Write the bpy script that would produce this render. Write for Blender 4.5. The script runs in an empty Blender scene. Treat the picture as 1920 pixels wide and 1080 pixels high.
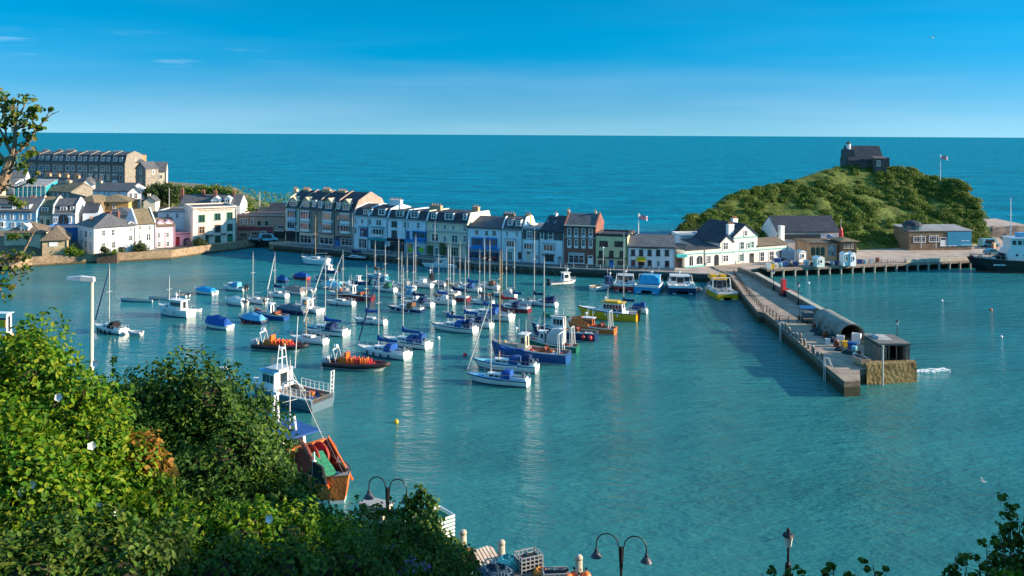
import bpy, bmesh, math, random
import numpy as np
from mathutils import Vector, Matrix
random.seed(7)
RNG = np.random.default_rng(11)
sc = bpy.context.scene
COL = sc.collection
R = math.radians
# ------------------------------------------------------------------ camera and survey of the place
H, F, CX, CY, ROLL = 32.0, 1663.0, 960.0, 252.0, R(0.298)   # eye height (m), focal length, principal column, horizon row, roll
def uv(px, py):
    dx, dy = px - CX, py - CY
    c, s = math.cos(ROLL), math.sin(ROLL)
    return dx * c + dy * s, -dx * s + dy * c
def at(px, py, z=0.0):            # the spot at height z that is seen in this direction
    u, v = uv(px, py)
    D = F * (H - z) / v
    return Vector((u * D / F, D, z))
def far(px, py, D):               # the spot D metres out in this direction
    u, v = uv(px, py)
    return Vector((u * D / F, D, H - v * D / F))
def zat(px, py, D): return far(px, py, D).z
def xat(px, D, py=450): return far(px, py, D).x
cam_d = bpy.data.cameras.new('camera')
cam = bpy.data.objects.new('camera', cam_d); COL.objects.link(cam)
cam.location = (0, 0, H)
cam.matrix_world = Matrix.Translation((0, 0, H)) @ Matrix.Rotation(R(90), 4, 'X') @ Matrix.Rotation(ROLL, 4, 'Z')
cam_d.sensor_fit = 'HORIZONTAL'; cam_d.sensor_width = 36.0
cam_d.lens = 36.0 * F / 1920.0
cam_d.shift_x = 0.0
cam_d.shift_y = -(540.0 - CY) / 1920.0
cam_d.clip_start = 0.2; cam_d.clip_end = 60000
sc.camera = cam
sc.view_settings.view_transform = 'Standard'; sc.view_settings.look = 'None'
sc.view_settings.gamma = 1.0; sc.view_settings.exposure = 1.07
sc.render.engine = 'CYCLES'
sc.cycles.use_denoising = True
sc.cycles.max_bounces = 6; sc.cycles.diffuse_bounces = 2; sc.cycles.glossy_bounces = 3
sc.cycles.transmission_bounces = 2; sc.cycles.transparent_max_bounces = 8
sc.cycles.caustics_reflective = False; sc.cycles.caustics_refractive = False
sc.cycles.sample_clamp_indirect = 6.0
# ------------------------------------------------------------------ light
SUN_EL, SUN_AZ = R(16.0), R(91.0)        # azimuth clockwise from the view direction (+Y)
sd = Vector((math.sin(SUN_AZ) * math.cos(SUN_EL), math.cos(SUN_AZ) * math.cos(SUN_EL), math.sin(SUN_EL)))
sl = bpy.data.lights.new('sun', 'SUN'); sl.energy = 5.0; sl.angle = R(0.5); sl.color = (1.0, 0.83, 0.62)
so = bpy.data.objects.new('sun', sl); COL.objects.link(so)
so.rotation_euler = (-sd).to_track_quat('-Z', 'Y').to_euler()
so.location = (80, 60, 90)
w = bpy.data.worlds.new('World'); sc.world = w; w.use_nodes = True
nt = w.node_tree; N = nt.nodes; L = nt.links
bg = N['Background']
sky = N.new('ShaderNodeTexSky'); sky.sky_type = 'NISHITA'; sky.sun_disc = False
sky.sun_elevation = SUN_EL; sky.sun_rotation = SUN_AZ
sky.altitude = 0; sky.air_density = 1.0; sky.dust_density = 0.3; sky.ozone_density = 4.0
tc = N.new('ShaderNodeTexCoord')
mp = N.new('ShaderNodeVectorMath'); mp.operation = 'MULTIPLY_ADD'; mp.inputs[1].default_value = (1, 1, 2.4); mp.inputs[2].default_value = (0, 0, 0.13)
L.new(tc.outputs['Generated'], mp.inputs[0])
nm = N.new('ShaderNodeVectorMath'); nm.operation = 'NORMALIZE'; L.new(mp.outputs[0], nm.inputs[0])
L.new(nm.outputs[0], sky.inputs['Vector'])
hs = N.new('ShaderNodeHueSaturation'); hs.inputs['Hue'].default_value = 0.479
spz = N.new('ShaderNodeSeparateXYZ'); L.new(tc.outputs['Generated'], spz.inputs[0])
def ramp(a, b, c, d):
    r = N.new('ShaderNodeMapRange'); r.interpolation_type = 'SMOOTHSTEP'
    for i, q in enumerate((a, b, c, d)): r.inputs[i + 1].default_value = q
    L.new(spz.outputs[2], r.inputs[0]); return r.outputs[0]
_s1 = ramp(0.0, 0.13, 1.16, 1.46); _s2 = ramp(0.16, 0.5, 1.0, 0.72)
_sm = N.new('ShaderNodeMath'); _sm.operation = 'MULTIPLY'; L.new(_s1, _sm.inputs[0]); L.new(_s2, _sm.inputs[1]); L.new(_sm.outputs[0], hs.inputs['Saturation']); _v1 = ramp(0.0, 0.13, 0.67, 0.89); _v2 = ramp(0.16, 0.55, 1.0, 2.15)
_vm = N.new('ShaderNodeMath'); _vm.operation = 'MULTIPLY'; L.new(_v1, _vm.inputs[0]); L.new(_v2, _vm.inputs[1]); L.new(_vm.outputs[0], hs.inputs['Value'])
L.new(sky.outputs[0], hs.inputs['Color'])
# a few thin cloud streaks low in the west
cn = N.new('ShaderNodeTexNoise'); cn.inputs['Scale'].default_value = 9.0; cn.inputs['Detail'].default_value = 7; cn.inputs['Roughness'].default_value = 0.62
cm = N.new('ShaderNodeVectorMath'); cm.operation = 'MULTIPLY'; cm.inputs[1].default_value = (1.0, 1.0, 11.0); L.new(tc.outputs['Generated'], cm.inputs[0]); L.new(cm.outputs[0], cn.inputs['Vector'])
def mrange(inp, a, b, c, d):
    r = N.new('ShaderNodeMapRange'); r.interpolation_type = 'SMOOTHSTEP'
    for i, q in enumerate((a, b, c, d)): r.inputs[i + 1].default_value = q
    L.new(inp, r.inputs[0]); return r.outputs[0]
def mul(a, b):
    r = N.new('ShaderNodeMath'); r.operation = 'MULTIPLY'; L.new(a, r.inputs[0]); L.new(b, r.inputs[1]); return r.outputs[0]
cf = mul(mul(mrange(cn.outputs['Fac'], 0.54, 0.74, 0, 0.18), mrange(spz.outputs[0], -0.20, -0.36, 0, 1)), mul(mrange(spz.outputs[2], 0.060, 0.085, 0, 1), mrange(spz.outputs[2], 0.092, 0.108, 1, 0)))
vn = N.new('ShaderNodeTexNoise'); vn.inputs['Scale'].default_value = 2.5; vn.inputs['Detail'].default_value = 3; L.new(cm.outputs[0], vn.inputs['Vector'])
veil = N.new('ShaderNodeMath'); veil.operation = 'ADD'; L.new(cf, veil.inputs[0]); L.new(mul(mrange(vn.outputs['Fac'], 0.35, 0.75, 0, 0.10), mrange(spz.outputs[2], 0.0, 0.12, 1, 0.2)), veil.inputs[1])
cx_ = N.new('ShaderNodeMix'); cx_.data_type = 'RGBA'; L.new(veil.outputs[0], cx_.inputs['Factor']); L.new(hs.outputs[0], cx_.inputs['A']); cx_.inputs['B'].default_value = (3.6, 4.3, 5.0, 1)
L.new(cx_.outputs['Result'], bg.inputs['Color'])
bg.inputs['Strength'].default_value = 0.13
# ------------------------------------------------------------------ materials
MATS = {}
def mat(name, col, rough=0.7, vary=0.12, scale=1.5, metal=0.0, bump=0.0, bscale=None, spec=0.3, coat=0.0, fine=0.0, stretch=None):
    """Procedural surface: a base colour mottled by two noises, with optional bump."""
    if name in MATS: return MATS[name]
    m = bpy.data.materials.new(name); m.use_nodes = True
    t = m.node_tree; n = t.nodes; l = t.links
    b = n['Principled BSDF']
    b.inputs['Roughness'].default_value = rough; b.inputs['Metallic'].default_value = metal
    b.inputs['Specular IOR Level'].default_value = spec
    if coat: b.inputs['Coat Weight'].default_value = coat; b.inputs['Coat Roughness'].default_value = 0.1
    g = n.new('ShaderNodeNewGeometry')
    src = g.outputs['Position']
    if stretch:
        ms = n.new('ShaderNodeVectorMath'); ms.operation = 'MULTIPLY'; ms.inputs[1].default_value = stretch
        l.new(src, ms.inputs[0]); src = ms.outputs[0]
    t1 = n.new('ShaderNodeTexNoise'); t1.inputs['Scale'].default_value = scale; t1.inputs['Detail'].default_value = 5
    t1.inputs['Roughness'].default_value = 0.65
    l.new(src, t1.inputs['Vector'])
    mr = n.new('ShaderNodeMapRange'); mr.inputs[1].default_value = 0.3; mr.inputs[2].default_value = 0.7
    mr.inputs[3].default_value = 1 - vary; mr.inputs[4].default_value = 1 + vary
    l.new(t1.outputs['Fac'], mr.inputs[0])
    mx = n.new('ShaderNodeVectorMath'); mx.operation = 'SCALE'; mx.inputs[0].default_value = col[:3]
    l.new(mr.outputs[0], mx.inputs['Scale'])
    out = mx.outputs[0]
    l.new(out, b.inputs['Base Color'])
    if bump:
        t2 = n.new('ShaderNodeTexNoise'); t2.inputs['Scale'].default_value = bscale or scale * 4; t2.inputs['Detail'].default_value = 4
        l.new(src, t2.inputs['Vector'])
        bp = n.new('ShaderNodeBump'); bp.inputs['Strength'].default_value = min(1, bump); bp.inputs['Distance'].default_value = 0.1 * max(1, bump)
        l.new(t2.outputs['Fac'], bp.inputs['Height']); l.new(bp.outputs[0], b.inputs['Normal'])
    MATS[name] = m
    return m
def stone(name, c1, c2, mortar, bw=0.5, bh=0.22, rough=0.9, vary=0.3, tide=None):
    """Coursed masonry or brick, laid on vertical faces by height and length."""
    if name in MATS: return MATS[name]
    m = bpy.data.materials.new(name); m.use_nodes = True
    t = m.node_tree; n = t.nodes; l = t.links; b = n['Principled BSDF']; b.inputs['Roughness'].default_value = rough
    b.inputs['Specular IOR Level'].default_value = 0.2
    g = n.new('ShaderNodeNewGeometry'); sp = n.new('ShaderNodeSeparateXYZ'); l.new(g.outputs['Position'], sp.inputs[0])
    ad = n.new('ShaderNodeMath'); ad.operation = 'ADD'; l.new(sp.outputs[0], ad.inputs[0]); l.new(sp.outputs[1], ad.inputs[1])
    cb = n.new('ShaderNodeCombineXYZ'); l.new(ad.outputs[0], cb.inputs[0]); l.new(sp.outputs[2], cb.inputs[1])
    br = n.new('ShaderNodeTexBrick'); br.inputs['Scale'].default_value = 1.0
    br.inputs['Color1'].default_value = (*c1, 1); br.inputs['Color2'].default_value = (*c2, 1); br.inputs['Mortar'].default_value = (*mortar, 1)
    br.inputs['Brick Width'].default_value = bw; br.inputs['Row Height'].default_value = bh; br.inputs['Mortar Size'].default_value = 0.03
    l.new(cb.outputs[0], br.inputs['Vector'])
    t1 = n.new('ShaderNodeTexNoise'); t1.inputs['Scale'].default_value = 0.9; t1.inputs['Detail'].default_value = 7; t1.inputs['Roughness'].default_value = 0.7
    l.new(g.outputs['Position'], t1.inputs['Vector'])
    mr = n.new('ShaderNodeMapRange'); mr.inputs[1].default_value = 0.3; mr.inputs[2].default_value = 0.7
    mr.inputs[3].default_value = 1 - vary; mr.inputs[4].default_value = 1 + vary; l.new(t1.outputs['Fac'], mr.inputs[0])
    mx = n.new('ShaderNodeVectorMath'); mx.operation = 'SCALE'; l.new(br.outputs['Color'], mx.inputs[0]); l.new(mr.outputs[0], mx.inputs['Scale'])
    out = mx.outputs[0]
    if tide:                                   # weed and damp staining up to the high-water line
        hh = n.new('ShaderNodeMath'); hh.operation = 'ADD'; l.new(sp.outputs[2], hh.inputs[0])
        jj = n.new('ShaderNodeMath'); jj.operation = 'MULTIPLY'; jj.inputs[1].default_value = -1.3; l.new(t1.outputs['Fac'], jj.inputs[0]); l.new(jj.outputs[0], hh.inputs[1])
        tm = n.new('ShaderNodeMapRange'); tm.inputs[1].default_value = tide - 0.85; tm.inputs[2].default_value = tide - 0.55; tm.inputs[3].default_value = 0.85; tm.inputs[4].default_value = 0.0; l.new(hh.outputs[0], tm.inputs[0])
        wm_ = n.new('ShaderNodeMix'); wm_.data_type = 'RGBA'; l.new(tm.outputs[0], wm_.inputs['Factor']); l.new(out, wm_.inputs['A']); wm_.inputs['B'].default_value = (0.035, 0.04, 0.02, 1); out = wm_.outputs['Result']
    l.new(out, b.inputs['Base Color'])
    bp = n.new('ShaderNodeBump'); bp.inputs['Strength'].default_value = 0.5; bp.inputs['Distance'].default_value = 0.08
    l.new(t1.outputs['Fac'], bp.inputs['Height']); l.new(bp.outputs[0], b.inputs['Normal'])
    MATS[name] = m
    return m
def roofmat(name, col, vary=0.22, rough=0.75):
    """Slates: rows across the slope with patchy weathering."""
    if name in MATS: return MATS[name]
    m = bpy.data.materials.new(name); m.use_nodes = True
    t = m.node_tree; n = t.nodes; l = t.links; b = n['Principled BSDF']; b.inputs['Roughness'].default_value = rough
    b.inputs['Specular IOR Level'].default_value = 0.15
    g = n.new('ShaderNodeNewGeometry'); sp = n.new('ShaderNodeSeparateXYZ'); l.new(g.outputs['Position'], sp.inputs[0])
    ad = n.new('ShaderNodeMath'); ad.operation = 'ADD'; l.new(sp.outputs[0], ad.inputs[0]); l.new(sp.outputs[1], ad.inputs[1])
    cb = n.new('ShaderNodeCombineXYZ'); l.new(ad.outputs[0], cb.inputs[0]); l.new(sp.outputs[2], cb.inputs[1])
    br = n.new('ShaderNodeTexBrick'); br.inputs['Scale'].default_value = 1.0
    d = [c * 0.8 for c in col]; u = [min(1, c * 1.2) for c in col]
    br.inputs['Color1'].default_value = (*d, 1); br.inputs['Color2'].default_value = (*u, 1); br.inputs['Mortar'].default_value = (*[c * 0.55 for c in col], 1)
    br.inputs['Brick Width'].default_value = 0.35; br.inputs['Row Height'].default_value = 0.2; br.inputs['Mortar Size'].default_value = 0.015
    l.new(cb.outputs[0], br.inputs['Vector'])
    t1 = n.new('ShaderNodeTexNoise'); t1.inputs['Scale'].default_value = 0.5; t1.inputs['Detail'].default_value = 6; t1.inputs['Roughness'].default_value = 0.7
    l.new(g.outputs['Position'], t1.inputs['Vector'])
    mr = n.new('ShaderNodeMapRange'); mr.inputs[1].default_value = 0.3; mr.inputs[2].default_value = 0.7
    mr.inputs[3].default_value = 1 - vary; mr.inputs[4].default_value = 1 + vary; l.new(t1.outputs['Fac'], mr.inputs[0])
    mx = n.new('ShaderNodeVectorMath'); mx.operation = 'SCALE'; l.new(br.outputs['Color'], mx.inputs[0]); l.new(mr.outputs[0], mx.inputs['Scale'])
    l.new(mx.outputs[0], b.inputs['Base Color'])
    MATS[name] = m
    return m
def leafmat(name, cols, trans=0.35, rough=0.55):
    """Leaves: each leaf picks its own colour; light passes through them."""
    if name in MATS: return MATS[name]
    m = bpy.data.materials.new(name); m.use_nodes = True
    t = m.node_tree; n = t.nodes; l = t.links; b = n['Principled BSDF']
    b.inputs['Roughness'].default_value = rough; b.inputs['Specular IOR Level'].default_value = 0.25
    g = n.new('ShaderNodeNewGeometry')
    cr = n.new('ShaderNodeValToRGB'); e = cr.color_ramp.elements
    cr.color_ramp.interpolation = 'LINEAR'
    while len(e) < len(cols): e.new(0.5)
    for i, c in enumerate(cols):
        e[i].position = i / (len(cols) - 1); e[i].color = (*c, 1)
    l.new(g.outputs['Random Per Island'], cr.inputs[0])
    l.new(cr.outputs[0], b.inputs['Base Color'])
    tr = n.new('ShaderNodeBsdfTranslucent'); l.new(cr.outputs[0], tr.inputs['Color'])
    mx = n.new('ShaderNodeMixShader'); mx.inputs[0].default_value = trans
    l.new(b.outputs[0], mx.inputs[1]); l.new(tr.outputs[0], mx.inputs[2])
    l.new(mx.outputs[0], n['Material Output'].inputs['Surface'])
    MATS[name] = m
    return m
# ------------------------------------------------------------------ mesh helpers
class MB:
    def __init__(s): s.v = []; s.f = []; s.m = []
    def add(s, vs, fs, m=0):
        o = len(s.v); s.v += [tuple(p) for p in vs]
        s.f += [tuple(i + o for i in f) for f in fs]; s.m += [m] * len(fs)
        return s
    def poly(s, pts, m=0): return s.add(pts, [tuple(range(len(pts)))], m)
    def box(s, x0, x1, y0, y1, z0, z1, m=0):
        return s.add([(x0, y0, z0), (x1, y0, z0), (x1, y1, z0), (x0, y1, z0), (x0, y0, z1), (x1, y0, z1), (x1, y1, z1), (x0, y1, z1)],
                     [(0, 3, 2, 1), (4, 5, 6, 7), (0, 1, 5, 4), (1, 2, 6, 5), (2, 3, 7, 6), (3, 0, 4, 7)], m)
    def prism(s, pts, vec, m=0):
        n = len(pts); vec = Vector(vec); a = [Vector(p) for p in pts]; b = [p + vec for p in a]
        return s.add(a + b, [tuple(range(n - 1, -1, -1)), tuple(range(n, 2 * n))] + [(i, (i + 1) % n, n + (i + 1) % n, n + i) for i in range(n)], m)
    def loft(s, rings, m=0, cap=True, closed=True):
        n = len(rings[0]); vs = [p for r in rings for p in r]; fs = []
        for k in range(len(rings) - 1):
            for i in range(n if closed else n - 1):
                j = (i + 1) % n
                fs.append((k * n + i, k * n + j, (k + 1) * n + j, (k + 1) * n + i))
        if cap and closed: fs += [tuple(range(n - 1, -1, -1)), tuple(range((len(rings) - 1) * n, len(rings) * n))]
        return s.add(vs, fs, m)
    def tube(s, p, q, r, n=6, r2=None, m=0):
        p, q = Vector(p), Vector(q); r2 = r if r2 is None else r2
        d = (q - p)
        if d.length < 1e-6: return s
        a = d.orthogonal().normalized(); b = d.normalized().cross(a)
        return s.loft([[p + (a * math.cos(t) + b * math.sin(t)) * r for t in [2 * math.pi * i / n for i in range(n)]],
                       [q + (a * math.cos(t) + b * math.sin(t)) * r2 for t in [2 * math.pi * i / n for i in range(n)]]], m)
    def path(s, pts, r, n=5, m=0):
        P = [Vector(p) for p in pts]; rings = []; a = None
        for i, p in enumerate(P):
            d = (P[min(i + 1, len(P) - 1)] - P[max(i - 1, 0)])
            if d.length < 1e-6: continue
            d.normalize(); a = d.orthogonal().normalized() if a is None else (a - d * a.dot(d))
            a = d.orthogonal().normalized() if a.length < 1e-3 else a.normalized()
            b = d.cross(a); k = 1.0
            if 0 < i < len(P) - 1: k = 1 / max(.6, math.cos(.5 * (p - P[i - 1]).angle(P[i + 1] - p, 0)))
            rings.append([p + (a * math.cos(t) + b * math.sin(t)) * r * k for t in [2 * math.pi * j / n for j in range(n)]])
        return s.loft(rings, m)
    def lathe(s, prof, c=(0, 0, 0), n=10, m=0):
        c = Vector(c)
        return s.loft([[c + Vector((r * math.cos(2 * math.pi * i / n), r * math.sin(2 * math.pi * i / n), z)) for i in range(n)] for r, z in prof], m)
    def ball(s, c, r, m=0, n=10, k=6, sq=(1, 1, 1)):
        c = Vector(c); rings = []
        for j in range(k + 1):
            t = math.pi * (0.02 + 0.96 * j / k)
            rings.append([c + Vector((r * sq[0] * math.sin(t) * math.cos(2 * math.pi * i / n), r * sq[1] * math.sin(t) * math.sin(2 * math.pi * i / n), -r * sq[2] * math.cos(t))) for i in range(n)])
        return s.loft(rings, m)
    def build(s, name, mats, parent=None, smooth=False, loc=None, rot=None):
        me = bpy.data.meshes.new(name); me.from_pydata(s.v, [], s.f)
        if not isinstance(mats, (list, tuple)): mats = [mats]
        for q in mats: me.materials.append(q)
        if len(mats) > 1: me.polygons.foreach_set('material_index', s.m)
        if smooth: me.polygons.foreach_set('use_smooth', [True] * len(s.f))
        me.update()
        o = bpy.data.objects.new(name, me); COL.objects.link(o)
        if parent is not None: o.parent = parent
        if loc is not None: o.location = loc
        if rot is not None: o.rotation_euler = rot
        return o
def tag(o, label=None, cat=None, group=None, kind=None):
    if label: o['label'] = label
    if cat: o['category'] = cat
    if group: o['group'] = group
    if kind: o['kind'] = kind
    return o
def thing(name, label, cat, loc=(0, 0, 0), rz=0.0, group=None):
    o = bpy.data.objects.new(name, None); COL.objects.link(o); o.empty_display_size = 0.3
    o.location = loc; o.rotation_euler = (0, 0, rz)
    return tag(o, label, cat, group)
def struct(name, mb, m, smooth=False):
    return tag(mb.build(name, m, smooth=smooth), kind='structure')
def kids(o): return [c for c in bpy.data.objects if c.parent == o]
def copy_tree(o, parent=None):
    c = o.copy(); COL.objects.link(c)
    c.parent = parent
    for ch in list(o.children): copy_tree(ch, c)
    return c
def leaf_mesh(name, P, Nrm, size, m, parent=None, aspect=0.62, fold=0.25):
    """One mesh of separate folded leaves at points P facing Nrm."""
    n = len(P); P = np.asarray(P, float); Nn = np.asarray(Nrm, float) + RNG.normal(0, 0.55, (n, 3))
    Nn /= np.linalg.norm(Nn, axis=1)[:, None] + 1e-9
    a = RNG.normal(size=(n, 3)); a -= Nn * (a * Nn).sum(1)[:, None]; a /= np.linalg.norm(a, axis=1)[:, None] + 1e-9
    b = np.cross(Nn, a); s = np.asarray(size, float).reshape(-1, 1) * np.ones((n, 1)) * RNG.uniform(0.7, 1.3, (n, 1))
    v = np.empty((n, 6, 3))
    v[:, 0] = P - a * s; v[:, 1] = P - a * s * 0.25 + b * s * aspect + Nn * s * fold; v[:, 2] = P + a * s * 0.5 + b * s * aspect * 0.75 + Nn * s * fold
    v[:, 3] = P + a * s * 1.1; v[:, 4] = P + a * s * 0.5 - b * s * aspect * 0.75 + Nn * s * fold; v[:, 5] = P - a * s * 0.25 - b * s * aspect + Nn * s * fold
    idx = (np.arange(n) * 6)[:, None, None] + np.array([[0, 3, 2, 1], [0, 5, 4, 3]])[None]
    me = bpy.data.meshes.new(name)
    me.vertices.add(n * 6); me.vertices.foreach_set('co', v.reshape(-1))
    me.loops.add(n * 8); me.loops.foreach_set('vertex_index', idx.reshape(-1).astype(np.int32))
    me.polygons.add(n * 2); me.polygons.foreach_set('loop_start', np.arange(0, n * 8, 4, dtype=np.int32))
    me.polygons.foreach_set('loop_total', np.full(n * 2, 4, dtype=np.int32))
    me.materials.append(m); me.update(); me.validate()
    o = bpy.data.objects.new(name, me); COL.objects.link(o)
    if parent is not None: o.parent = parent
    return o
def vnoise(x, y, seed=0):
    """Smooth value noise, numpy arrays in and out, about -1..1."""
    x = np.asarray(x, float); y = np.asarray(y, float)
    xi = np.floor(x).astype(int); yi = np.floor(y).astype(int); xf = x - xi; yf = y - yi
    def h(i, j):
        n = (i * 374761393 + j * 668265263 + seed * 974711) & 0x7fffffff
        n = ((n ^ (n >> 13)) * 1274126177) & 0x7fffffff
        return (n ^ (n >> 16)) / 0x7fffffff * 2 - 1
    u = xf * xf * (3 - 2 * xf); v = yf * yf * (3 - 2 * yf)
    a = h(xi, yi) * (1 - u) + h(xi + 1, yi) * u; b = h(xi, yi + 1) * (1 - u) + h(xi + 1, yi + 1) * u
    return a * (1 - v) + b * v
# ------------------------------------------------------------------ water
def water_mat():
    m = bpy.data.materials.new('water'); m.use_nodes = True
    t = m.node_tree; n = t.nodes; l = t.links; b = n['Principled BSDF']
    b.inputs['IOR'].default_value = 1.33; b.inputs['Roughness'].default_value = 0.06
    g = n.new('ShaderNodeNewGeometry'); pos = g.outputs['Position']
    sp = n.new('ShaderNodeSeparateXYZ'); l.new(pos, sp.inputs[0])
    def mapr(inp, a, b_, c, d):
        r = n.new('ShaderNodeMapRange'); r.inputs[1].default_value = a; r.inputs[2].default_value = b_; r.inputs[3].default_value = c; r.inputs[4].default_value = d
        l.new(inp, r.inputs[0]); return r.outputs[0]
    def noise(scale, detail, stretch, rough=0.6, rot=0.0):
        mp = n.new('ShaderNodeMapping'); mp.inputs['Scale'].default_value = stretch; mp.inputs['Rotation'].default_value = (0, 0, rot)
        l.new(pos, mp.inputs[0])
        x = n.new('ShaderNodeTexNoise'); x.inputs['Scale'].default_value = scale; x.inputs['Detail'].default_value = detail
        x.inputs['Roughness'].default_value = rough; l.new(mp.outputs[0], x.inputs['Vector']); return x.outputs['Fac']
    def math_(op, a, b_):
        x = n.new('ShaderNodeMath'); x.operation = op
        for i, q in enumerate((a, b_)):
            if isinstance(q, (int, float)): x.inputs[i].default_value = q
            else: l.new(q, x.inputs[i])
        return x.outputs[0]
    # sheltered harbour (near the town) is calm, the open sea is choppy
    shel = mapr(sp.outputs[0], -58, 30, 0.0, 1.0)
    opn = mapr(sp.outputs[1], 150, 330, 0.0, 1.0)
    amp = math_('ADD', math_('MULTIPLY', shel, 0.55), math_('MULTIPLY', opn, 1.6))
    amp = math_('ADD', amp, 0.16)
    w1 = noise(0.55, 3, (0.55, 1.3, 1), 0.55, 0.35)
    w2 = noise(2.2, 4, (0.6, 1.2, 1), 0.6, -0.3)
    w3 = noise(0.12, 2, (0.5, 1.4, 1), 0.5, 0.2)
    hgt = math_('ADD', math_('MULTIPLY', w1, 0.75), math_('MULTIPLY', w2, 0.30))
    hgt = math_('ADD', hgt, math_('MULTIPLY', w3, math_('MULTIPLY', opn, 2.0)))
    slick = noise(0.022, 3, (0.6, 1.5, 1), 0.55, 0.5)
    hgt = math_('MULTIPLY', hgt, math_('MULTIPLY', amp, mapr(slick, 0.38, 0.62, 0.62, 1.2)))
    bp = n.new('ShaderNodeBump'); bp.inputs['Strength'].default_value = 1.0; bp.inputs['Distance'].default_value = WAVE
    l.new(hgt, bp.inputs['Height']); l.new(bp.outputs[0], b.inputs['Normal'])
    # body colour of the water: green in the harbour, bluer out at sea, with the light and dark of wind patches painted in
    patch = noise(0.03, 4, (0.7, 1.6, 1), 0.6)
    cr = n.new('ShaderNodeMix'); cr.data_type = 'RGBA'
    cr.inputs['A'].default_value = (*HARB, 1); cr.inputs['B'].default_value = (*SEA, 1)
    l.new(opn, cr.inputs['Factor'])
    sc_ = n.new('ShaderNodeVectorMath'); sc_.operation = 'SCALE'; l.new(cr.outputs['Result'], sc_.inputs[0])
    chop = noise(0.22, 5, (0.35, 1.5, 1), 0.7, 0.12)  # light and dark of small waves painted into the open-sea colour
    l.new(math_('MULTIPLY', mapr(patch, 0.3, 0.7, 0.76, 1.24), math_('ADD', 1.0, math_('MULTIPLY', opn, mapr(chop, 0.3, 0.7, -0.28, 0.28)))), sc_.inputs['Scale'])
    l.new(mapr(opn, 0, 1, 0.5, 0.14), b.inputs['Specular IOR Level'])
    # scattered whitecaps on the open sea
    fo = noise(0.16, 6, (0.6, 2.2, 1), 0.72)
    fo = math_('MULTIPLY', mapr(fo, 0.665, 0.70, 0, 0.6), mapr(sp.outputs[1], 290, 420, 0, 1))
    fm = n.new('ShaderNodeMix'); fm.data_type = 'RGBA'; l.new(fo, fm.inputs['Factor']); l.new(sc_.outputs[0], fm.inputs['A'])
    fm.inputs['B'].default_value = (0.7, 0.75, 0.78, 1)
    l.new(fm.outputs['Result'], b.inputs['Base Color'])
    # a choppy sea turns most of its facets away from the low sky, so far out it mirrors less and shows more of its own colour
    df = n.new('ShaderNodeBsdfDiffuse'); l.new(fm.outputs['Result'], df.inputs['Color']); l.new(bp.outputs[0], df.inputs['Normal'])
    mxs = n.new('ShaderNodeMixShader'); l.new(mapr(opn, 0, 1, 0.0, 0.88), mxs.inputs[0]); l.new(b.outputs[0], mxs.inputs[1]); l.new(df.outputs[0], mxs.inputs[2])
    l.new(mxs.outputs[0], n['Material Output'].inputs['Surface'])
    return m
HARB, SEA, WAVE = (0.028, 0.172, 0.166), (0.0, 0.205, 0.305), 0.8
mb = MB()
xs = [-40000, -3000, -600, -200, 0, 200, 600, 3000, 40000]; ys = [-50, 60, 160, 300, 600, 1500, 5000, 50000]
nx = len(xs)
mb.add([(x, y, 0) for y in ys for x in xs], [(j * nx + i, j * nx + i + 1, (j + 1) * nx + i + 1, (j + 1) * nx + i) for j in range(len(ys) - 1) for i in range(nx - 1)])
struct('sea', mb, water_mat())
# ------------------------------------------------------------------ land
M_PAVE = mat('paving', (0.42, 0.33, 0.27), 0.9, 0.32, 0.3, bump=0.2, bscale=6)
M_ROAD = mat('asphalt', (0.11, 0.115, 0.12), 0.9, 0.2, 0.5)
M_DECK = mat('pier_paving', (0.33, 0.255, 0.195), 0.9, 0.38, 0.45, bump=0.3, bscale=5)
M_QWALL = stone('dark_quay_stone', (0.07, 0.075, 0.075), (0.12, 0.115, 0.10), (0.05, 0.05, 0.05), 0.8, 0.35, tide=0.9)
M_HWALL = stone('ochre_harbour_stone', (0.36, 0.25, 0.15), (0.27, 0.19, 0.12), (0.30, 0.23, 0.16), 0.7, 0.3, vary=0.45, tide=0.5)
M_BUTT = stone('brown_buttress_stone', (0.17, 0.11, 0.075), (0.11, 0.075, 0.055), (0.12, 0.09, 0.06), 0.6, 0.28, vary=0.4)
M_GRASS = mat('rough_grass', (0.10, 0.135, 0.025), 0.95, 0.45, 0.25, bump=1.0, bscale=1.2)
M_ROCK = mat('dark_rock', (0.05, 0.042, 0.038), 0.95, 0.5, 0.35, bump=3.0, bscale=0.9)
M_EARTH = mat('earth', (0.16, 0.12, 0.075), 0.95, 0.35, 0.3, bump=0.5)
ZQ = 1.7
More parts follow.
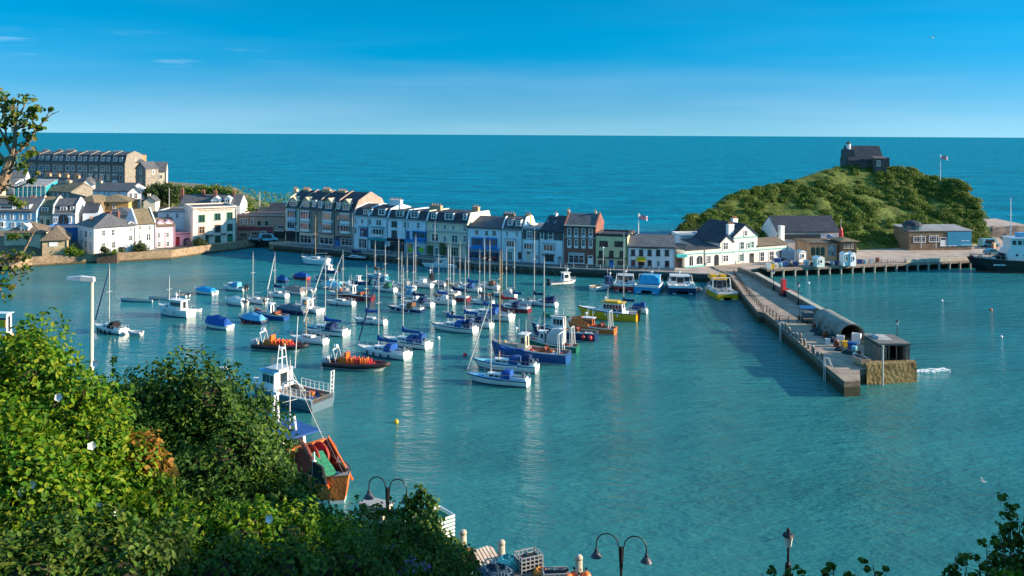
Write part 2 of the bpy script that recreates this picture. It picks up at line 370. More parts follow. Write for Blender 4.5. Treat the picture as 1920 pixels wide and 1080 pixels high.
# middle quay: front edge as surveyed, then the land behind it out to the shore
QE = [at(x, y, ZQ) for x, y in ((505, 458.5), (540, 461), (620, 468), (700, 477), (800, 486), (900, 494), (1050, 503), (1175, 508), (1265, 511.6), (1310, 514), (1366, 515.5))]
JA, JB = at(1438, 504, 2.0), at(1832, 487.5, 2.0)            # jetty face
jd = (JB - JA).normalized(); jn = Vector((-jd.y, jd.x, 0))       # jn points inland
LE = [JA + jn * 3.0, JB + jn * 3.0, JB + jd * 60 + jn * 3.0]
back = [Vector((180, 330, 0)), Vector((120, 300, 0)), Vector((100, 262, 0)), Vector((60, 240, 0)), Vector((44, 228, 0)), Vector((10, 232, 0)), Vector((-25, 248, 0)), Vector((-52, 268, 0)), Vector((-72, 275, 0)), Vector((-72, 262, 0))]
def slab(name, pts, z, zb, mtop, mside, kind=True):
    mb = MB(); p = [Vector((q[0], q[1], z)) for q in pts]; n = len(p)
    lo = [Vector((q.x, q.y, zb)) for q in p]
    mb.poly(p, 0)
    for i in range(n):
        j = (i + 1) % n
        mb.poly([lo[i], lo[j], p[j], p[i]], 1)
    return struct(name, mb, [mtop, mside]) if kind else mb.build(name, [mtop, mside])
slab('quay', QE + LE + back, ZQ, -4, M_PAVE, M_QWALL)
# asphalt road along the middle of the quay
def strip(name, pts, w, z, m):
    mb = MB(); L_ = []; R_ = []
    for i, p in enumerate(pts):
        a = pts[max(0, i - 1)]; b = pts[min(len(pts) - 1, i + 1)]; d = Vector((b.x - a.x, b.y - a.y, 0)).normalized(); nn = Vector((-d.y, d.x, 0))
        L_.append(Vector((p.x, p.y, z)) + nn * w / 2); R_.append(Vector((p.x, p.y, z)) - nn * w / 2)
    for i in range(len(pts) - 1): mb.poly([R_[i], R_[i + 1], L_[i + 1], L_[i]])
    return struct(name, mb, m)
strip('quay_road', [q + Vector((0.8, 4.2, 0)) for q in QE[1:9]], 4.6, ZQ + 0.004, M_ROAD)
mbk = MB()                                                        # kerb coping along the quay edge
for a, b in zip(QE[:-1], QE[1:]):
    d = (b - a).normalized(); n_ = Vector((-d.y, d.x, 0))
    mbk.prism([a - n_ * 0.06 + Vector((0, 0, -0.1)), b - n_ * 0.06 + Vector((0, 0, -0.1)), b + n_ * 0.5 + Vector((0, 0, -0.1)), a + n_ * 0.5 + Vector((0, 0, -0.1))], (0, 0, 0.24))
struct('quay_kerb', mbk, mat('kerb_stone', (0.30, 0.28, 0.25), 0.9, 0.25, 2))
# harbour wall below the old town
HW = [at(x, y, 0) for x, y in ((-60, 520), (20, 508), (60, 500), (105, 497), (180, 493), (222, 492), (320, 486), (380, 477), (440, 469.5), (478, 463.5))]
mbh = MB()
for i, (a, b) in enumerate(zip(HW[1:-1], HW[2:])):
    d = (b - a).normalized(); n_ = Vector((-d.y, d.x, 0)); za, zb = (2.3, 2.3) if i else (1.2, 2.3)
    e = d * 0.02
    P = [a - e - n_ * 0.25, b + e - n_ * 0.25, b + e + n_ * 0.7, a - e + n_ * 0.7]
    lo = [q + Vector((0, 0, -3)) for q in P]
    Q = [a - e - n_ * 0.05 + Vector((0, 0, za)), b + e - n_ * 0.05 + Vector((0, 0, zb)), b + e + n_ * 0.6 + Vector((0, 0, zb)), a - e + n_ * 0.6 + Vector((0, 0, za))]
    mbh.loft([lo, Q])
hw = thing('harbour_wall', 'long ochre stone harbour wall below the white and pink houses', 'wall', HW[4])
o = mbh.build('stonework', M_HWALL, hw); o.location = -HW[4]
mbb = MB(); a, b = at(181, 494.5), at(219, 494); d = (b - a).normalized(); n_ = Vector((-d.y, d.x, 0))
mbb.loft([[q + Vector((0, 0, -3)) for q in (a, b, b + n_ * 1.6, a + n_ * 1.6)], [q + Vector((0, 0, 2.42)) + n_ * (0.25 if k < 2 else 0) for k, q in enumerate((a, b, b + n_ * 1.6, a + n_ * 1.6))]])
o = mbb.build('buttress', M_BUTT, hw); o.location = -HW[4]; o['label'] = 'dark brown stone buttress'
# slipway in the corner
sA, sB = at(478, 463.5, 0), at(507, 470, 0)
mbs = MB(); mbs.poly([Vector((sA.x, sA.y, -0.4)), Vector((sB.x, sB.y, -0.4)), Vector((sB.x + 1, sB.y + 16, 2.0)), Vector((sA.x - 2, sA.y + 14, 2.0))])
struct('slipway', mbs, mat('slip_stone', (0.20, 0.15, 0.10), 0.95, 0.3, 0.8))
mbl = MB(); a, b = at(505, 470.5, 0), at(545, 472, 0); n_ = Vector((0.1, 1, 0))
mbl.loft([[q + Vector((0, 0, -3)) for q in (a, b, b + n_ * 1.5, a + n_ * 1.5)], [q + Vector((0, 0, 1.9)) for q in (a, b, b + n_ * 1.5, a + n_ * 1.5)]])
lw = mbl.build('slipway_wall', M_HWALL); tag(lw, 'short ochre stone wall at the slipway corner of the quay', 'wall')
# rolling ground of the old town: heights gathered as the houses are placed
GROUND_PTS = [(-150, 205, 1.9), (-128, 222, 2.0), (-110, 219, 2.0), (-95, 230, 2.0), (-80, 243, 2.0), (-72, 250, 2.0), (-62, 262, 2.0), (-70, 280, 2.5), (-95, 300, 8), (-110, 330, 12),
              (-160, 345, 10), (-190, 345, 12), (-235, 430, 20), (-300, 430, 26), (-200, 430, 14), (-150, 420, 9), (-120, 400, 6)]
for _a, _b in zip(HW[:-1], HW[1:]):
    for _i in range(8):
        _p = _a.lerp(_b, _i / 8); GROUND_PTS.append((_p.x - 0.3, _p.y + 1.0, 1.3))
def gz(x, y):
    x = np.asarray(x, float); y = np.asarray(y, float); P = np.array(GROUND_PTS)
    d2 = (x[..., None] - P[:, 0]) ** 2 + (y[..., None] - P[:, 1]) ** 2 + 4.0
    wt = d2 ** -1.6
    return (wt * P[:, 2]).sum(-1) / wt.sum(-1)
def build_town_ground():
    xs = np.linspace(-330, -58, 110); ys = np.linspace(196, 460, 110)
    X, Y = np.meshgrid(xs, ys); Z = gz(X, Y)
    # shoreline: behind the harbour wall; falls to the sea on the north and east
    hx = np.array([p.x for p in HW]); hy = np.array([p.y for p in HW])
    Yw = np.interp(X, hx, hy) + 0.45
    sea = np.clip((Y - (400 - np.clip((X + 160) / 100, 0, 1) * 120)) / 20, 0, 1)
    Z = Z * (1 - sea) - 3 * sea
    Yc = np.maximum(Y, Yw)
    v = np.stack([X, Yc, Z], -1).reshape(-1, 3); n = len(xs)
    f = [(j * n + i, j * n + i + 1, (j + 1) * n + i + 1, (j + 1) * n + i) for j in range(len(ys) - 1) for i in range(n - 1)]
    mb = MB(); mb.v = [tuple(p) for p in v]; mb.f = f; mb.m = [0] * len(f)
    struct('town_ground', mb, mat('town_ground', (0.17, 0.15, 0.10), 0.95, 0.4, 0.15), smooth=True)
# Lantern hill: ridge and foot surveyed column by column
HILL = [  # px, ridge row, ridge distance, front-foot distance, back-foot distance
    (1236, 449, 232, 228, 236), (1255, 438, 233, 226, 242), (1290, 412, 238, 224, 256), (1335, 394, 246, 223, 266), (1350, 383, 250, 223, 272), (1385, 362, 258, 225, 285), (1420, 356, 262, 226, 292),
    (1460, 351, 266, 228, 300), (1500, 333, 274, 230, 310), (1545, 317, 280, 232, 318), (1590, 314, 284, 234, 322), (1680, 316, 286, 240, 324), (1712, 319, 285, 242, 322),
    (1735, 333, 282, 243, 318), (1790, 339, 276, 246, 312), (1812, 351, 272, 248, 306), (1832, 377, 266, 250, 294), (1842, 408, 260, 251, 280), (1848, 441, 256, 252, 262)]
HP = np.array(HILL, float)
def hill_z(px, D):
    yr = np.interp(px, HP[:, 0], HP[:, 1]); Dr = np.interp(px, HP[:, 0], HP[:, 2]); Df = np.interp(px, HP[:, 0], HP[:, 3]); Db = np.interp(px, HP[:, 0], HP[:, 4])
    zr = 32 - (yr - 252 - (px - 960) * 0.0052) * Dr / F
    t = np.clip((D - Df) / (Dr - Df), 0, 1); s = np.clip((Db - D) / (Db - Dr), 0, 1)
    front = 1.6 + (zr - 1.6) * (0.30 * t ** 0.55 + 0.70 * t ** 1.25)
    bck = -1.5 + (zr + 1.5) * s ** 0.6
    return np.where(D <= Dr, front, bck)
def hill_bump(X, Y):
    return 1.5 * vnoise(X / 13, Y / 13, 3) + 0.9 * vnoise(X / 6, Y / 6, 4) + 0.45 * vnoise(X / 2.6, Y / 2.6, 5)
def hill_point(px, D):
    u = (px - 960); X = u * D / F; Y = D
    z = hill_z(px, D)
    Df = np.interp(px, HP[:, 0], HP[:, 3]); Dr = np.interp(px, HP[:, 0], HP[:, 2]); yr = np.interp(px, HP[:, 0], HP[:, 1])
    a = np.clip((D - Df) / 8, 0, 1) * np.clip((Dr + 14 - D) / 10, 0.25, 1) * np.clip((1852 - px) / 25, 0, 1) * np.clip((px - 1236) / 30, 0, 1)
    a = a * (1 - 0.75 * np.exp(-((D - Dr) / 6) ** 2))
    return X, Y, z + a * hill_bump(X, Y)
pxs = np.linspace(1236, 1852, 150); ts = np.linspace(0, 1, 90)
PX, T = np.meshgrid(pxs, ts)
Dd = np.interp(PX, HP[:, 0], HP[:, 3]) * (1 - T) + np.interp(PX, HP[:, 0], HP[:, 4]) * T
X, Y, Z = hill_point(PX, Dd)
Z = np.where(T < 0.001, -1.0, Z)
mb = MB(); n = len(pxs); mb.v = [tuple(p) for p in np.stack([X, Y, Z], -1).reshape(-1, 3)]
mb.f = [(j * n + i, j * n + i + 1, (j + 1) * n + i + 1, (j + 1) * n + i) for j in range(len(ts) - 1) for i in range(n - 1)]
for (a, b, c, d) in mb.f:
    p = mb.v[a]; q = Vector(mb.v[b]) - Vector(mb.v[a]); r_ = Vector(mb.v[d]) - Vector(mb.v[a]); nn = q.cross(r_)
    px_ = 960 + F * p[0] / p[1]
    steep = abs(nn.normalized().z) < 0.52 if nn.length > 0 else False
    mb.m.append(1 if ((steep and px_ < 1440) or px_ < 1346) else 0)
struct('headland', mb, [M_GRASS, M_ROCK], smooth=True)
# rocks and ground at the far right of the headland, falling to the open sea
mbr = MB(); rp = []
for i in range(16):
    for j in range(7):
        px_ = 1838 + i * 12; D_ = 258 + j * 9
        X_, Y_ = (px_ - 960) * D_ / F, D_
        z_ = 1.75 + 0.8 * math.sin(min(1, j / 3.5) * 1.57) * (0.3 + 0.7 * min(1, i / 4)) + 0.5 * float(vnoise(i * 0.9, j * 1.1, 9)) - (max(0, j - 4) ** 2) * 1.2
        rp.append((X_, Y_, z_))
mbr.add(rp, [(i * 7 + j, (i + 1) * 7 + j, (i + 1) * 7 + j + 1, i * 7 + j + 1) for i in range(15) for j in range(6)])
struct('shore_ground', mbr, mat('shore_ground', (0.15, 0.105, 0.08), 0.95, 0.5, 0.3, bump=1.0))
# stone pier
PZ = 1.9
PL = [at(1368, 515.5, PZ), at(1396, 555, PZ), at(1421, 584.5, PZ), at(1433, 586, PZ), at(1457, 605, PZ), at(1468, 617, PZ), at(1507, 650, PZ), at(1555, 692, PZ), at(1583, 715, PZ)]
PE = [at(1613, 713.5, PZ), at(1612, 693, PZ)]
PR = [Vector((52.2, 116.5, PZ)), Vector((53.0, 130, PZ)), Vector((52.3, 160, PZ)), Vector((51.8, 186, PZ)), Vector((52.5, 199, PZ))]
pier_pts = PL + PE + PR + [Vector((51, 205, PZ)), Vector((46, 204, PZ))]
slab('pier', pier_pts, PZ, -4, M_DECK, stone('pier_stone', (0.17, 0.14, 0.105), (0.24, 0.19, 0.13), (0.09, 0.085, 0.08), 0.9, 0.4, tide=1.2))
build_late = []
# ------------------------------------------------------------------ houses
C = dict(white=(0.84, 0.84, 0.82), cream=(0.74, 0.66, 0.50), ivory=(0.77, 0.73, 0.63), buff=(0.80, 0.69, 0.58), paleblue=(0.36, 0.62, 0.80), peach=(0.80, 0.55, 0.40), pink=(0.80, 0.47, 0.55), ochre=(0.66, 0.38, 0.14),
         sand=(0.60, 0.48, 0.32), olive=(0.60, 0.58, 0.34), grey=(0.45, 0.46, 0.47), dark=(0.05, 0.055, 0.06), frame=(0.80, 0.80, 0.79), teal=(0.03, 0.30, 0.36),
         blue=(0.03, 0.16, 0.42), royal=(0.02, 0.22, 0.55), green=(0.02, 0.20, 0.11), yellow=(0.75, 0.46, 0.03), red=(0.45, 0.03, 0.03), brown=(0.22, 0.14, 0.09), mint=(0.55, 0.72, 0.68), black=(0.02, 0.02, 0.025),
         bluewhite=(0.74, 0.80, 0.85), stonegrey=(0.26, 0.23, 0.20), pinkbrown=(0.48, 0.34, 0.29), apricot=(0.62, 0.36, 0.20))
def paint(c, rough=0.75, vary=0.07): return mat('paint_' + c, C[c], rough, vary, 0.35, bump=0.05, bscale=8)
WALLS = {}
def wallmat(c):
    if c == 'redbrick': return stone('red_brick', (0.27, 0.085, 0.06), (0.20, 0.065, 0.05), (0.22, 0.14, 0.11), 0.45, 0.15)
    if c == 'greystone': return stone('grey_stone', (0.29, 0.26, 0.215), (0.22, 0.20, 0.17), (0.22, 0.20, 0.17), 0.7, 0.3, vary=0.25)
    if c == 'yellowstone': return stone('yellow_stone', (0.50, 0.40, 0.24), (0.42, 0.33, 0.20), (0.36, 0.29, 0.20), 0.7, 0.3)
    if c == 'darkstone': return stone('dark_stone', (0.13, 0.12, 0.115), (0.09, 0.085, 0.085), (0.10, 0.095, 0.09), 0.6, 0.25)
    if c == 'brownstone': return stone('brown_stone', (0.27, 0.19, 0.12), (0.20, 0.14, 0.09), (0.2, 0.15, 0.1), 0.6, 0.25)
    if c == 'pinkbrick': return stone('pink_brick', (0.42, 0.28, 0.22), (0.36, 0.24, 0.19), (0.38, 0.30, 0.25), 0.45, 0.15)
    return mat('render_' + c, C[c], 0.85, 0.13, 0.8, bump=0.06, bscale=5, stretch=(1, 1, .3))
ROOFS = dict(slate=(0.11, 0.118, 0.13), dark=(0.055, 0.064, 0.08), brown=(0.20, 0.155, 0.11), lichen=(0.24, 0.19, 0.115), grey=(0.16, 0.16, 0.165), red=(0.30, 0.12, 0.08), ridge=(0.34, 0.20, 0.12), lead=(0.33, 0.33, 0.33))
def rf(c): return roofmat('slates_' + c, ROOFS[c])
M_GLASS = mat('window_glass', (0.025, 0.035, 0.045), 0.08, 0.3, 0.8, spec=0.6)
M_POT = mat('chimney_pot', (0.42, 0.20, 0.11), 0.9, 0.25, 3)
def Wd(xl, xr, yt, yb, style='sash', fr='frame'): return (xl, xr, yt, yb, style, fr)
def rowW(xs, w, yt, yb, style='sash', fr='frame', slope=0.0):
    return [Wd(x - w / 2, x + w / 2, yt + slope * (x - xs[0]), yb + slope * (x - xs[0]), style, fr) for x in xs]
def window_mesh(w, h, style, bars=True):
    """Frame and pane meshes for an opening w by h, standing at y=0 facing -y, bottom-left at the origin."""
    f, g = MB(), MB(); t = min(0.13, w * 0.14)
    def fr(x0, x1, z0, z1, y0=-0.10, y1=0.02): f.box(x0, x1, y0, y1, z0, z1)
    if style == 'arch':
        n = 8; r = w / 2; hh = max(0.1, h - r)
        pts = [(0, 0), (w, 0)] + [(r + r * math.cos(math.pi * i / n), hh + r * math.sin(math.pi * i / n)) for i in range(n + 1)]
        f.prism([(x, 0.02, z) for x, z in [(-t + 0, -t)] + [(w + t, -t)] + [(r + (r + t) * math.cos(math.pi * i / n), hh + (r + t) * math.sin(math.pi * i / n)) for i in range(n + 1)]], (0, -0.06, 0))
        g.prism([(x, -0.045, z) for x, z in pts], (0, -0.03, 0))
        f.box(r - 0.03, r + 0.03, -0.10, -0.04, 0, h)
        return f, g
    fr(-t * 0.2, t, 0, h); fr(w - t, w + t * 0.2, 0, h); fr(t, w - t, h - t, h + t * 0.2); fr(-t, w + t, -t * 0.9, t * 0.6, -0.16)
    if style == 'grid':
        for i in (1, 2, 3): fr(w * i / 4 - 0.025, w * i / 4 + 0.025, t * 0.6, h - t, -0.085, 0)
        for i in (1, 2): fr(t, w - t, h * i / 3 - 0.025, h * i / 3 + 0.025, -0.084, 0)
    elif style == 'pair':
        fr(w / 2 - 0.07, w / 2 + 0.07, t * 0.6, h - t, -0.09, 0); fr(t, w - t, h * 0.55, h * 0.55 + 0.06, -0.086, 0)
    elif style == 'triple':
        for i in (1, 2): fr(w * i / 3 - 0.06, w * i / 3 + 0.06, t * 0.6, h - t, -0.09, 0)
        fr(t, w - t, h * 0.6, h * 0.6 + 0.05, -0.086, 0)
    elif style == 'door':
        f.box(t, w - t, -0.07, 0, 0.05, h * 0.66); fr(t, w - t, h * 0.66, h * 0.7, -0.09, 0)
    elif style != 'plain':
        fr(t, w - t, h * 0.48, h * 0.48 + 0.06, -0.09, 0); fr(w / 2 - 0.025, w / 2 + 0.025, t * 0.6, h - t, -0.08, 0)
    g.box(t * 0.8, w - t * 0.8, -0.05, -0.02, t * 0.5, h - t * 0.8)
    return f, g
def add_window(root, s, z, w, h, style, fr, y=0.0, rz=0.0, name='window'):
    nm_ = 'door' if style == 'door' else ('shop_front' if style == 'shop' else name)
    f, g = window_mesh(w, h, 'triple' if style == 'shop' else style)
    o = f.build(nm_, paint(fr, 0.5), root, loc=(s, y, z), rot=(0, 0, rz))
    if style not in ('door',): g.build('pane', M_GLASS, o)
    else:
        g.v = [(a, b, max(c, h * 0.7)) for a, b, c in g.v]; g.build('pane', M_GLASS, o)
    return o
def bay(root, s, z, w, h, d, col, fr='frame', lights=3, roof='slate', y=0.0):
    """A box bay standing out from the wall."""
    mb = MB(); mb.box(s, s + w, -d + y, 0.02 + y, z, z + h * 0.28); mb.box(s, s + w, -d + y, 0.02 + y, z + h * 0.92, z + h)
    mb.box(s - 0.1, s + w + 0.1, -d - 0.1 + y, 0.02 + y, z + h, z + h + 0.12)
    n = lights + 1
    for i in range(n):
        xx = s + (w - 0.12) * i / (n - 1); mb.box(xx, xx + 0.12, -d + y, -d + 0.12 + y, z + h * 0.28, z + h * 0.92)
    mb.box(s, s + 0.1, -0.1 + y, 0.02 + y, z + h * 0.28, z + h * 0.92); mb.box(s + w - 0.1, s + w, -0.1 + y, 0.02 + y, z + h * 0.28, z + h * 0.92)
    o = mb.build('bay_window', paint(col, 0.5), root)
    g = MB(); g.box(s + 0.05, s + w - 0.05, -d + 0.05 + y, y - 0.02, z + h * 0.29, z + h * 0.91); g.build('pane', M_GLASS, o)
    return o
class House:
    def __init__(s, name, label, xa, Da, xb, Db, yfoot, cat='house', group=None, z0=None):
        s.A = far(xa, yfoot, Da); s.z0 = s.A.z if z0 is None else z0
        Bp = far(xb, yfoot, Db); s.A = Vector((s.A.x, s.A.y, s.z0)); dx, dy = Bp.x - s.A.x, Bp.y - s.A.y
        s.W = math.hypot(dx, dy); s.rz = math.atan2(dy, dx); s.d = Vector((dx, dy, 0)) / s.W; s.n = Vector((-s.d.y, s.d.x, 0))
        s.xa, s.Da, s.xb, s.Db = xa, Da, xb, Db
        s.root = thing(name, label, cat, s.A, s.rz, group)
    def loc(s, px, py, inset=0.0):      # picture spot on the plane 'inset' behind the facade -> (along, height)
        u, v = uv(px, py); k = u / F; A = s.A + s.n * inset
        t = (k * A.y - A.x) / (s.d.x - k * s.d.y)
        D = A.y + s.d.y * t
        return t, H - v * D / F - s.z0
    def hz(s, py, px=None, inset=0.0): return s.loc(s.xa if px is None else px, py, inset)[1]
    def part(s, mb, name, m, smooth=False): return mb.build(name, m, s.root, smooth)
    def body(s, wall, depth, he, hr=None, roof='slate', rtype='gable', sides=None, parapet=False, hm=None, mdep=1.3, over=0.25, trim='frame', base=-1.6):
        W, d = s.W, depth; s.he, s.depth = he, d
        wm = wallmat(wall); hr = he if hr is None else hr; s.hr = hr
        mb = MB(); r = MB(); o = over
        if rtype == 'gable':
            mb.prism([(0, 0, base), (0, d, base), (0, d, he), (0, d / 2, hr - 0.12), (0, 0, he)], (W, 0, 0))
            sl = (hr - he) / (d / 2)
            prof = [(-o, he - o * sl + 0.04), (d / 2, hr + 0.04), (d + o, he - o * sl + 0.04), (d + o, he - o * sl + 0.2), (d / 2, hr + 0.22), (-o, he - o * sl + 0.2)]
            r.prism([(-0.05, y, z) for y, z in prof], (W + 0.1, 0, 0))
            if parapet:
                for x in (-0.12, W - 0.2):
                    mb.prism([(x, -0.05, he - 0.3), (x, d + 0.05, he - 0.3), (x, d + 0.05, he + 0.35), (x, d / 2, hr + 0.55), (x, -0.05, he + 0.35)], (0.32, 0, 0))
        elif rtype == 'front':
            mb.prism([(0, 0, base), (W, 0, base), (W, 0, he), (W / 2, 0, hr - 0.12), (0, 0, he)], (0, d, 0))
            sl = (hr - he) / (W / 2)
            prof = [(-o, he - o * sl + 0.04), (W / 2, hr + 0.04), (W + o, he - o * sl + 0.04), (W + o, he - o * sl + 0.2), (W / 2, hr + 0.22), (-o, he - o * sl + 0.2)]
            r.prism([(x, -0.3, z) for x, z in prof], (0, d + 0.4, 0))
        elif rtype == 'hip':
            mb.box(0, W, 0, d, base, he)
            i = min(W, d) / 2 * 0.98
            a = [(-o, -o, he), (W + o, -o, he), (W + o, d + o, he), (-o, d + o, he)]
            top = [(i, i, hr), (W - i, i, hr), (W - i, d - i, hr), (i, d - i, hr)]
            if W >= d: top = [(i, d / 2 - .05, hr), (W - i, d / 2 - .05, hr), (W - i, d / 2 + .05, hr), (i, d / 2 + .05, hr)]
            else: top = [(W / 2 - .05, i, hr), (W / 2 + .05, i, hr), (W / 2 + .05, d - i, hr), (W / 2 - .05, d - i, hr)]
            r.loft([a, [(x, y, z + 0.12) for x, y, z in a], top])
        elif rtype == 'mansard':
            hm = hm or (he + hr) / 2
            mb.box(0, W, 0, d, base, he)
            prof = [(0.1, he), (mdep, hm), (d / 2, hr), (d - mdep, hm), (d - 0.1, he)]
            r.prism([(0.02, y, z + 0.03) for y, z in prof], (W - 0.04, 0, 0))
            tr = MB(); tr.box(-0.02, W + 0.02, -0.3, 0.1, he - 0.28, he + 0.05); s.part(tr, 'cornice', paint(trim))
            ends = MB()
            for x in (-0.1, W - 0.18):
                ends.prism([(x, 0.02, he - 0.2), (x, d, he - 0.2), (x, d, he + 0.25), (x, d - mdep, hm + 0.25), (x, d / 2, hr + 0.3), (x, mdep - 0.2, hm + 0.25), (x, 0.02, he + 0.3)], (0.28, 0, 0))
            s.part(ends, 'party_wall', wm)
        elif rtype == 'flat':
            mb.box(0, W, 0, d, base, he)
            mb2 = MB()
            t = 0.3
            for (x0, x1, y0, y1) in ((-.06, W + .06, -.06, t), (-.06, W + .06, d - t, d + .06), (-.06, t, t, d - t), (W - t, W + .06, t, d - t)): mb2.box(x0, x1, y0, y1, he, he + 0.45)
            s.part(mb2, 'parapet', paint(trim) if trim != 'frame' else wm)
            r.box(t, W - t, t, d - t, he, he + 0.12)
        elif rtype == 'lean':
            mb.prism([(0, 0, base), (0, d, base), (0, d, hr), (0, 0, he)], (W, 0, 0))
            r.prism([(-0.15, -o, he + 0.02), (-0.15, d + 0.1, hr + 0.03), (-0.15, d + 0.1, hr + 0.2), (-0.15, -o, he + 0.2)], (W + 0.3, 0, 0))
        if rtype in ('gable', 'mansard', 'hip', 'flat') and he > 3:
            gm = paint('dark'); g = MB(); yy = -o - .1 if rtype in ('gable', 'hip') else -.42 if rtype == 'mansard' else -.17; zz = he - (o * (hr - he) / (d / 2) if rtype == 'gable' else 0)
            g.box(0, W, yy, yy + .12, zz - .1, zz + .03); s.part(g, 'gutter', gm)
            g = MB(); g.box(W - .24, W - .14, -.13, -.03, 0, he - .3); s.part(g, 'downpipe', gm)
        s.part(mb, 'wall', wm); s.roofo = s.part(r, 'roof', rf(roof))
        return s
    def windows(s, lst, inset=0.0):
        for (xl, xr, yt, yb, st, fr) in lst:
            a, zt = s.loc(xl, yt, inset); b, zb = s.loc(xr, yb, inset)
            zt = s.loc((xl + xr) / 2, yt, inset)[1]; zb = s.loc((xl + xr) / 2, yb, inset)[1]
            w_, h_ = abs(b - a), zt - zb
            if w_ < 0.2 or h_ < 0.2: continue
            if st == 'bay': bay(s.root, min(a, b), zb, w_, h_, 0.7, fr)
            else: add_window(s.root, min(a, b), zb, w_, h_, st, fr, y=inset)
        return s
    def dormers(s, lst):                    # (xl,xr,yt,yb,kind,colour): kind 'flat' or 'gable'
        for (xl, xr, yt, yb, kind, col) in lst:
            ins = 0.5
            a, _ = s.loc(xl, yb, ins); b, _ = s.loc(xr, yb, ins); zt = s.loc((xl + xr) / 2, yt, ins)[1]; zb = s.loc((xl + xr) / 2, yb, ins)[1]
            if b < a: a, b = b, a
            mb = MB(); dd = 3.0; w_ = b - a; t = 0.12
            hw_ = zt if kind == 'flat' else zt - w_ * 0.38
            if kind == 'flat':
                mb.box(a, b, ins, ins + dd, zb, hw_, 0); mb.box(a - 0.15, b + 0.15, ins - 0.2, ins + dd, hw_, hw_ + 0.14, 1)
            else:
                m_ = (a + b) / 2
                mb.prism([(a, ins, zb), (b, ins, zb), (b, ins, hw_), (m_, ins, zt), (a, ins, hw_)], (0, dd, 0), 0)
                for x0, x1 in ((a, m_), (b, m_)):
                    sg = 1 if x0 < x1 else -1
                    mb.prism([(x0 - sg * 0.2, ins - 0.2, hw_ - 0.1), (m_, ins - 0.2, zt + 0.04), (m_, ins - 0.2, zt + 0.2), (x0 - sg * 0.2, ins - 0.2, hw_ + 0.06)], (0, dd, 0), 1)
            o = mb.build('dormer', [paint(col), rf('dark') if kind == 'flat' else paint(col)], s.root)
            f, g = window_mesh(w_ * 0.82, (hw_ - zb) * 0.82, 'pair' if w_ > 1.3 else 'sash')
            f.add(g.v, g.f, 1)
            k = len(g.f); f.m = [0] * (len(f.f) - k) + [1] * k
            f.build('window', [paint('frame'), M_GLASS], o, loc=(a + w_ * 0.09, ins, zb + (hw_ - zb) * 0.1))
        return s
    def chimneys(s, lst):                   # (xl,xr,yt,inset,colour,pots) with the foot inside the roof
        for (xl, xr, yt, ins, col, pots) in lst:
            a, zt = s.loc(xl, yt, ins); b, _ = s.loc(xr, yt, ins)
            if b < a: a, b = b, a
            mb = MB(); w_ = b - a; dp = 0.9 if w_ < 2.2 else 1.0
            mb.box(a, b, ins - dp / 2, ins + dp / 2, s.he - 0.5, zt - 0.25, 0); mb.box(a - 0.08, b + 0.08, ins - dp / 2 - 0.08, ins + dp / 2 + 0.08, zt - 0.25, zt - 0.05, 0)
            for i in range(pots):
                mb.lathe([(0.13, zt - 0.06), (0.12, zt + 0.45), (0.15, zt + 0.5)], (a + w_ * (i + 0.5) / pots, ins, 0), 8, 1)
            mb.build('chimney', [wallmat(col), M_POT], s.roofo)
        return s
    def box(s, name, xl, xr, yt, yb, y0, y1, m):          # box in front of / behind the facade between two depths
        a, zt = s.loc(xl, yt, 0); b, zb = s.loc(xr, yb, 0)
        zt = s.loc((xl + xr) / 2, yt)[1]; zb = s.loc((xl + xr) / 2, yb)[1]
        mb = MB(); mb.box(min(a, b), max(a, b), y0, y1, zb, zt); return s.part(mb, name, m)
    def side(s, which, specs, depth_rows=None):
        """Windows on a side wall: specs are (y along depth, width, z bottom, height, style, frame)."""
        for (y, w_, z, h_, st, fr) in specs:
            if which == 'R': add_window(s.root, s.W, z, w_, h_, st, fr, y=y, rz=R(90))
            else: add_window(s.root, 0, z, w_, h_, st, fr, y=y + w_, rz=R(-90))
        return s
def sign_text(root, words, s0, z0, width, height, m, y=-0.03, name='sign_lettering', rot=0.0, shear=0.0):
    cu = bpy.data.curves.new(name, 'FONT'); cu.body = words; cu.extrude = 0.01; cu.shear = shear; cu.resolution_u = 2
    tmp = bpy.data.objects.new('tmp', cu); COL.objects.link(tmp)
    bpy.context.view_layer.update()
    dg = bpy.context.evaluated_depsgraph_get(); me = bpy.data.meshes.new_from_object(tmp.evaluated_get(dg))
    bpy.data.objects.remove(tmp)
    co = np.array([v.co[:] for v in me.vertices]); mn, mx_ = co.min(0), co.max(0)
    for v in me.vertices:
        x = (v.co.x - mn[0]) / (mx_[0] - mn[0]) * width; zz = (v.co.y - mn[1]) / (mx_[1] - mn[1]) * height
        v.co = (x, -v.co.z, zz)
    me.materials.clear(); me.materials.append(m)
    o = bpy.data.objects.new(name, me); COL.objects.link(o); o.parent = root; o.location = (s0, y, z0); o.rotation_euler = (0, 0, rot)
    return o
# ------------------------------------------------------------------ the old town on the left
def Hs(name, label, xa, xb, Da, ang, yfoot, cat='house', group=None, ground=True, z0=None):
    A = far(xa, yfoot, Da); kb = uv(xb, yfoot)[0] / F; tn = math.tan(R(ang))
    Db = (A.y - A.x * tn) / (1 - kb * tn)
    h = House(name, label, xa, Da, xb, Db, yfoot, cat, group, z0=z0)
    if ground:
        for a in (0.1, 0.5, 0.9):
            for b in (0, 8):
                p = h.A + h.d * h.W * a + h.n * b; GROUND_PTS.append((p.x, p.y, h.z0))
    return h
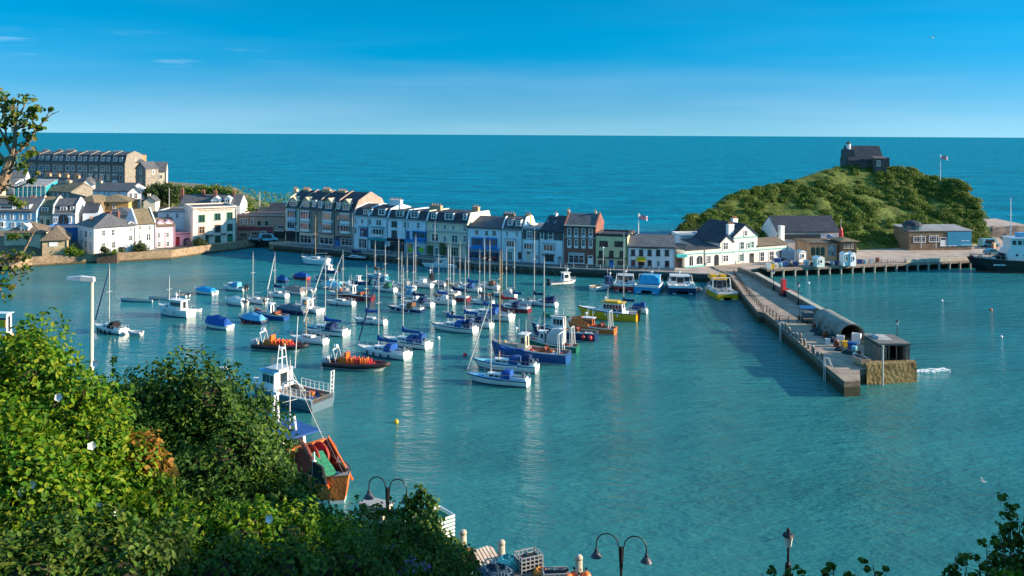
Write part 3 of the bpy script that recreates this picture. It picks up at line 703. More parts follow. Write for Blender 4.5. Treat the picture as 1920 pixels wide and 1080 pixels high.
# far terrace along the top of the town
def back_terrace():
    cols = [(42, 70), (70, 97), (97, 121), (121, 144), (144, 166), (166, 186), (186, 210), (210, 234)]
    looks = ['half hidden by the tree branches', 'with a plain slate front beside the tree', 'third from its tree end', 'below the tall pale chimney stack', 'with tall white bays in its middle', 'right of the middle bays', 'next to last before its sunlit corner', 'ending its row at the sunlit corner']
    for i, (a, b) in enumerate(cols):
        t = (a - 42) / 192.0; D = 348 - 12 * t
        h = Hs('terraced_house', 'tall grey stone hotel terrace house ' + looks[i], a, b, D, -14, 346 + 6 * t, 'house', 'grey stone terrace above the old town')
        ye = 302 + 6 * t; h.body('greystone', 11, h.hz(ye), h.hz(284 + 1.0 * t), 'slate', 'mansard', hm=h.hz(289 + 2 * t), trim='stonegrey')
        w = b - a; s_ = 3.0 * t
        h.windows([Wd(a + w * .12, a + w * .42, 309 + s_, 318 + s_, 'sash'), Wd(a + w * .6, a + w * .82, 310 + s_, 318 + s_, 'sash'), Wd(a + w * .10, a + w * .46, 323 + s_ * 1.6, 338 + s_ * 1.6, 'bay'), Wd(a + w * .6, a + w * .84, 324 + s_ * 1.6, 334 + s_ * 1.6, 'sash')])
        h.dormers([(a + w * .12, a + w * .42, 291.5 + s_, 300.5 + s_, 'flat', 'frame'), (a + w * .58, a + w * .84, 291.5 + s_, 300.5 + s_, 'flat', 'frame')])
        if i in (3, 5, 7): h.chimneys([(b - w * 0.9, b - w * 0.1, 281 + (0 if i == 3 else 2) + s_ * .6, 7, 'apricot' if i == 3 else 'sand', 6)])
        elif i < 3: h.chimneys([(b - w * 0.6, b - w * 0.2, 282, 7, 'stonegrey', 5)])
back_terrace()
h = Hs('corner_house', 'sunlit sandstone corner house closing the far terrace on its right', 235, 274, 340, 35, 352); h.body('yellowstone', 9, h.hz(305), h.hz(292), 'slate', 'hip')
h.windows([Wd(238, 243, 296, 305), Wd(248, 255, 296, 307), Wd(262, 268, 308, 316)]); h.chimneys([(258, 274, 291, 5, 'apricot', 4)])
h = Hs('stone_house', 'tall grey stone house with shaded gable near the sea', 254, 273, 330, -25, 356); h.body('greystone', 6, h.hz(316), h.hz(304), 'slate', 'front')
h.windows([Wd(262, 266, 318, 326), Wd(262, 266, 334, 343)]); h.side('R', [(3, 1.1, h.he * 0.75, 1.5, 'sash', 'frame')])
h = Hs('seaside_house', 'white house with slate roof nearest to the open sea', 290, 312, 342, 18, 346); h.body('cream', 9, h.hz(321), h.hz(305), 'slate', 'gable')
h.windows([Wd(299, 305, 328, 334)])
# far left fringe
h = Hs('pale_house', 'pale grey house behind the tree at the far left', 4, 48, 318, 20, 352); h.body('bluewhite', 9, h.hz(333), h.hz(322), 'slate', 'gable'); h.windows(rowW([14, 26, 38], 5, 336, 343))
h = Hs('cream_house', 'tall cream gable end at the left edge of the town', -14, 11, 276, 30, 366); h.body('cream', 10, h.hz(342), h.hz(332), 'brown', 'front'); h.windows([Wd(0, 4, 346, 353)])
h = Hs('lilac_cottage', 'small lilac cottage beside the teal sheeting', 11, 28, 284, 10, 364); h.body('bluewhite', 8, h.hz(345), h.hz(338), 'grey', 'gable'); h.windows([Wd(18, 21, 343, 347), Wd(18, 21, 353, 357)])
h = Hs('sheeted_building', 'building wrapped in teal scaffold sheeting', 28, 86, 280, 8, 371, 'building')
h.body('teal', 10, h.hz(350), h.hz(340), 'lead', 'lean'); mbx = MB()
for i in range(8):
    x = h.W * i / 7; mbx.tube((x, -0.6, -1), (x, -0.6, h.he + 0.5), 0.06)
for z in (0.5, h.he * .55, h.he): mbx.tube((0, -0.6, z), (h.W, -0.6, z), 0.06)
h.part(mbx, 'scaffold', mat('galvanised', (0.45, 0.46, 0.46), 0.5, metal=0.6))
for i, (a, b) in enumerate(((74, 97), (94, 114), (111, 130), (128, 151))):
    h = Hs('gabled_cottage', 'dark slate cottage roof, ' + ('leftmost', 'second from left', 'third from left', 'rightmost')[i] + ' of four stepped below the far terrace', a, b, 300 - i, -10, 357 + i, 'house', 'four stepped cottages below the far terrace')
    h.body('stonegrey', 8, h.hz(343 + i * 1.0), h.hz(333 + i * 1.0), 'slate', 'gable'); w = b - a
    h.chimneys([(a + w * .45, a + w * .92, 325.5 + i * 1.2, 4, 'apricot', 4)])
h = Hs('white_gable_house', 'white rendered gable end among the dark slate cottages', 150, 174, 298, 18, 360); h.body('white', 11, h.hz(347), h.hz(335.5), 'slate', 'front')
h = Hs('stone_hall', 'long stone hall with mossy roof and sunlit gable end', 86, 133, 283, -22, 376); h.body('greystone', 10, h.hz(358.5), h.hz(344), 'lichen', 'gable')
h.windows(rowW([100, 109, 118, 127], 3.6, 361.5, 370)); h.chimneys([(125, 133, 338, 5, 'sand', 2)])
h = Hs('chapel', 'white chapel with paired windows in a gable end above the pink house', 239, 264, 262, 22, 392, 'chapel'); h.body('white', 5, h.hz(362), h.hz(350), 'slate', 'front')
h.windows([Wd(243, 248, 362, 372), Wd(253, 258, 362, 372), Wd(243, 247.5, 378, 389, 'arch'), Wd(253, 257.5, 378, 389, 'arch')])
h = Hs('long_house', 'long low white house with wide slate roof left of the chapel', 174, 240, 272, -6, 376); h.body('bluewhite', 12, h.hz(358), h.hz(345), 'slate', 'gable'); h.windows(rowW([184, 196, 204, 222], 2.6, 360, 365))
h.chimneys([(181, 191, 339.5, 6, 'sand', 3)])
h = Hs('yellow_cottage', 'small yellow gabled cottage with a chimney by the dark trees', 269, 291, 258, 10, 394); h.body('cream', 6, h.hz(378), h.hz(369), 'slate', 'front'); h.chimneys([(277, 282, 363, 3, 'cream', 0)])
h = Hs('brown_house', 'brown stone house with mossy hipped roof left of the orange hall', 136, 176, 252, -15, 412); h.body('brownstone', 10, h.hz(379), h.hz(366.5), 'lichen', 'hip'); h.windows([Wd(152, 155, 379, 388), Wd(144, 147, 396, 403)])
h = Hs('orange_hall', 'orange rendered hall with mossy hipped roof', 170, 241, 254, 6, 398, 'hall'); h.body('ochre', 11, h.hz(379), h.hz(366.5), 'lichen', 'hip', over=0.6)
h.windows([Wd(188, 193, 383, 390), Wd(211, 216, 383, 391), Wd(200, 204, 382, 392, 'door', 'brown')])
h = Hs('slate_house', 'steep dark slate roofed house with red chimneys behind the white corner house', 184, 246, 240, 2, 414); h.body('pinkbrown', 10, h.hz(404), h.hz(391), 'slate', 'hip'); h.chimneys([(182, 187, 383.5, 2, 'redbrick', 2), (220, 224, 397, 1, 'redbrick', 1), (200, 208, 396, 0.6, 'redbrick', 0)])
h = Hs('small_blue_roof_house', 'little white house with blue-black roof left of the red chimneys', 155, 184, 238, 15, 414); h.body('bluewhite', 7, h.hz(398), h.hz(384), 'dark', 'gable')
h = Hs('blue_house', 'long pale blue house with two wide white dormers', -40, 68, 233, 6, 432); h.body('paleblue', 10, h.hz(396.5), h.hz(374.5), 'slate', 'gable')
h.dormers([(-30, 29.5, 383.5, 393, 'flat', 'frame'), (43.5, 56, 383.5, 391, 'flat', 'frame')])
h.windows(rowW([-10, 6, 22, 39, 55], 6, 401, 410.5) + [Wd(-6, 9, 416, 427, 'bay'), Wd(22, 28, 417, 425), Wd(39, 45, 417, 425), Wd(53, 57, 416, 427, 'door', 'brown')])
h = Hs('peach_house', 'narrow peach house with arched openings and one white dormer', 70, 98.5, 236, 6, 428); h.body('peach', 10, h.hz(404), h.hz(371), 'lichen', 'mansard', hm=h.hz(387), mdep=0.9)
h.dormers([(77, 91, 388, 401, 'flat', 'frame')]); h.windows([Wd(75, 81, 410, 422, 'arch', 'cream'), Wd(87, 93, 410, 422, 'arch', 'cream')]); h.chimneys([(56, 68, 370, 5, 'apricot', 5)])
h = Hs('blue_arch_shop', 'white shop with a big blue arched doorway', 99, 142, 235, 10, 427, 'shop'); h.body('white', 9, h.hz(401), h.hz(374), 'slate', 'mansard', hm=h.hz(386), mdep=0.9)
h.dormers([(112, 126, 386.5, 400, 'flat', 'frame'), (131, 139, 386.5, 400, 'flat', 'frame')]); h.windows([Wd(110, 128, 402.5, 421, 'arch', 'royal'), Wd(104, 108, 408, 415), Wd(131, 134, 407, 416)])
h = Hs('flat_roof_garage', 'low building with grey flat roof and blue fascia before the arched shop', 72, 142, 226, 4, 445, 'garage'); h.body('blue', 9, h.hz(430), h.hz(430), 'grey', 'flat', trim='blue')
h = Hs('bungalow', 'cream bungalow with hipped brown roof and white gabled dormer', 8, 76, 219, 4, 458, 'bungalow'); h.body('cream', 9, h.hz(437.5), h.hz(418), 'brown', 'hip', over=0.5)
h.dormers([(38, 54, 421, 435, 'gable', 'frame')]); h.windows([Wd(15, 22, 442, 450), Wd(55, 62, 442, 450)])
h = Hs('boat_store', 'ochre stone store with pyramid roof and white sign by the harbour wall', 79, 126, 213, 22, 481, 'store'); h.body('yellowstone', 10.5, h.hz(451.5), h.hz(428), 'brown', 'hip', over=0.5)
h.box('sign', 92, 107.5, 454, 462, -0.12, -0.02, paint('frame'))
# white corner house by the water
h = Hs('white_corner_house', 'big white corner house with shaded left wall behind the buttress', 176, 254, 218, 43, 473); h.body('white', 12.5, h.hz(427.5), h.hz(405), 'grey', 'hip', over=0.35)
h.windows([Wd(190.5, 197.5, 431, 442.5), Wd(208.5, 215.5, 430, 441.5), Wd(190, 197.5, 455, 465.5), Wd(209, 216.5, 453, 465), Wd(241, 248.5, 441, 451), Wd(242, 247.5, 427, 433)])
h.side('L', [(2, 0.9, 3.3, 1.5, 'sash', 'frame'), (5, 1.5, 3.2, 1.7, 'sash', 'frame'), (9, 0.9, 3.3, 1.5, 'sash', 'frame'), (2, .9, .6, 1.7, 'sash', 'frame'), (5, 1.4, .6, 1.8, 'sash', 'frame'), (8.5, 1.2, .6, 1.8, 'sash', 'frame')])
h.dormers([(240, 250, 416, 427, 'gable', 'frame')]); h.chimneys([(220, 224, 400, 6, 'redbrick', 1), (168, 174, 409, 7.5, 'brownstone', 2)])
h = Hs('pale_gabled_house', 'pale house with mossy roof between white and pink houses', 256, 291, 229, 38, 471); h.body('bluewhite', 10, h.hz(420), h.hz(396), 'lichen', 'gable', parapet=True)
h.windows([Wd(260, 265, 423, 431), Wd(278, 283, 423, 431), Wd(259, 264, 440, 448), Wd(274, 283, 438, 451, 'pair')])
h = Hs('pink_house', 'bright pink house with twin gabled dormers on the harbour', 292.5, 328, 236, 34, 466); h.body('pink', 8, h.hz(424), h.hz(412), 'brown', 'gable')
h.dormers([(296.5, 308.5, 414, 428, 'gable', 'pink'), (311, 323.5, 413, 427, 'gable', 'pink')]); h.windows([Wd(294.5, 300.5, 436, 446), Wd(311, 317, 435, 445), Wd(295, 302, 453, 463), Wd(311, 318, 452, 462)])
h = Hs('pink_annexe', 'low pink annexe with a purple gate between pink house and hotel', 328.5, 360, 241, 30, 463); h.body('pink', 6, h.hz(439), h.hz(436), 'lead', 'flat', trim='pink')
h.windows([Wd(344, 357, 446, 462, 'arch', 'pinkbrown'), Wd(330, 336, 444, 459, 'door', 'red')])
# cream hotel
h = Hs('hotel', 'cream three storey hotel block with green windows and wall lettering', 361.5, 443, 240, 30, 459, 'hotel'); h.body('buff', 13, h.hz(391.5), None, 'slate', 'flat', trim='buff')
h.windows([Wd(373, 384, 403, 416, 'pair', 'green'), Wd(403, 413.5, 400, 412, 'pair', 'green'), Wd(426, 436, 398, 410, 'pair', 'green'), Wd(373, 384, 424.5, 438, 'pair', 'apricot'), Wd(403, 413.5, 421.5, 435, 'pair', 'brown'), Wd(426, 436, 419.5, 432, 'pair', 'green'),
           Wd(385, 391, 441, 455, 'sash', 'green'), Wd(403, 413.5, 441.5, 454, 'pair', 'green'), Wd(426.5, 436, 438.5, 452, 'door', 'green')])
a, zt = h.loc(371, 393.5); b, zb = h.loc(436, 392.5)
sign_text(h.root, 'The Royal Britannia Hotel', a, h.hz(397, 400), b - a, 0.75, mat('sign_gold', (0.42, 0.30, 0.14), 0.6), y=-0.025, shear=0.3)
h.box('awning', 385, 401, 440, 441.2, -0.7, -0.01, paint('dark')); h.box('awning', 414, 424, 437.5, 438.7, -0.7, -0.01, paint('dark'))
h.side('L', [(3, 1, 7.5, 1.6, 'sash', 'frame'), (3, 1, 3.5, 1.6, 'sash', 'frame'), (8, 1, 7.5, 1.6, 'sash', 'frame')])
h = Hs('slate_villa', 'long slate roofed villa with red chimneys and white gables behind the hotel', 336, 450, 262, 6, 400, 'villa'); h.body('white', 11, h.hz(385), h.hz(368), 'slate', 'gable')
h.dormers([(396, 413, 369.5, 386, 'gable', 'frame'), (421, 432, 369, 385, 'gable', 'frame')]); h.chimneys([(338, 344.5, 355, 5, 'redbrick', 3), (378, 384, 358, 5, 'redbrick', 3), (400, 407, 359, 4, 'redbrick', 3), (437, 441, 358, 5, 'redbrick', 2)])
h = Hs('terrace_cottage', 'low grey building with flat roofs behind the pink house', 296, 356, 250, 4, 420); h.body('bluewhite', 10, h.hz(397), None, 'slate', 'flat', trim='grey')
h.windows([Wd(312, 317, 400, 408), Wd(330, 335, 400, 408)])
h = Hs('quay_shops', 'low brown row with dark red ground floor shops at the corner of the quay', 444.5, 536, 252, -4, 452, 'shop'); h.body('pinkbrick', 9, h.hz(404.5), None, 'slate', 'flat', trim='pinkbrown')
h.windows(rowW([453, 462, 473], 5, 410, 420) + rowW([486, 500], 9, 413, 424, 'plain', 'sand') + [Wd(520, 534, 423, 428, 'plain', 'grey'), Wd(472, 487, 434, 446, 'shop', 'sand'), Wd(489, 498, 433, 447, 'shop', 'frame'), Wd(502, 512, 434, 444, 'shop', 'red'), Wd(450, 464, 436, 444, 'shop', 'pinkbrown')])
h.box('fascia', 446, 512, 425, 432, -0.15, -0.01, mat('maroon_fascia', (0.20, 0.055, 0.07), 0.7, 0.15)); h.box('shutter', 514, 535.5, 433.5, 452, -0.3, -0.01, mat('dark_shutter', (0.02, 0.035, 0.035), 0.6))
h.box('sign', 516, 533, 432, 433.2, -0.4, -0.31, paint('frame'))
h = Hs('dark_roof_cottage', 'white cottage with steep dark slate roof beside the tall quay terrace', 500, 537, 268, -3, 408, ground=False, z0=2.0); h.body('bluewhite', 8, h.hz(400.5), h.hz(383), 'dark', 'gable'); h.windows(rowW([511, 525], 4, 401.5, 407))
h = Hs('sandy_gable_house', 'beige rendered gable house above the shops by the slipway', 483, 503, 268, 12, 408, ground=False, z0=2.0); h.body('sand', 9, h.hz(402), h.hz(392), 'brown', 'gable')
build_town_ground()
# ------------------------------------------------------------------ the quay row
RX = [535, 600, 700, 760, 900, 1000, 1058, 1118, 1176, 1266]; RD = [248, 240.5, 230, 225, 214, 209.5, 206, 204, 202, 200.5]
def rD(x): return float(np.interp(x, RX, RD))
def Hq(name, label, xa, xb, cat='house', group=None):
    Da, Db = rD(xa), rD(xb); yf = 0
    A = far(xa, 450, Da); v = F * (H - ZQ) / Da; u = xa - CX
    yf = CY + v + u * math.tan(ROLL)
    return House(name, label, xa, Da, xb, Db, yf, cat, group, z0=ZQ)
G1 = 'tall terraced houses at the left end of the quay'
Z1 = [(535, 562.5, 'cream', 'tall cream terraced house at the left end of the quay with pale blue bays'), (562.5, 594, 'pinkbrick', 'tall terraced house with white bays left of a blank pink brick strip'),
      (594, 628, 'pinkbrick', 'tall brick terraced house with bays on its right and a narrow window'), (628, 663, 'pinkbrick', 'tall terraced house closing its row with a sunlit stone gable')]
for i, (a, b, col, lb) in enumerate(Z1):
    h = Hq('terraced_house', lb, a, b, 'house', G1); t = (a - 535) / 128.0; e = 388 + 11 * t
    h.body(col, 13, h.hz(e), h.hz(354 + 5 * t, inset=6.5), 'dark', 'mansard', hm=h.hz(370 + 6 * t, inset=2.0), mdep=2.0, trim='stonegrey')
    w = b - a; bx = [(542, 556), (566.5, 582), (608, 624), (641, 657.5)][i]
    bc = 'paleblue' if i == 0 else 'frame'; s_ = 10 * t
    h.windows([Wd(bx[0], bx[1], 393 + s_, 412.5 + s_, 'bay', bc), Wd(bx[0], bx[1], 415 + s_ * .9, 432 + s_ * .8, 'bay', bc)])
    gx = [(543, 557), (567, 580.5), (609.5, 622.5), (642, 656)][i]
    h.dormers([(gx[0], gx[1], 369.5 + 7 * t, 387 + 10 * t, 'gable', 'sand')] + ([] if i == 0 else [([0, 585, 597, 630.5][i], [0, 592, 604, 637.5][i], 373.5 + 7 * t, 387 + 8 * t, 'flat', 'frame')]))
    if i == 2: h.windows([Wd(598.5, 602.5, 425, 433)])
    if i == 3: h.windows([Wd(631, 637, 404, 413, 'plain', 'stonegrey'), Wd(631, 638, 421, 434, 'sash', 'grey')])
    if i == 0: h.chimneys([(551, 558, 354, 6.2, 'sand', 3)])
    else: h.chimneys([(a - 2 + [0, 9, 14, 8][i], a + 12 + [0, 7, 14, 10][i], [0, 354, 354, 357][i], 6.2, 'yellowstone', 5)])
    if i == 0: h.box('awning', 536, 561, 434, 437, -1.2, -0.02, paint('black')); h.windows([Wd(537, 560, 438, 452, 'shop', 'dark')])
    if i == 1: h.box('fascia', 563, 593, 437, 440.5, -0.3, -0.02, paint('cream')); h.windows([Wd(563.5, 584, 441, 456, 'shop', 'frame'), Wd(586, 592, 441, 457, 'door', 'grey')])
    if i == 2: h.box('fascia', 595, 627, 441, 444, -0.3, -0.02, paint('sand')); h.windows([Wd(600, 625, 445, 457.5, 'shop', 'frame')])
    if i == 3: h.windows([Wd(640, 662, 447, 460, 'shop', 'frame'), Wd(629, 637, 446, 462, 'door', 'blue')]); h.box('fascia', 630, 662, 443.5, 446, -0.25, -0.02, paint('dark'))
G2 = 'white mansard houses on the quay'
Z2 = [(663, 691, 'bluewhite', 'white quay house with deep blue french windows beside the tall terrace'), (691, 727, 'bluewhite', 'white quay house with turquoise shop front and big white chimney'), (727, 762, 'bluewhite', 'white quay house with black shop front'), (762, 800, 'bluewhite', 'pale blue-white quay house with bright blue balcony bay')]
for i, (a, b, col, lb) in enumerate(Z2):
    h = Hq('quay_house', lb, a, b, 'house', G2); t = (a - 663) / 137.0; e = 403.5 + 11 * t
    h.body(col, 11, h.hz(e), h.hz(379 + 9 * t if i < 2 else 391, inset=5.5), 'dark', 'mansard', hm=h.hz(389 + 7 * t, inset=1.3), trim='frame')
    if i == 0: h.windows([Wd(665, 669, 409, 419), Wd(677, 682, 410.5, 419), Wd(664, 669, 426, 438), Wd(675.5, 689, 428, 443, 'pair', 'royal'), Wd(673, 688, 447, 465, 'shop', 'frame')]); h.dormers([(681, 690.8, 391.5, 402.5, 'flat', 'frame')]); h.box('lintel', 673, 690, 424.5, 426.2, -0.4, -0.02, paint('teal'))
    if i == 1:
        h.windows([Wd(692, 696.5, 411, 421), Wd(705.5, 715.5, 412, 422.5, 'pair'), Wd(695.5, 698, 431, 437), Wd(702, 719, 428, 443, 'bay'), Wd(695, 722, 451, 468, 'shop', 'teal')]); h.dormers([(692, 697.5, 391.5, 403, 'flat', 'frame'), (709, 722.5, 391, 404, 'flat', 'frame')])
        h.box('fascia', 690.8, 724, 446, 450, -0.45, -0.02, paint('teal')); h.chimneys([(732, 753, 373.5, 5, 'white', 4)]); h.box('lintel', 699, 721, 425.5, 427.2, -0.8, -0.02, paint('teal'))
    if i == 2:
        h.windows([Wd(734.5, 744, 415, 425, 'pair', 'dark'), Wd(756.5, 762, 416, 427, 'sash', 'frame'), Wd(734.5, 744, 432, 445, 'pair', 'dark'), Wd(732, 758, 454, 473, 'shop', 'black')]); h.dormers([(742, 757, 394.5, 407.5, 'flat', 'frame')]); h.box('fascia', 726.5, 760, 447, 452.5, -0.35, -0.02, paint('black'))
    if i == 3:
        h.windows([Wd(764, 767, 416, 427), Wd(781.5, 787.5, 417, 428, 'sash', 'frame'), Wd(776, 800, 434, 449, 'bay', 'royal'), Wd(762.5, 768, 433, 450, 'sash', 'royal')]); h.dormers([(769.5, 785, 395.5, 409, 'flat', 'frame')])
        h.box('balcony', 762, 800, 449.5, 453.5, -0.9, -0.02, paint('royal')); h.windows([Wd(764, 774, 457, 472, 'shop', 'sand'), Wd(780.5, 788, 462, 477, 'door', 'royal')])
        for (p, q, n_) in ((771, 777, 'lime'), (788.5, 798, 'lime')): h.box('parasol_banner', p, q, 463, 472, -1.0, -0.9, mat('lime_cloth', (0.22, 0.55, 0.06), 0.8, 0.1))
h = Hq('cream_quay_house', 'wide cream mansard house in the middle of the quay row with tan chimneys', 800, 877); h.body('cream', 11, h.hz(415), h.hz(393, inset=5.5), 'dark', 'mansard', hm=h.hz(396, inset=1.3), trim='cream')
h.dormers([(808.5, 818.5, 397.5, 411, 'flat', 'frame'), (833.5, 850.5, 399, 412.5, 'flat', 'frame'), (868, 875.5, 400, 412.5, 'flat', 'frame')])
h.windows([Wd(810.5, 815, 420, 428), Wd(817, 821, 420, 428), Wd(831.5, 837, 421, 430), Wd(847.5, 853.5, 422.5, 431), Wd(868.5, 874.5, 420, 434), Wd(809.5, 822.5, 438, 452, 'pair'), Wd(831.5, 837, 442, 453), Wd(847, 858.5, 440.5, 455, 'pair'), Wd(868.5, 874.5, 441, 454), Wd(814, 822, 464, 477), Wd(846, 860, 463, 480, 'shop', 'cream'), Wd(831, 838, 462, 479, 'door', 'brown')])
h.box('string_course', 801, 876, 433.5, 435.2, -0.3, -0.02, paint('grey')); h.box('string_course', 801, 876, 456, 457.2, -0.5, -0.02, paint('pinkbrown'))
h.chimneys([(808, 828, 384, 5, 'yellowstone', 4), (887, 898, 387, 5.2, 'apricot', 2)])
h.box('planting', 826, 834, 455, 478, -0.5, -0.05, mat('climber', (0.07, 0.11, 0.05), 0.9, 0.5, 2)); h.box('planting', 803, 812, 460, 478, -0.5, -0.05, mat('climber', (0.07, 0.11, 0.05), 0.9, 0.5, 2))
h = Hq('blue_shop_house', 'quay house with twin blue upper bays over a dark blue shop front', 877, 941, 'shop'); h.body('bluewhite', 11, h.hz(425.5), h.hz(404.5, inset=5.5), 'slate', 'gable')
h.windows([Wd(890, 898, 431, 440), Wd(909, 916.5, 432, 441.5), Wd(922.5, 931, 432, 442), Wd(886, 905, 446, 464, 'bay', 'royal'), Wd(912.5, 932, 447, 464, 'bay', 'royal'), Wd(880, 907, 472, 485, 'shop', 'royal'), Wd(911, 936, 473, 489, 'shop', 'blue')])
h.box('balcony', 877.5, 940.5, 464.5, 467.5, -1.2, -0.02, paint('royal')); h.box('fascia', 877.5, 940.5, 467.8, 471, -0.4, -0.02, paint('grey'))
h = Hq('white_dormer_house', 'narrow white quay house with two dormers and an ochre chimney', 941, 980); h.body('bluewhite', 10, h.hz(430.5), h.hz(404, inset=5), 'slate', 'mansard', hm=h.hz(408, inset=2.6), mdep=2.6)
h.dormers([(952, 961, 411, 423, 'flat', 'frame'), (966.5, 977, 412, 424, 'flat', 'frame')]); h.windows([Wd(949, 953, 433.5, 442), Wd(967.5, 971.5, 435, 443), Wd(951, 966, 450, 466, 'bay'), Wd(951, 961, 471.5, 488, 'shop', 'mint'), Wd(972, 977, 473, 485, 'sash', 'dark')])
h.chimneys([(945, 965, 400, 4.4, 'brownstone', 4), (985, 995, 402, 5.2, 'ochre', 3)]); h.box('lintel', 948, 968, 447, 449, -0.8, -0.02, paint('grey'))
h = Hq('slate_hung_house', 'white quay house with grey slate-hung top storey and flat roof', 980, 1012); h.body('bluewhite', 10, h.hz(428.5), None, 'lead', 'flat', trim='grey')
h.box('slate_hanging', 980.2, 1011.8, 431, 449, -0.08, -0.01, rf('slate')); h.windows([Wd(988, 998, 433, 447, 'pair'), Wd(984, 999, 455, 470.5, 'bay'), Wd(1004, 1010, 478, 486, 'grid', 'frame'), Wd(988, 994, 471, 489, 'door', 'cream')])
h = Hq('steep_roof_house', 'white house with steep dark skylit roof left of the brick house', 1012.5, 1057); h.body('bluewhite', 11, h.hz(432.5), h.hz(404, inset=5.5), 'dark', 'gable', parapet=False)
h.box('slate_hanging', 1013, 1056, 433.5, 450, -0.08, -0.01, rf('slate')); h.windows([Wd(1013.5, 1020, 433.5, 448), Wd(1028, 1037.5, 433.5, 448.5), Wd(1021, 1039, 457.5, 474, 'bay'), Wd(1022, 1038, 479.5, 489, 'plain', 'dark'), Wd(1046, 1053, 481, 494, 'door', 'grey')])
h.box('lintel', 1018, 1040, 455, 457, -0.85, -0.02, paint('grey')); h.box('lintel', 1018, 1040, 477, 479, -0.6, -0.02, paint('dark')); h.chimneys([(1041, 1044.5, 400, 5.5, 'white', 1)])
sk = MB()
for px_ in (1023, 1038):
    s0 = h.loc(px_, 416, 2)[0]; y0 = h.depth * 0.28; sl_ = (h.hr - h.he) / (h.depth / 2)
    sk = MB(); sk.prism([(s0 - .35, y0 - .5, h.he + (y0 - .5) * sl_ + 0.2), (s0 + .35, y0 - .5, h.he + (y0 - .5) * sl_ + 0.2), (s0 + .35, y0 + .5, h.he + (y0 + .5) * sl_ + 0.2), (s0 - .35, y0 + .5, h.he + (y0 + .5) * sl_ + 0.2)], (0, 0, 0.12)); sk.build('skylight', mat('skylight_glass', (0.12, 0.15, 0.18), 0.1), h.roofo)
h = Hq('brick_house', 'red brick house with white paired windows and stone coped gables', 1057.5, 1116.5); h.body('redbrick', 11, h.hz(424.5), h.hz(400.5, inset=5.5), 'slate', 'gable', parapet=True)
h.windows(rowW([1067.5, 1080.5, 1094, 1107.5], 7, 427, 441.5, slope=.03) + rowW([1067.5, 1080.5, 1094, 1107.5], 7, 448, 461, slope=.03) + [Wd(1066, 1095.5, 478, 493, 'shop', 'frame'), Wd(1102.5, 1112, 479, 495, 'door', 'frame')])
for (yt, yb) in ((442.3, 444.5), (462, 465)):
    for x in (1067.5, 1080.5, 1094, 1107.5): h.box('window_panel', x - 3.6, x + 3.6, yt + .03 * (x - 1067), yb + .03 * (x - 1067), -0.06, -0.01, paint('frame'))
h.box('string_course', 1058, 1116, 444.8, 446.4, -0.15, -0.01, paint('grey')); h.box('string_course', 1058, 1116, 422.5, 424, -0.3, -0.02, paint('cream')); h.box('fascia', 1066, 1096, 473.5, 477.5, -0.2, -0.02, paint('grey'))
h.chimneys([(1063.5, 1067.5, 393.5, 5.5, 'sand', 1), (1114.5, 1118, 396.5, 5.5, 'sand', 1)])
h = Hq('yellow_house', 'olive yellow flat-topped house between brick house and grey roofed inn', 1117, 1176.5); h.body('olive', 9, h.hz(441), None, 'dark', 'flat', trim='dark')
h.windows([Wd(1124.5, 1139.5, 452, 461.5, 'triple', 'dark'), Wd(1152.5, 1168, 452.5, 462, 'triple', 'dark'), Wd(1123, 1130, 470, 481, 'sash', 'dark'), Wd(1142.5, 1150, 470, 481.5, 'sash', 'dark'), Wd(1162, 1169, 470.5, 482, 'sash', 'dark'), Wd(1120.5, 1136, 487, 498, 'plain', 'sand'), Wd(1142.5, 1150, 487, 500, 'door', 'royal'), Wd(1156.5, 1172, 488, 499, 'plain', 'sand')])
h.box('string_course', 1119, 1175, 482.8, 484.6, -0.25, -0.02, paint('dark'))
h = Hq('inn', 'white inn with grey slate roof, yellow awning and black windows', 1178, 1265.5, 'inn'); h.body('white', 8, h.hz(462), h.hz(440, inset=4), 'grey', 'gable')
h.windows(rowW([1187, 1202, 1218, 1234, 1250.5], 7.2, 468, 479, 'sash', 'dark', 0.01) + [Wd(1183.5, 1190.5, 487.5, 499, 'sash', 'dark'), Wd(1197, 1207.5, 489, 503, 'door', 'dark'), Wd(1214.5, 1221.5, 488, 499.5, 'sash', 'dark'), Wd(1232.5, 1236.5, 489.5, 498, 'sash', 'grey'), Wd(1247, 1254.5, 489, 500.5, 'sash', 'dark')])
h.box('sign', 1202, 1234, 463.2, 466.6, -0.12, -0.02, mat('sign_green', (0.10, 0.16, 0.09), 0.6)); a, _ = h.loc(1204, 465); b, _ = h.loc(1232, 465)
s_ = h.box('awning', 1193.5, 1210.5, 481.5, 489, -1.2, -0.02, mat('yellow_cloth', (0.72, 0.42, 0.02), 0.8)); h.box('plinth', 1178.2, 1265.3, 502.6, 504.5, -0.06, -0.01, paint('dark'))
for v in s_.data.vertices:
    if v.co.y < -0.5 and v.co.z > h.hz(485): v.co.y = -0.1
mb = MB(); zc = h.hz(464.9, 1218)
for i in range(14): mb.box(a + (b - a) * i / 14 + .05, a + (b - a) * (i + .62) / 14, -0.15, -0.125, zc - 0.13, zc + 0.13)
h.part(mb, 'sign_lettering', paint('yellow'))
h.chimneys([(1178.5, 1181.5, 436, 4, 'brownstone', 1), (1187, 1190.5, 436, 4, 'brownstone', 1)])
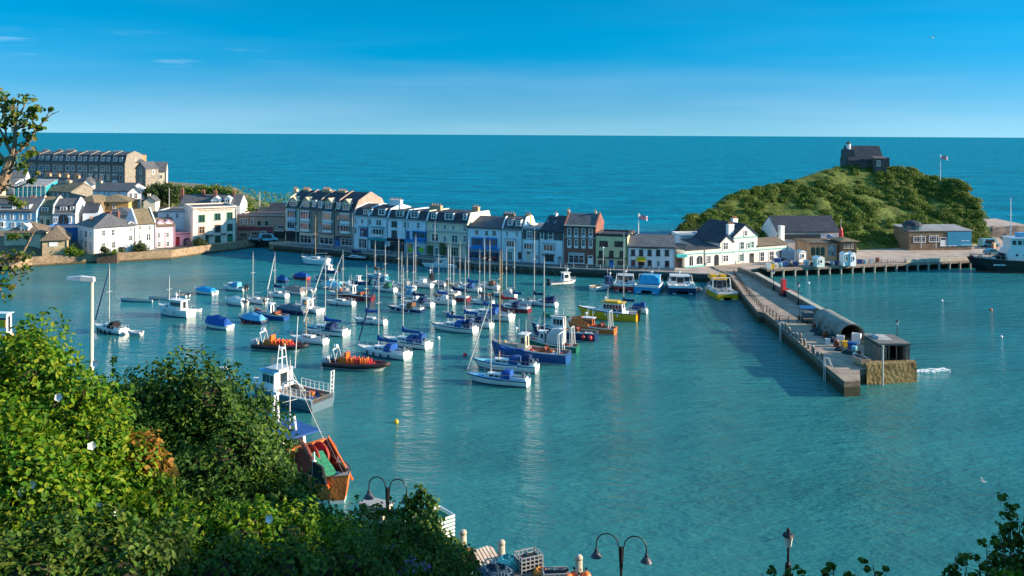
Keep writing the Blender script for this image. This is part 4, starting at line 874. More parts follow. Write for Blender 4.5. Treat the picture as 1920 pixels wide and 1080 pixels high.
# ------------------------------------------------------------------ the creamy hotel by the pier and what stands behind it
def hot(px, D, z=ZQ): q = far(px, 480, D); return Vector((q.x, q.y, z))
HA = (1284, 202.5); ang = 28.0
root = thing('pier_hotel', 'rambling cream hotel with tall gable, white chimneys and teal trim at the pier root', 'hotel', hot(*HA), R(ang))
def sub(xa, xb, yfoot=505):
    A = hot(*HA); d = Vector((math.cos(R(ang)), math.sin(R(ang)), 0))
    def D_at(px):
        k = uv(px, 480)[0] / F; t = (k * A.y - A.x) / (d.x - k * d.y); return A.y + d.y * t
    hh = House.__new__(House); hh.z0 = ZQ; hh.A = hot(xa, D_at(xa)); Bp = hot(xb, D_at(xb)); hh.W = (Bp - hh.A).length; hh.rz = R(ang); hh.d = d; hh.n = Vector((-d.y, d.x, 0)); hh.xa = xa; hh.xb = xb
    hh.root = root; hh.off = (hh.A - A).length
    n0 = set(o.name for o in root.children)
    return hh, n0
def shift(hh, n0):
    for o in list(root.children):
        if o.name not in n0: o.location.x += hh.off
CR = 'ivory'
def wing(xa, xb, ye, yr, rt, depth, roof, wins, setback=0.0, extra=None, yf=None):
    hh, n0 = sub(xa, xb); hh.body(CR, depth, hh.hz(ye), hh.hz(yr, (xa + xb) / 2, depth / 2 if rt != 'front' else 0), roof, rt); hh.windows(wins)
    if extra: extra(hh)
    shift(hh, n0)
M_TEALBAND = mat('teal_band', (0.12, 0.45, 0.45), 0.7)
wing(1284, 1322, 469, 455, 'hip', 9, 'dark', [Wd(1293, 1299.5, 479.5, 498, 'arch', 'frame'), Wd(1306.5, 1317, 479, 495, 'arch', 'frame')], extra=lambda q: (q.box('band', 1284.3, 1321.7, 474.5, 476.5, -0.12, -0.01, M_TEALBAND), q.box('plinth', 1284.3, 1321.7, 498.5, 505, -0.1, -0.01, M_TEALBAND)))
wing(1322.3, 1350, 467.5, 450, 'lean', 9, 'dark', [Wd(1324.5, 1333, 479, 494, 'grid', 'frame'), Wd(1340, 1347, 478, 501, 'arch', 'dark')], extra=lambda q: q.box('band', 1322.5, 1349.8, 473.5, 475.5, -0.12, -0.01, M_TEALBAND))
wing(1350.3, 1375, 455, 442, 'front', 10, 'dark', [Wd(1356, 1365, 454, 468, 'pair', 'frame'), Wd(1355.5, 1365.5, 478, 490.5, 'pair', 'frame')], extra=lambda q: (q.box('band', 1350.5, 1374.8, 472, 474, -0.12, -0.01, M_TEALBAND), q.chimneys([(1364, 1374, 420, 1.2, 'white', 3), (1372.5, 1381, 409.5, 6, 'white', 4)])))
wing(1375.3, 1420, 443.5, 421, 'front', 13, 'dark', [Wd(1395, 1401.5, 432, 442, 'sash', 'frame'), Wd(1387.5, 1395, 453, 467, 'sash', 'mint'), Wd(1400.5, 1406, 455, 465, 'sash', 'mint'), Wd(1408, 1413.5, 452, 464.5, 'sash', 'mint'), Wd(1386, 1395.5, 476, 489.5, 'grid', 'mint'), Wd(1406, 1413, 475, 495, 'door', 'dark')],
     extra=lambda q: (q.box('band', 1375.5, 1419.8, 444, 446, -0.12, -0.01, M_TEALBAND), q.box('band', 1375.5, 1419.8, 469.5, 471.5, -0.12, -0.01, M_TEALBAND)))
wing(1420.3, 1477, 461, 445.5, 'gable', 8, 'brown', [Wd(1424.5, 1433, 472, 490, 'sash', 'frame'), Wd(1442, 1451, 470.5, 488, 'sash', 'frame'), Wd(1460, 1468.5, 468.5, 484, 'sash', 'frame')], extra=lambda q: (q.box('band', 1420.5, 1476.8, 465.5, 467.5, -0.12, -0.01, M_TEALBAND), q.chimneys([(1461.5, 1468.5, 423, 4.2, 'white', 0)])))
mb = MB(); mb.box(7.5, 9, 0, 0, 0, 0); 
h = Hs('awning_kiosk', 'small turquoise canopied kiosk between inn and hotel', 1267, 1283, 203, 10, 503, 'kiosk', ground=False, z0=ZQ); h.body('brown', 3, h.hz(482), None, 'dark', 'flat', trim='teal')
h.box('awning', 1267.5, 1284, 476.5, 481, -1.6, -0.02, mat('turquoise_cloth', (0.05, 0.50, 0.52), 0.8)); h.windows([Wd(1269, 1281, 486, 500, 'shop', 'dark')])
h = Hs('rear_white_house', 'white flat roofed house behind the turquoise kiosk', 1276, 1322, 222, 8, 470, ground=False, z0=ZQ); h.body('white', 7, h.hz(443), None, 'lead', 'flat', trim='white'); h.windows([Wd(1309, 1316, 447, 450, 'plain', 'grey')])
h = Hs('boathouse', 'wide boathouse with navy roof and white end wall bearing a blue fish', 1456, 1574, 226, 4, 470, 'boathouse', ground=False, z0=ZQ); h.body('white', 11, h.hz(434.5), h.hz(405.5, 1500, 5.5), 'dark', 'gable', parapet=False)
h.box('dark_cladding', 1457, 1538, 439.5, 448, -0.3, -0.01, paint('dark'))
fx, fz = h.loc(1554, 443.5); fm = MB()
fm.prism([(fx - .75, -0.03, fz), (fx - .35, -0.03, fz + .42), (fx + .3, -0.03, fz + .35), (fx + .62, -0.03, fz + .05), (fx + 1.0, -0.03, fz + .4), (fx + .95, -0.03, fz - .1), (fx + 1.0, -0.03, fz - .45), (fx + .6, -0.03, fz - .1), (fx + .2, -0.03, fz - .35), (fx - .3, -0.03, fz - .38)], (0, -0.04, 0))
h.part(fm, 'fish_emblem', paint('blue'))
h = Hs('arcaded_hall', 'apricot classical hall with three arched doors and a mural', 1517.5, 1571, 216, 4, 484, 'hall', ground=False, z0=ZQ); h.body('apricot', 9, h.hz(456), h.hz(451, 1545, 4), 'brown', 'hip', over=0.5)
h.windows([Wd(1521.5, 1527.5, 464, 478, 'arch', 'green'), Wd(1530.5, 1536.5, 464, 478, 'arch', 'green'), Wd(1539.5, 1545.5, 463.5, 478.5, 'arch', 'green')]); h.box('cornice', 1517, 1571.5, 456, 458.6, -0.35, -0.02, paint('apricot'))
h.box('mural', 1552.5, 1567.5, 458.8, 481, -0.08, -0.01, mat('mural', (0.16, 0.28, 0.30), 0.8, 0.8, 0.9))
h = Hs('timber_pavilion', 'dark timber pavilion with mossy roof beside the apricot hall', 1578, 1606, 215, 6, 472, 'pavilion', ground=False, z0=ZQ); h.body('brown', 6, h.hz(453), h.hz(445, 1590, 3), 'lichen', 'hip', over=0.7); h.windows(rowW([1584, 1591, 1598], 4, 457, 466, 'sash', 'cream'))
h = Hs('blue_pavilion', 'long low pavilion, dark stone left and bright blue right, below the headland', 1705, 1822, 236, 6, 463, 'pavilion', ground=False, z0=ZQ); h.body('brownstone', 8, h.hz(433.5, 1760), h.hz(424.5, 1780, 4), 'lead', 'lean')
h.box('blue_panel', 1776, 1821, 434, 461.5, -0.15, -0.01, mat('bright_blue_paint', (0.02, 0.26, 0.42), 0.6, 0.15)); h.windows([Wd(1713, 1735, 443, 454, 'grid', 'frame'), Wd(1742, 1760, 442, 453, 'grid', 'frame'), Wd(1763, 1774, 445, 461, 'door', 'frame'), Wd(1778, 1783, 446, 460.5, 'door', 'frame'), Wd(1786.5, 1792.5, 446, 460.5, 'door', 'frame'), Wd(1803, 1808, 441, 451), Wd(1811, 1816, 441, 451), Wd(1802, 1820, 453, 458.5, 'plain', 'paleblue')])
mb = MB(); c = h.loc(1720, 430)[0]
mb.lathe([(2.4, h.hz(437)), (2.4, h.hz(424))], (c, 2.4, 0), 14, 0); mb.lathe([(2.75, h.hz(424)), (2.2, h.hz(419)), (1.2, h.hz(415.6)), (0.1, h.hz(414.2))], (c, 2.4, 0), 14, 1); h.part(mb, 'turret', [mat('turret_glass', (0.05, 0.12, 0.15), 0.3), rf('dark')])
# chapel on the headland
h = Hs('hilltop_chapel', 'dark slate roofed stone chapel with white lantern on the headland top', 1591, 1657, 285, -4, 319, 'chapel', ground=False); h.body('darkstone', 9, h.hz(300.5), h.hz(274.5, 1625, 4.5), 'dark', 'gable', base=-3)
h.root['label'] = 'stone chapel with dark slate roof and white lantern crowning the headland'
mb = MB(); a, zt = h.loc(1634, 298, 0); b, zb = h.loc(1656.5, 315, 0); mb.box(a, b, -2.6, 0.1, zb - 3, h.hz(297)); mb.prism([(a - .1, -2.8, h.hz(297.0)), (b + .1, -2.8, h.hz(297)), (b + .1, 0.4, h.hz(293)), (a - .1, 0.4, h.hz(293))], (0, 0, .15)); h.part(mb, 'porch', wallmat('darkstone'))
add_window(h.root, h.loc(1639, 308)[0], h.hz(310), h.loc(1645, 308)[0] - h.loc(1639, 308)[0], h.hz(300) - h.hz(310), 'sash', 'frame', y=-2.6)
mb = MB(); a, _ = h.loc(1589, 298); b, _ = h.loc(1604, 298); mb.box(a, b, 1.0, 7.0, -3, h.hz(281)); h.part(mb, 'lantern_tower', wallmat('darkstone'))
mb = MB(); cx_ = (a + b) / 2 + 0.2; z_ = h.hz(281); mb.lathe([(0.75, z_), (0.75, h.hz(269.5))], (cx_, 4, 0), 12, 0); mb.lathe([(0.95, h.hz(269.5)), (0.6, h.hz(267.5)), (0.05, h.hz(265.5))], (cx_, 4, 0), 12, 1); mb.tube((cx_, 4, h.hz(266)), (cx_, 4, h.hz(261.5)), 0.06, m=1); mb.lathe([(1.0, z_ + .0), (1.0, z_ + .15)], (cx_, 4, 0), 12, 1); h.part(mb, 'lantern', [paint('frame'), paint('dark')])
mb = MB(); a, _ = h.loc(1658, 298); b, _ = h.loc(1670, 298); mb.box(a, b, 1, 6, -3, h.hz(295)); h.part(mb, 'annexe', wallmat('darkstone'))
mb = MB(); a, _ = h.loc(1671, 316); b, _ = h.loc(1711, 317); mb.box(a, b, 1.2, 1.8, -2.5, h.hz(314.8)); o = h.part(mb, 'yard_wall', wallmat('darkstone'))
# ------------------------------------------------------------------ boats
BC = dict(white=(0.80, 0.80, 0.78), offwhite=(0.68, 0.67, 0.62), cream=(0.72, 0.64, 0.46), navy=(0.012, 0.03, 0.10), blue=(0.02, 0.085, 0.27), royal=(0.015, 0.085, 0.33), sky=(0.10, 0.36, 0.60), cyan=(0.02, 0.33, 0.62),
          teal=(0.03, 0.22, 0.30), green=(0.015, 0.15, 0.09), red=(0.42, 0.03, 0.03), maroon=(0.16, 0.02, 0.03), orange=(0.75, 0.17, 0.03), oldorange=(0.62, 0.17, 0.04), yellow=(0.72, 0.42, 0.01), black=(0.015, 0.016, 0.018), grey=(0.30, 0.31, 0.32), lgrey=(0.50, 0.51, 0.51),
          brown=(0.17, 0.085, 0.045), wood=(0.33, 0.17, 0.07), tan=(0.55, 0.40, 0.24), taupe=(0.27, 0.22, 0.20), rust=(0.22, 0.06, 0.03), steel=(0.55, 0.56, 0.57), pink=(0.65, 0.16, 0.20), buoyred=(0.62, 0.04, 0.05), slate=(0.10, 0.16, 0.20), aqua=(0.20, 0.55, 0.66))
def gel(c):
    if c == 'oldorange': return mat('rusty_orange_paint', BC[c], 0.6, 0.45, 1.1, bump=.3)
    return mat('gelcoat_' + c, BC[c], 0.28, 0.06, 1.2, spec=0.5)
def cloth(c): return mat('canvas_' + c, BC[c], 0.9, 0.15, 1.5, bump=0.4, bscale=4)
def wet(c): return mat('deck_' + c, BC[c], 0.7, 0.16, 2.0)
M_DARKGL = mat('boat_glass', (0.02, 0.03, 0.04), 0.08, 0.2, 1, spec=0.7)
M_ALU = mat('alloy_spar', (0.66, 0.65, 0.60), 0.35, 0.1, 1, metal=0.35)
M_WSPAR = mat('varnished_spar', (0.55, 0.38, 0.17), 0.4, 0.15, 1)
M_STEEL = mat('stainless_rail', (0.62, 0.63, 0.64), 0.3, 0.05, 1, metal=0.8)
M_WIRE = mat('rigging_wire', (0.32, 0.33, 0.34), 0.4, 0.05, 1, metal=0.4)
M_RUBBER = mat('black_rubber', (0.018, 0.018, 0.02), 0.6, 0.2, 2)
def bsolve(x0, x1, yb, a, r):
    c, s = math.cos(R(a)), math.sin(R(a))
    pts = [(0.5, 0.0), (0.2, r / 2), (0.2, -r / 2), (-0.5, 0.42 * r), (-0.5, -0.42 * r)]
    rot = [(x * c - y * s, x * s + y * c) for x, y in pts]
    xm = (x0 + x1) / 2; near = F * H / uv(xm, yb)[1]; L_ = 9.0; X = 0.0
    for _ in range(12):
        Y = near - L_ * min(y for x, y in rot[1:])
        ex = [960 + F * (X + L_ * x) / (Y + L_ * y) for x, y in rot]
        L_ *= (x1 - x0) / (max(ex) - min(ex)); X += (xm - (max(ex) + min(ex)) / 2) * Y / F
    return Vector((X, Y, 0)), R(a), L_, L_ * r
class Boat:
    def __init__(s, name, label, cat, x0, x1, yb, a=146.0, r=0.32, group=None, L=None):
        s.loc, s.rz, s.L, s.B = bsolve(x0, x1, yb, a, r)
        s.root = thing(name, label, cat, s.loc, s.rz, group)
        s.c, s.s = math.cos(s.rz), math.sin(s.rz)
    def part(s, mb, name, m, smooth=False, parent=None): return mb.build(name, m, parent or s.root, smooth)
    def along(s, px, z=0):                 # where along the keel line a picture column falls
        k = uv(px, 560)[0] / F
        return (k * s.loc.y - s.loc.x) / (s.c - k * s.s)
    def ztop(s, px, py, x): return zat(px, py, s.loc.y + s.s * x)
    def half(s, t, full=0.82, pin=2.2, wide=0.4):
        return s.B / 2 * (1 - max(0.0, (t - wide) / (1 - wide)) ** pin) * (full + (1 - full) * min(1, t / wide)) + 0.015
    def sheer(s, t): return s.fb * (1 + s.rise * max(0, (t - 0.25) / 0.75) ** 1.6 + 0.06 * max(0, 0.25 - t))
    def hull(s, fb, top='white', stripe='navy', bottom='navy', rise=0.3, full=0.82, pin=2.2, wide=0.4, rake=0.09, band=None, deck='offwhite', well=None, strh=0.14, trans=0.0):
        s.fb, s.rise, s.fp = fb, rise, (full, pin, wide); L_ = s.L; n = 13; rings = []; dl = []; dr = []
        for i in range(n):
            t = i / (n - 1); b = s.half(t, full, pin, wide); z = s.sheer(t); x = -L_ / 2 + L_ * t; rk = rake * L_ * t ** 5; tr = trans * (1 - t) ** 6
            P = [(x - tr * 0, b, z), (x - rk * .1, b * .995, z - min(0.16, z * .2)), (x - rk * .5, b * .95, z * .5), (x - rk * .9, b * .87, strh), (x - rk, b * .84, 0.0), (x - rk * 1.15, b * .5, -.35), (x - rk * 1.2, 0.0, -.5)]
            rings.append(P + [(p[0], -p[1], p[2]) for p in P[-2::-1]])
            dl.append((x, b * .97, z - 0.03)); dr.append((x, -b * .97, z - 0.03))
        mb = MB(); m_ = len(rings[0]); vs = [p for q in rings for p in q]; fs = []; ms = []
        rowm = [3, 0, 0, 1, 2, 2, 2, 2, 1, 0, 0, 3]
        for k in range(n - 1):
            for i in range(m_ - 1):
                fs.append((k * m_ + i, k * m_ + i + 1, (k + 1) * m_ + i + 1, (k + 1) * m_ + i)); ms.append(rowm[i])
        mb.v = vs; mb.f = fs; mb.m = ms
        mb.f.append(tuple(range(m_ - 1, -1, -1))); mb.m.append(0)
        h = s.part(mb, 'hull', [gel(top), gel(stripe), gel(bottom), gel(band or top)])
        d = MB()
        if well is None:
            for k in range(n - 1): d.poly([dr[k], dr[k + 1], dl[k + 1], dl[k]])
            s.part(d, 'deck', wet(deck))
        else:                                                       # open or part-decked boat: a well with sides
            x0, x1, dz, wc = well
            k0 = max(0, int(round(x0 * (n - 1)))); k1 = int(round(x1 * (n - 1)))
            for k in range(n - 1):
                if k < k0 or k >= k1: d.poly([dr[k], dr[k + 1], dl[k + 1], dl[k]], 0)
                else:
                    il, il2 = (dl[k][0], dl[k][1] * .86, dl[k][2]), (dl[k + 1][0], dl[k + 1][1] * .86, dl[k + 1][2])
                    ir, ir2 = (il[0], -il[1], il[2]), (il2[0], -il2[1], il2[2])
                    lo = lambda p: (p[0], p[1], p[2] - dz)
                    d.poly([dl[k], il, il2, dl[k + 1]][::-1], 0); d.poly([dr[k], ir, ir2, dr[k + 1]], 0)
                    d.poly([il, lo(il), lo(il2), il2], 1); d.poly([ir, ir2, lo(ir2), lo(ir)], 1); d.poly([lo(ir), lo(ir2), lo(il2), lo(il)], 1)
                    if k == k0: d.poly([il, ir, lo(ir), lo(il)], 1)
                    if k == k1 - 1: d.poly([il2, lo(il2), lo(ir2), ir2], 1)
            s.part(d, 'deck', [wet(deck), wet(wc)])
        return h
    def bw(s, x): return s.half((x + s.L / 2) / s.L, *s.fp)
    def zs(s, x): return s.sheer((x + s.L / 2) / s.L)
    def trunk(s, x0, x1, h, wf=0.62, c='white', name='cabin', front=0.5, win=True, z=None, taper=0.85, glass=M_DARKGL, roofc=None, ys=None, nwin=3):
        """A cabin block with sloping front and side windows."""
        mb = MB(); zz = min(s.zs(x0), s.zs(x1)) - 0.06 if z is None else z
        b0 = s.bw(x0) * wf if ys is None else ys; b1 = (s.bw(x1) * wf if ys is None else ys); top0 = zz + h; hh = h
        lo = [(x0, b0, zz), (x0, -b0, zz), (x1, -b1, zz), (x1, b1, zz)]
        hi = [(x0 + .06, b0 * taper, top0), (x0 + .06, -b0 * taper, top0), (x1 - front, -b1 * taper, top0), (x1 - front, b1 * taper, top0)]
        mb.loft([lo, hi]); crown = [(p[0] * 1.0, p[1] * .7, p[2] + .06) for p in hi]; mb.loft([hi, crown])
        if roofc: mb.m[-1] = 1
        o = s.part(mb, name, [gel(c), gel(roofc or c)])
        if win:
            x1w = x1 - front - 0.15; dx = (x1w - x0 - .25) / nwin
            for i in range(nwin):
                xa, xb = x0 + .2 + dx * i, x0 + .2 + dx * (i + .82)
                for sg in ():
                    q = []
                    for (x, f_) in ((xa, .38), (xb, .38), (xb, .82), (xa, .82)):
                        bb = b0 + (b1 - b0) * (x - x0) / (x1 - x0); yy = bb * (1 - (1 - taper) * f_) + 0.015
                        q.append((x, sg * yy, zz + hh * f_))
                    g.prism(q, (0, sg * .02, 0))
            for sg in (1, -1):
                g = MB()
                for i in range(nwin):
                    xa, xb = x0 + .2 + dx * i, x0 + .2 + dx * (i + .82); q = []
                    for (x, f_) in ((xa, .38), (xb, .38), (xb, .82), (xa, .82)):
                        bb = b0 + (b1 - b0) * (x - x0) / (x1 - x0); q.append((x, sg * (bb * (1 - (1 - taper) * f_) + 0.015), zz + hh * f_))
                    g.prism(q, (0, sg * .02, 0))
                g.build('cabin_window', glass, o)
            g = MB(); q = []
            for (y, f_) in ((-.8, .4), (.8, .4), (.76, .85), (-.76, .85)):
                q.append((x1 - front * f_ + .02, y * b1 * (1 - (1 - taper) * f_), zz + hh * f_))
            g.prism(q, (.02, 0, .01))
            g.build('cabin_window', glass, o)
        return o
    def rails(s, h=0.6, x0=-0.48, x1=0.47, n=8, r=0.018, pulpit=True):
        mb = MB(); pts = {1: [], -1: []}
        for i in range(n + 1):
            x = s.L * (x0 + (x1 - x0) * i / n)
            for sg in (1, -1):
                p = (x, sg * s.bw(x) * .93, s.zs(x)); q = (x, sg * s.bw(x) * .93, s.zs(x) + h); mb.tube(p, q, r, 4); pts[sg].append(q)
        for sg in (1, -1): mb.path(pts[sg], r, 4)
        if pulpit: mb.tube(pts[1][-1], pts[-1][-1], r * 1.3, 4); mb.tube(pts[1][0], pts[-1][0], r * 1.3, 4)
        return s.part(mb, 'guard_rail', M_STEEL)
    def mast(s, x, ztop, m=M_ALU, r=0.085, spreaders=1, stays=True, furl=None, wide=None):
        z0 = s.zs(x); mb = MB(); mb.tube((x, 0, z0 - .1), (x, 0, ztop), r, 7, r * .75)
        hgt = ztop - z0
        for i in range(spreaders):
            zz = z0 + hgt * ((i + 1) / (spreaders + 1) + .08); mb.tube((x, -.1 * s.B - .35, zz), (x, .1 * s.B + .35, zz), .03, 4)
        mb.tube((x - .25, 0, ztop), (x + .12, 0, ztop + .05), .02, 4); mb.tube((x, 0, ztop), (x, 0, ztop + .45), .015, 4)
        s.part(mb, 'mast', m)
        if stays:
            w = MB(); bx = s.L * .48; zb = s.zs(bx) + .1; a = .02
            w.tube((bx, 0, zb), (x, 0, ztop - .05), a, 3); w.tube((-s.L * .48, 0, s.zs(-s.L * .48)), (x, 0, ztop), a, 3)
            zz = z0 + hgt * .58
            for sg in (1, -1):
                w.tube((x - .2, sg * s.bw(x) * .9, z0), (x, sg * (.1 * s.B + .35), zz), a, 3); w.tube((x, sg * (.1 * s.B + .35), zz), (x, 0, ztop - .2), a, 3); w.tube((x + .3, sg * s.bw(x) * .9, z0), (x, 0, zz - .3), a, 3)
            s.part(w, 'rigging', M_WIRE)
            if furl:
                f = MB(); p = Vector((bx - .05, 0, zb + .35)); q = Vector((x + .1, 0, ztop - .5)); f.tube(p, p.lerp(q, .35), .10, 6, .11); f.tube(p.lerp(q, .35), q, .11, 6, .05); s.part(f, 'furled_jib', cloth(furl))
    def boom(s, x, cover, length=None, z=None, lift=0.15):
        ln = length or s.L * .40; zz = (z or s.zs(x) + 1.35)
        mb = MB(); mb.tube((x - .1, 0, zz), (x - ln, 0, zz + lift), .06, 6); b = s.part(mb, 'boom', M_ALU)
        if cover:
            c = MB(); n = 7; rings = []
            for i in range(n + 1):
                t = i / n; xx = x + .12 - (ln * .97) * t; hh = .30 * (1 - .55 * t) + (.55 * max(0, 1 - t * 5)); ww = .17 * (1 - .5 * t); z_ = zz + lift * t - .05
                rings.append([(xx, ww, z_), (xx, ww * .9, z_ + hh * .6), (xx, 0.02, z_ + hh + .12), (xx, -ww * .9, z_ + hh * .6), (xx, -ww, z_), (xx, 0, z_ - .12)])
            c.loft(rings); s.part(c, 'sail_cover', cloth(cover), True)
    def hood(s, x, c, h=0.82, ln=1.25, w=0.68):
        zz = s.zs(x) + .25; mb = MB(); rings = []
        for t, k in ((0, .55), (.25, .92), (.7, 1.0), (1, .96)):
            xx = x + ln * (.5 - t); b = s.bw(x) * w
            rings.append([(xx, b, zz - .2), (xx, b * .95, zz + h * k * .7), (xx, b * .55, zz + h * k), (xx, -b * .55, zz + h * k), (xx, -b * .95, zz + h * k * .7), (xx, -b, zz - .2)])
        mb.loft(rings); o = s.part(mb, 'spray_hood', cloth(c))
        return o
    def cockpit(s, x0, x1, c='slate', wf=.5):
        mb = MB(); z = s.zs(x0) + .05; a, b = s.bw(x0) * wf, s.bw(x1) * wf
        mb.box(x0, x1, a, a + .12, z - .1, z + .22, 0); mb.box(x0, x1, -a - .12, -a, z - .1, z + .22, 0); mb.box(x0 - .1, x0, -a - .12, a + .12, z - .1, z + .2, 0)
        mb.poly([(x0, -a, z), (x1, -a, z), (x1, a, z), (x0, a, z)], 1); mb.box(x0 + .2, x0 + .5, -.25, .25, z, z + .7, 1)
        return s.part(mb, 'cockpit', [gel('white'), wet(c)])
    def fenders(s, n, c='navy', side=1, x0=-.3, x1=.28):
        for i in range(n):
            x = s.L * (x0 + (x1 - x0) * (i + .5) / n); mb = MB(); z = s.zs(x)
            mb.lathe([(.02, z - .15), (.12, z - .25), (.13, z - .65), (.03, z - .75)], (x, side * (s.bw(x) + .10), 0), 8); s.part(mb, 'fender', gel(c), True)
    def outboard(s, y=0, c='black', x=None, sc=1.0):
        x = -s.L / 2 if x is None else x; z = s.zs(-s.L / 2); mb = MB()
        mb.loft([[(x - .5 * sc, y - .17 * sc, z), (x - .05, y - .17 * sc, z), (x - .05, y + .17 * sc, z), (x - .5 * sc, y + .17 * sc, z)], [(x - .55 * sc, y - .2 * sc, z + .3 * sc), (x - .05, y - .2 * sc, z + .3 * sc), (x - .05, y + .2 * sc, z + .3 * sc), (x - .55 * sc, y + .2 * sc, z + .3 * sc)], [(x - .48 * sc, y - .14 * sc, z + .58 * sc), (x - .1, y - .14 * sc, z + .62 * sc), (x - .1, y + .14 * sc, z + .62 * sc), (x - .48 * sc, y + .14 * sc, z + .58 * sc)]])
        mb.box(x - .35 * sc, x - .12, y - .07, y + .07, -.5, z); s.part(mb, 'outboard', gel(c))
    def tarp(s, x0, x1, c, h=0.7, hf=None, over=1.02):
        """A canvas cover stretched over a ridge, sagging to the gunwales."""
        mb = MB(); rings = []; n = 8; hf = h * .45 if hf is None else hf
        for i in range(n + 1):
            t = i / n; x = x0 + (x1 - x0) * t; b = s.bw(x) * over; z = s.zs(x) - .10
            k = (h * min(1, t * 6 + .35) if t < .6 else h + (hf - h) * (t - .6) / .4)
            k = k * (1 - .12 * math.sin(t * 9)) if 0 < i < n else k
            rings.append([(x, b, z), (x, b * .97, z + .16), (x, b * .45, z + .12 + k * .68), (x, 0, z + .1 + k), (x, -b * .45, z + .12 + k * .68), (x, -b * .97, z + .16), (x, -b, z)])
        mb.loft(rings); return s.part(mb, 'canvas_cover', cloth(c))
    def wheelhouse(s, x0, x1, h, c='white', wf=.6, roofc=None, z=None, ys=None, nwin=3, front=.35, over=.15):
        o = s.trunk(x0, x1, h, wf, c, 'wheelhouse', front, True, z, .93, ys=ys, nwin=nwin)
        zz = (min(s.zs(x0), s.zs(x1)) - .06 if z is None else z) + h; b = (s.bw((x0 + x1) / 2) * wf if ys is None else ys) * .97
        r = MB(); r.box(x0 - over - .1, x1 - front + over + .1, -b - over * .6, b + over * .6, zz + .03, zz + .12); r.build('roof', gel(roofc or c), o)
        # dark doorway facing aft
        d = MB(); d.box(x0 - .02, x0 + .02, -b * .35, b * .35, zz - h * .85, zz - h * .12); d.build('doorway', M_DARKGL, o)
        return o, zz + .12
    def aerials(s, x, z, n=2, h=2.2, dome=True):
        mb = MB()
        for i in range(n):
            y = (i - (n - 1) / 2) * .8; mb.tube((x, y, z), (x - .1 * i, y, z + h * (1 - .15 * i)), .022, 4)
        if dome: mb.tube((x + .3, 0, z), (x + .3, 0, z + .5), .05, 6); mb.lathe([(.05, z + .5), (.25, z + .53), (.26, z + .68), (.12, z + .78)], (x + .3, 0, 0), 10)
        s.part(mb, 'aerial_mast', gel('white'))
    def gantry(s, x, h, w=.85, c='white', r=.06, lean=0.2):
        mb = MB(); b = s.bw(x) * w; z = s.zs(x)
        mb.path([(x, b, z), (x + lean, b * .9, z + h), (x + lean, -b * .9, z + h), (x, -b, z)], r, 6); mb.path([(x + .3, b, z), (x + lean + .25, b * .9, z + h)], r * .8, 5); mb.path([(x + .3, -b, z), (x + lean + .25, -b * .9, z + h)], r * .8, 5)
        s.part(mb, 'gantry', gel(c))
    def sundries(s, x0, x1, n, cols, size=.35, z=None, wf=.6):
        """Boxes, coils and pots lying about the deck: one part each."""
        rr = random.Random(int(s.loc.x * 100))
        for i in range(n):
            x = rr.uniform(x0, x1); y = rr.uniform(-1, 1) * s.bw(x) * wf; zz = s.zs(x) - .05 if z is None else z; a = rr.uniform(.5, 1.2) * size; mb = MB()
            if rr.random() < .5: mb.box(x - a, x + a, y - a * .6, y + a * .6, zz, zz + a * 1.1)
            else: mb.lathe([(a, zz), (a * 1.05, zz + a * .4), (a * .6, zz + a * .8)], (x, y, 0), 9)
            s.part(mb, rr.choice(['fish_box', 'rope_coil', 'deck_locker']), wet(rr.choice(cols)))
def yacht(x0, x1, yb, label, a=146, hullc='white', stripe='navy', deck='offwhite', cover=None, hood=None, mx=None, mt=None, spar=None, furl=None, fend=0, fendc='navy', band=None, r=.31, r_out=False, dinghy=False, rail=True, cabc='white', bimini=None, name='yacht', group='yachts moored in the harbour', wind=False, boomz=None, fb=None):
    b = Boat(name, label, 'yacht', x0, x1, yb, a, r, group); L_ = b.L
    b.hull(fb or max(.62, .095 * L_), hullc, stripe, 'navy' if stripe != 'red' else 'red', band=band or hullc, deck=deck, rake=.10)
    b.trunk(-L_ * .16, L_ * .22, .42 + .012 * L_, .60, cabc, front=.7, nwin=3, roofc=None)
    b.cockpit(-L_ * .46, -L_ * .17)
    xm = L_ * .09
    if mx is not None: xm = max(-L_ * .08, min(L_ * .26, b.along(mx)))
    if mt is not None: b.mast(xm, b.ztop(mx or (x0 + x1) / 2, mt, xm), M_WSPAR if spar == 'wood' else M_ALU, .07, 1 if L_ < 9 else 2, True, furl)
    if mt is not None: b.boom(xm, cover, z=(b.zs(xm) + 1.25) if boomz is None else boomz)
    if hood: b.hood(-L_ * .16, hood)
    if bimini: b.hood(-L_ * .34, bimini, 1.1, 1.1, .62)
    if rail: b.rails()
    if fend: b.fenders(fend, fendc)
    if r_out: b.outboard(.3)
    return b
def cabin_boat(x0, x1, yb, label, a=146, hullc='white', stripe='navy', cab=(-.05, .25), h=1.1, cabc='white', deck='offwhite', well='lgrey', roofc=None, out=1, outc='black', r=.36, rail=True, aer=False, canopy=None, name='motor_boat', fb=None, band=None, group='small motor boats moored in the harbour', fend=0, fendc='pink'):
    b = Boat(name, label, 'motor boat', x0, x1, yb, a, r, group); L_ = b.L
    b.hull(fb or max(.6, .12 * L_), hullc, stripe, stripe, rise=.35, full=.92, deck=deck, band=band, well=(.02, .42, .35, well))
    o, zt = b.wheelhouse(L_ * cab[0], L_ * cab[1], h, cabc, .68, roofc)
    if canopy: b.hood(L_ * cab[0] - .6, canopy, h + .1, 1.6, .72)
    if rail: b.rails(.5, .02, .46, 5)
    for i in range(out): b.outboard((i - (out - 1) / 2) * .6, outc)
    if aer: b.aerials(L_ * (cab[0] + cab[1]) / 2, zt, 2, 1.8)
    if fend: b.fenders(fend, fendc)
    return b
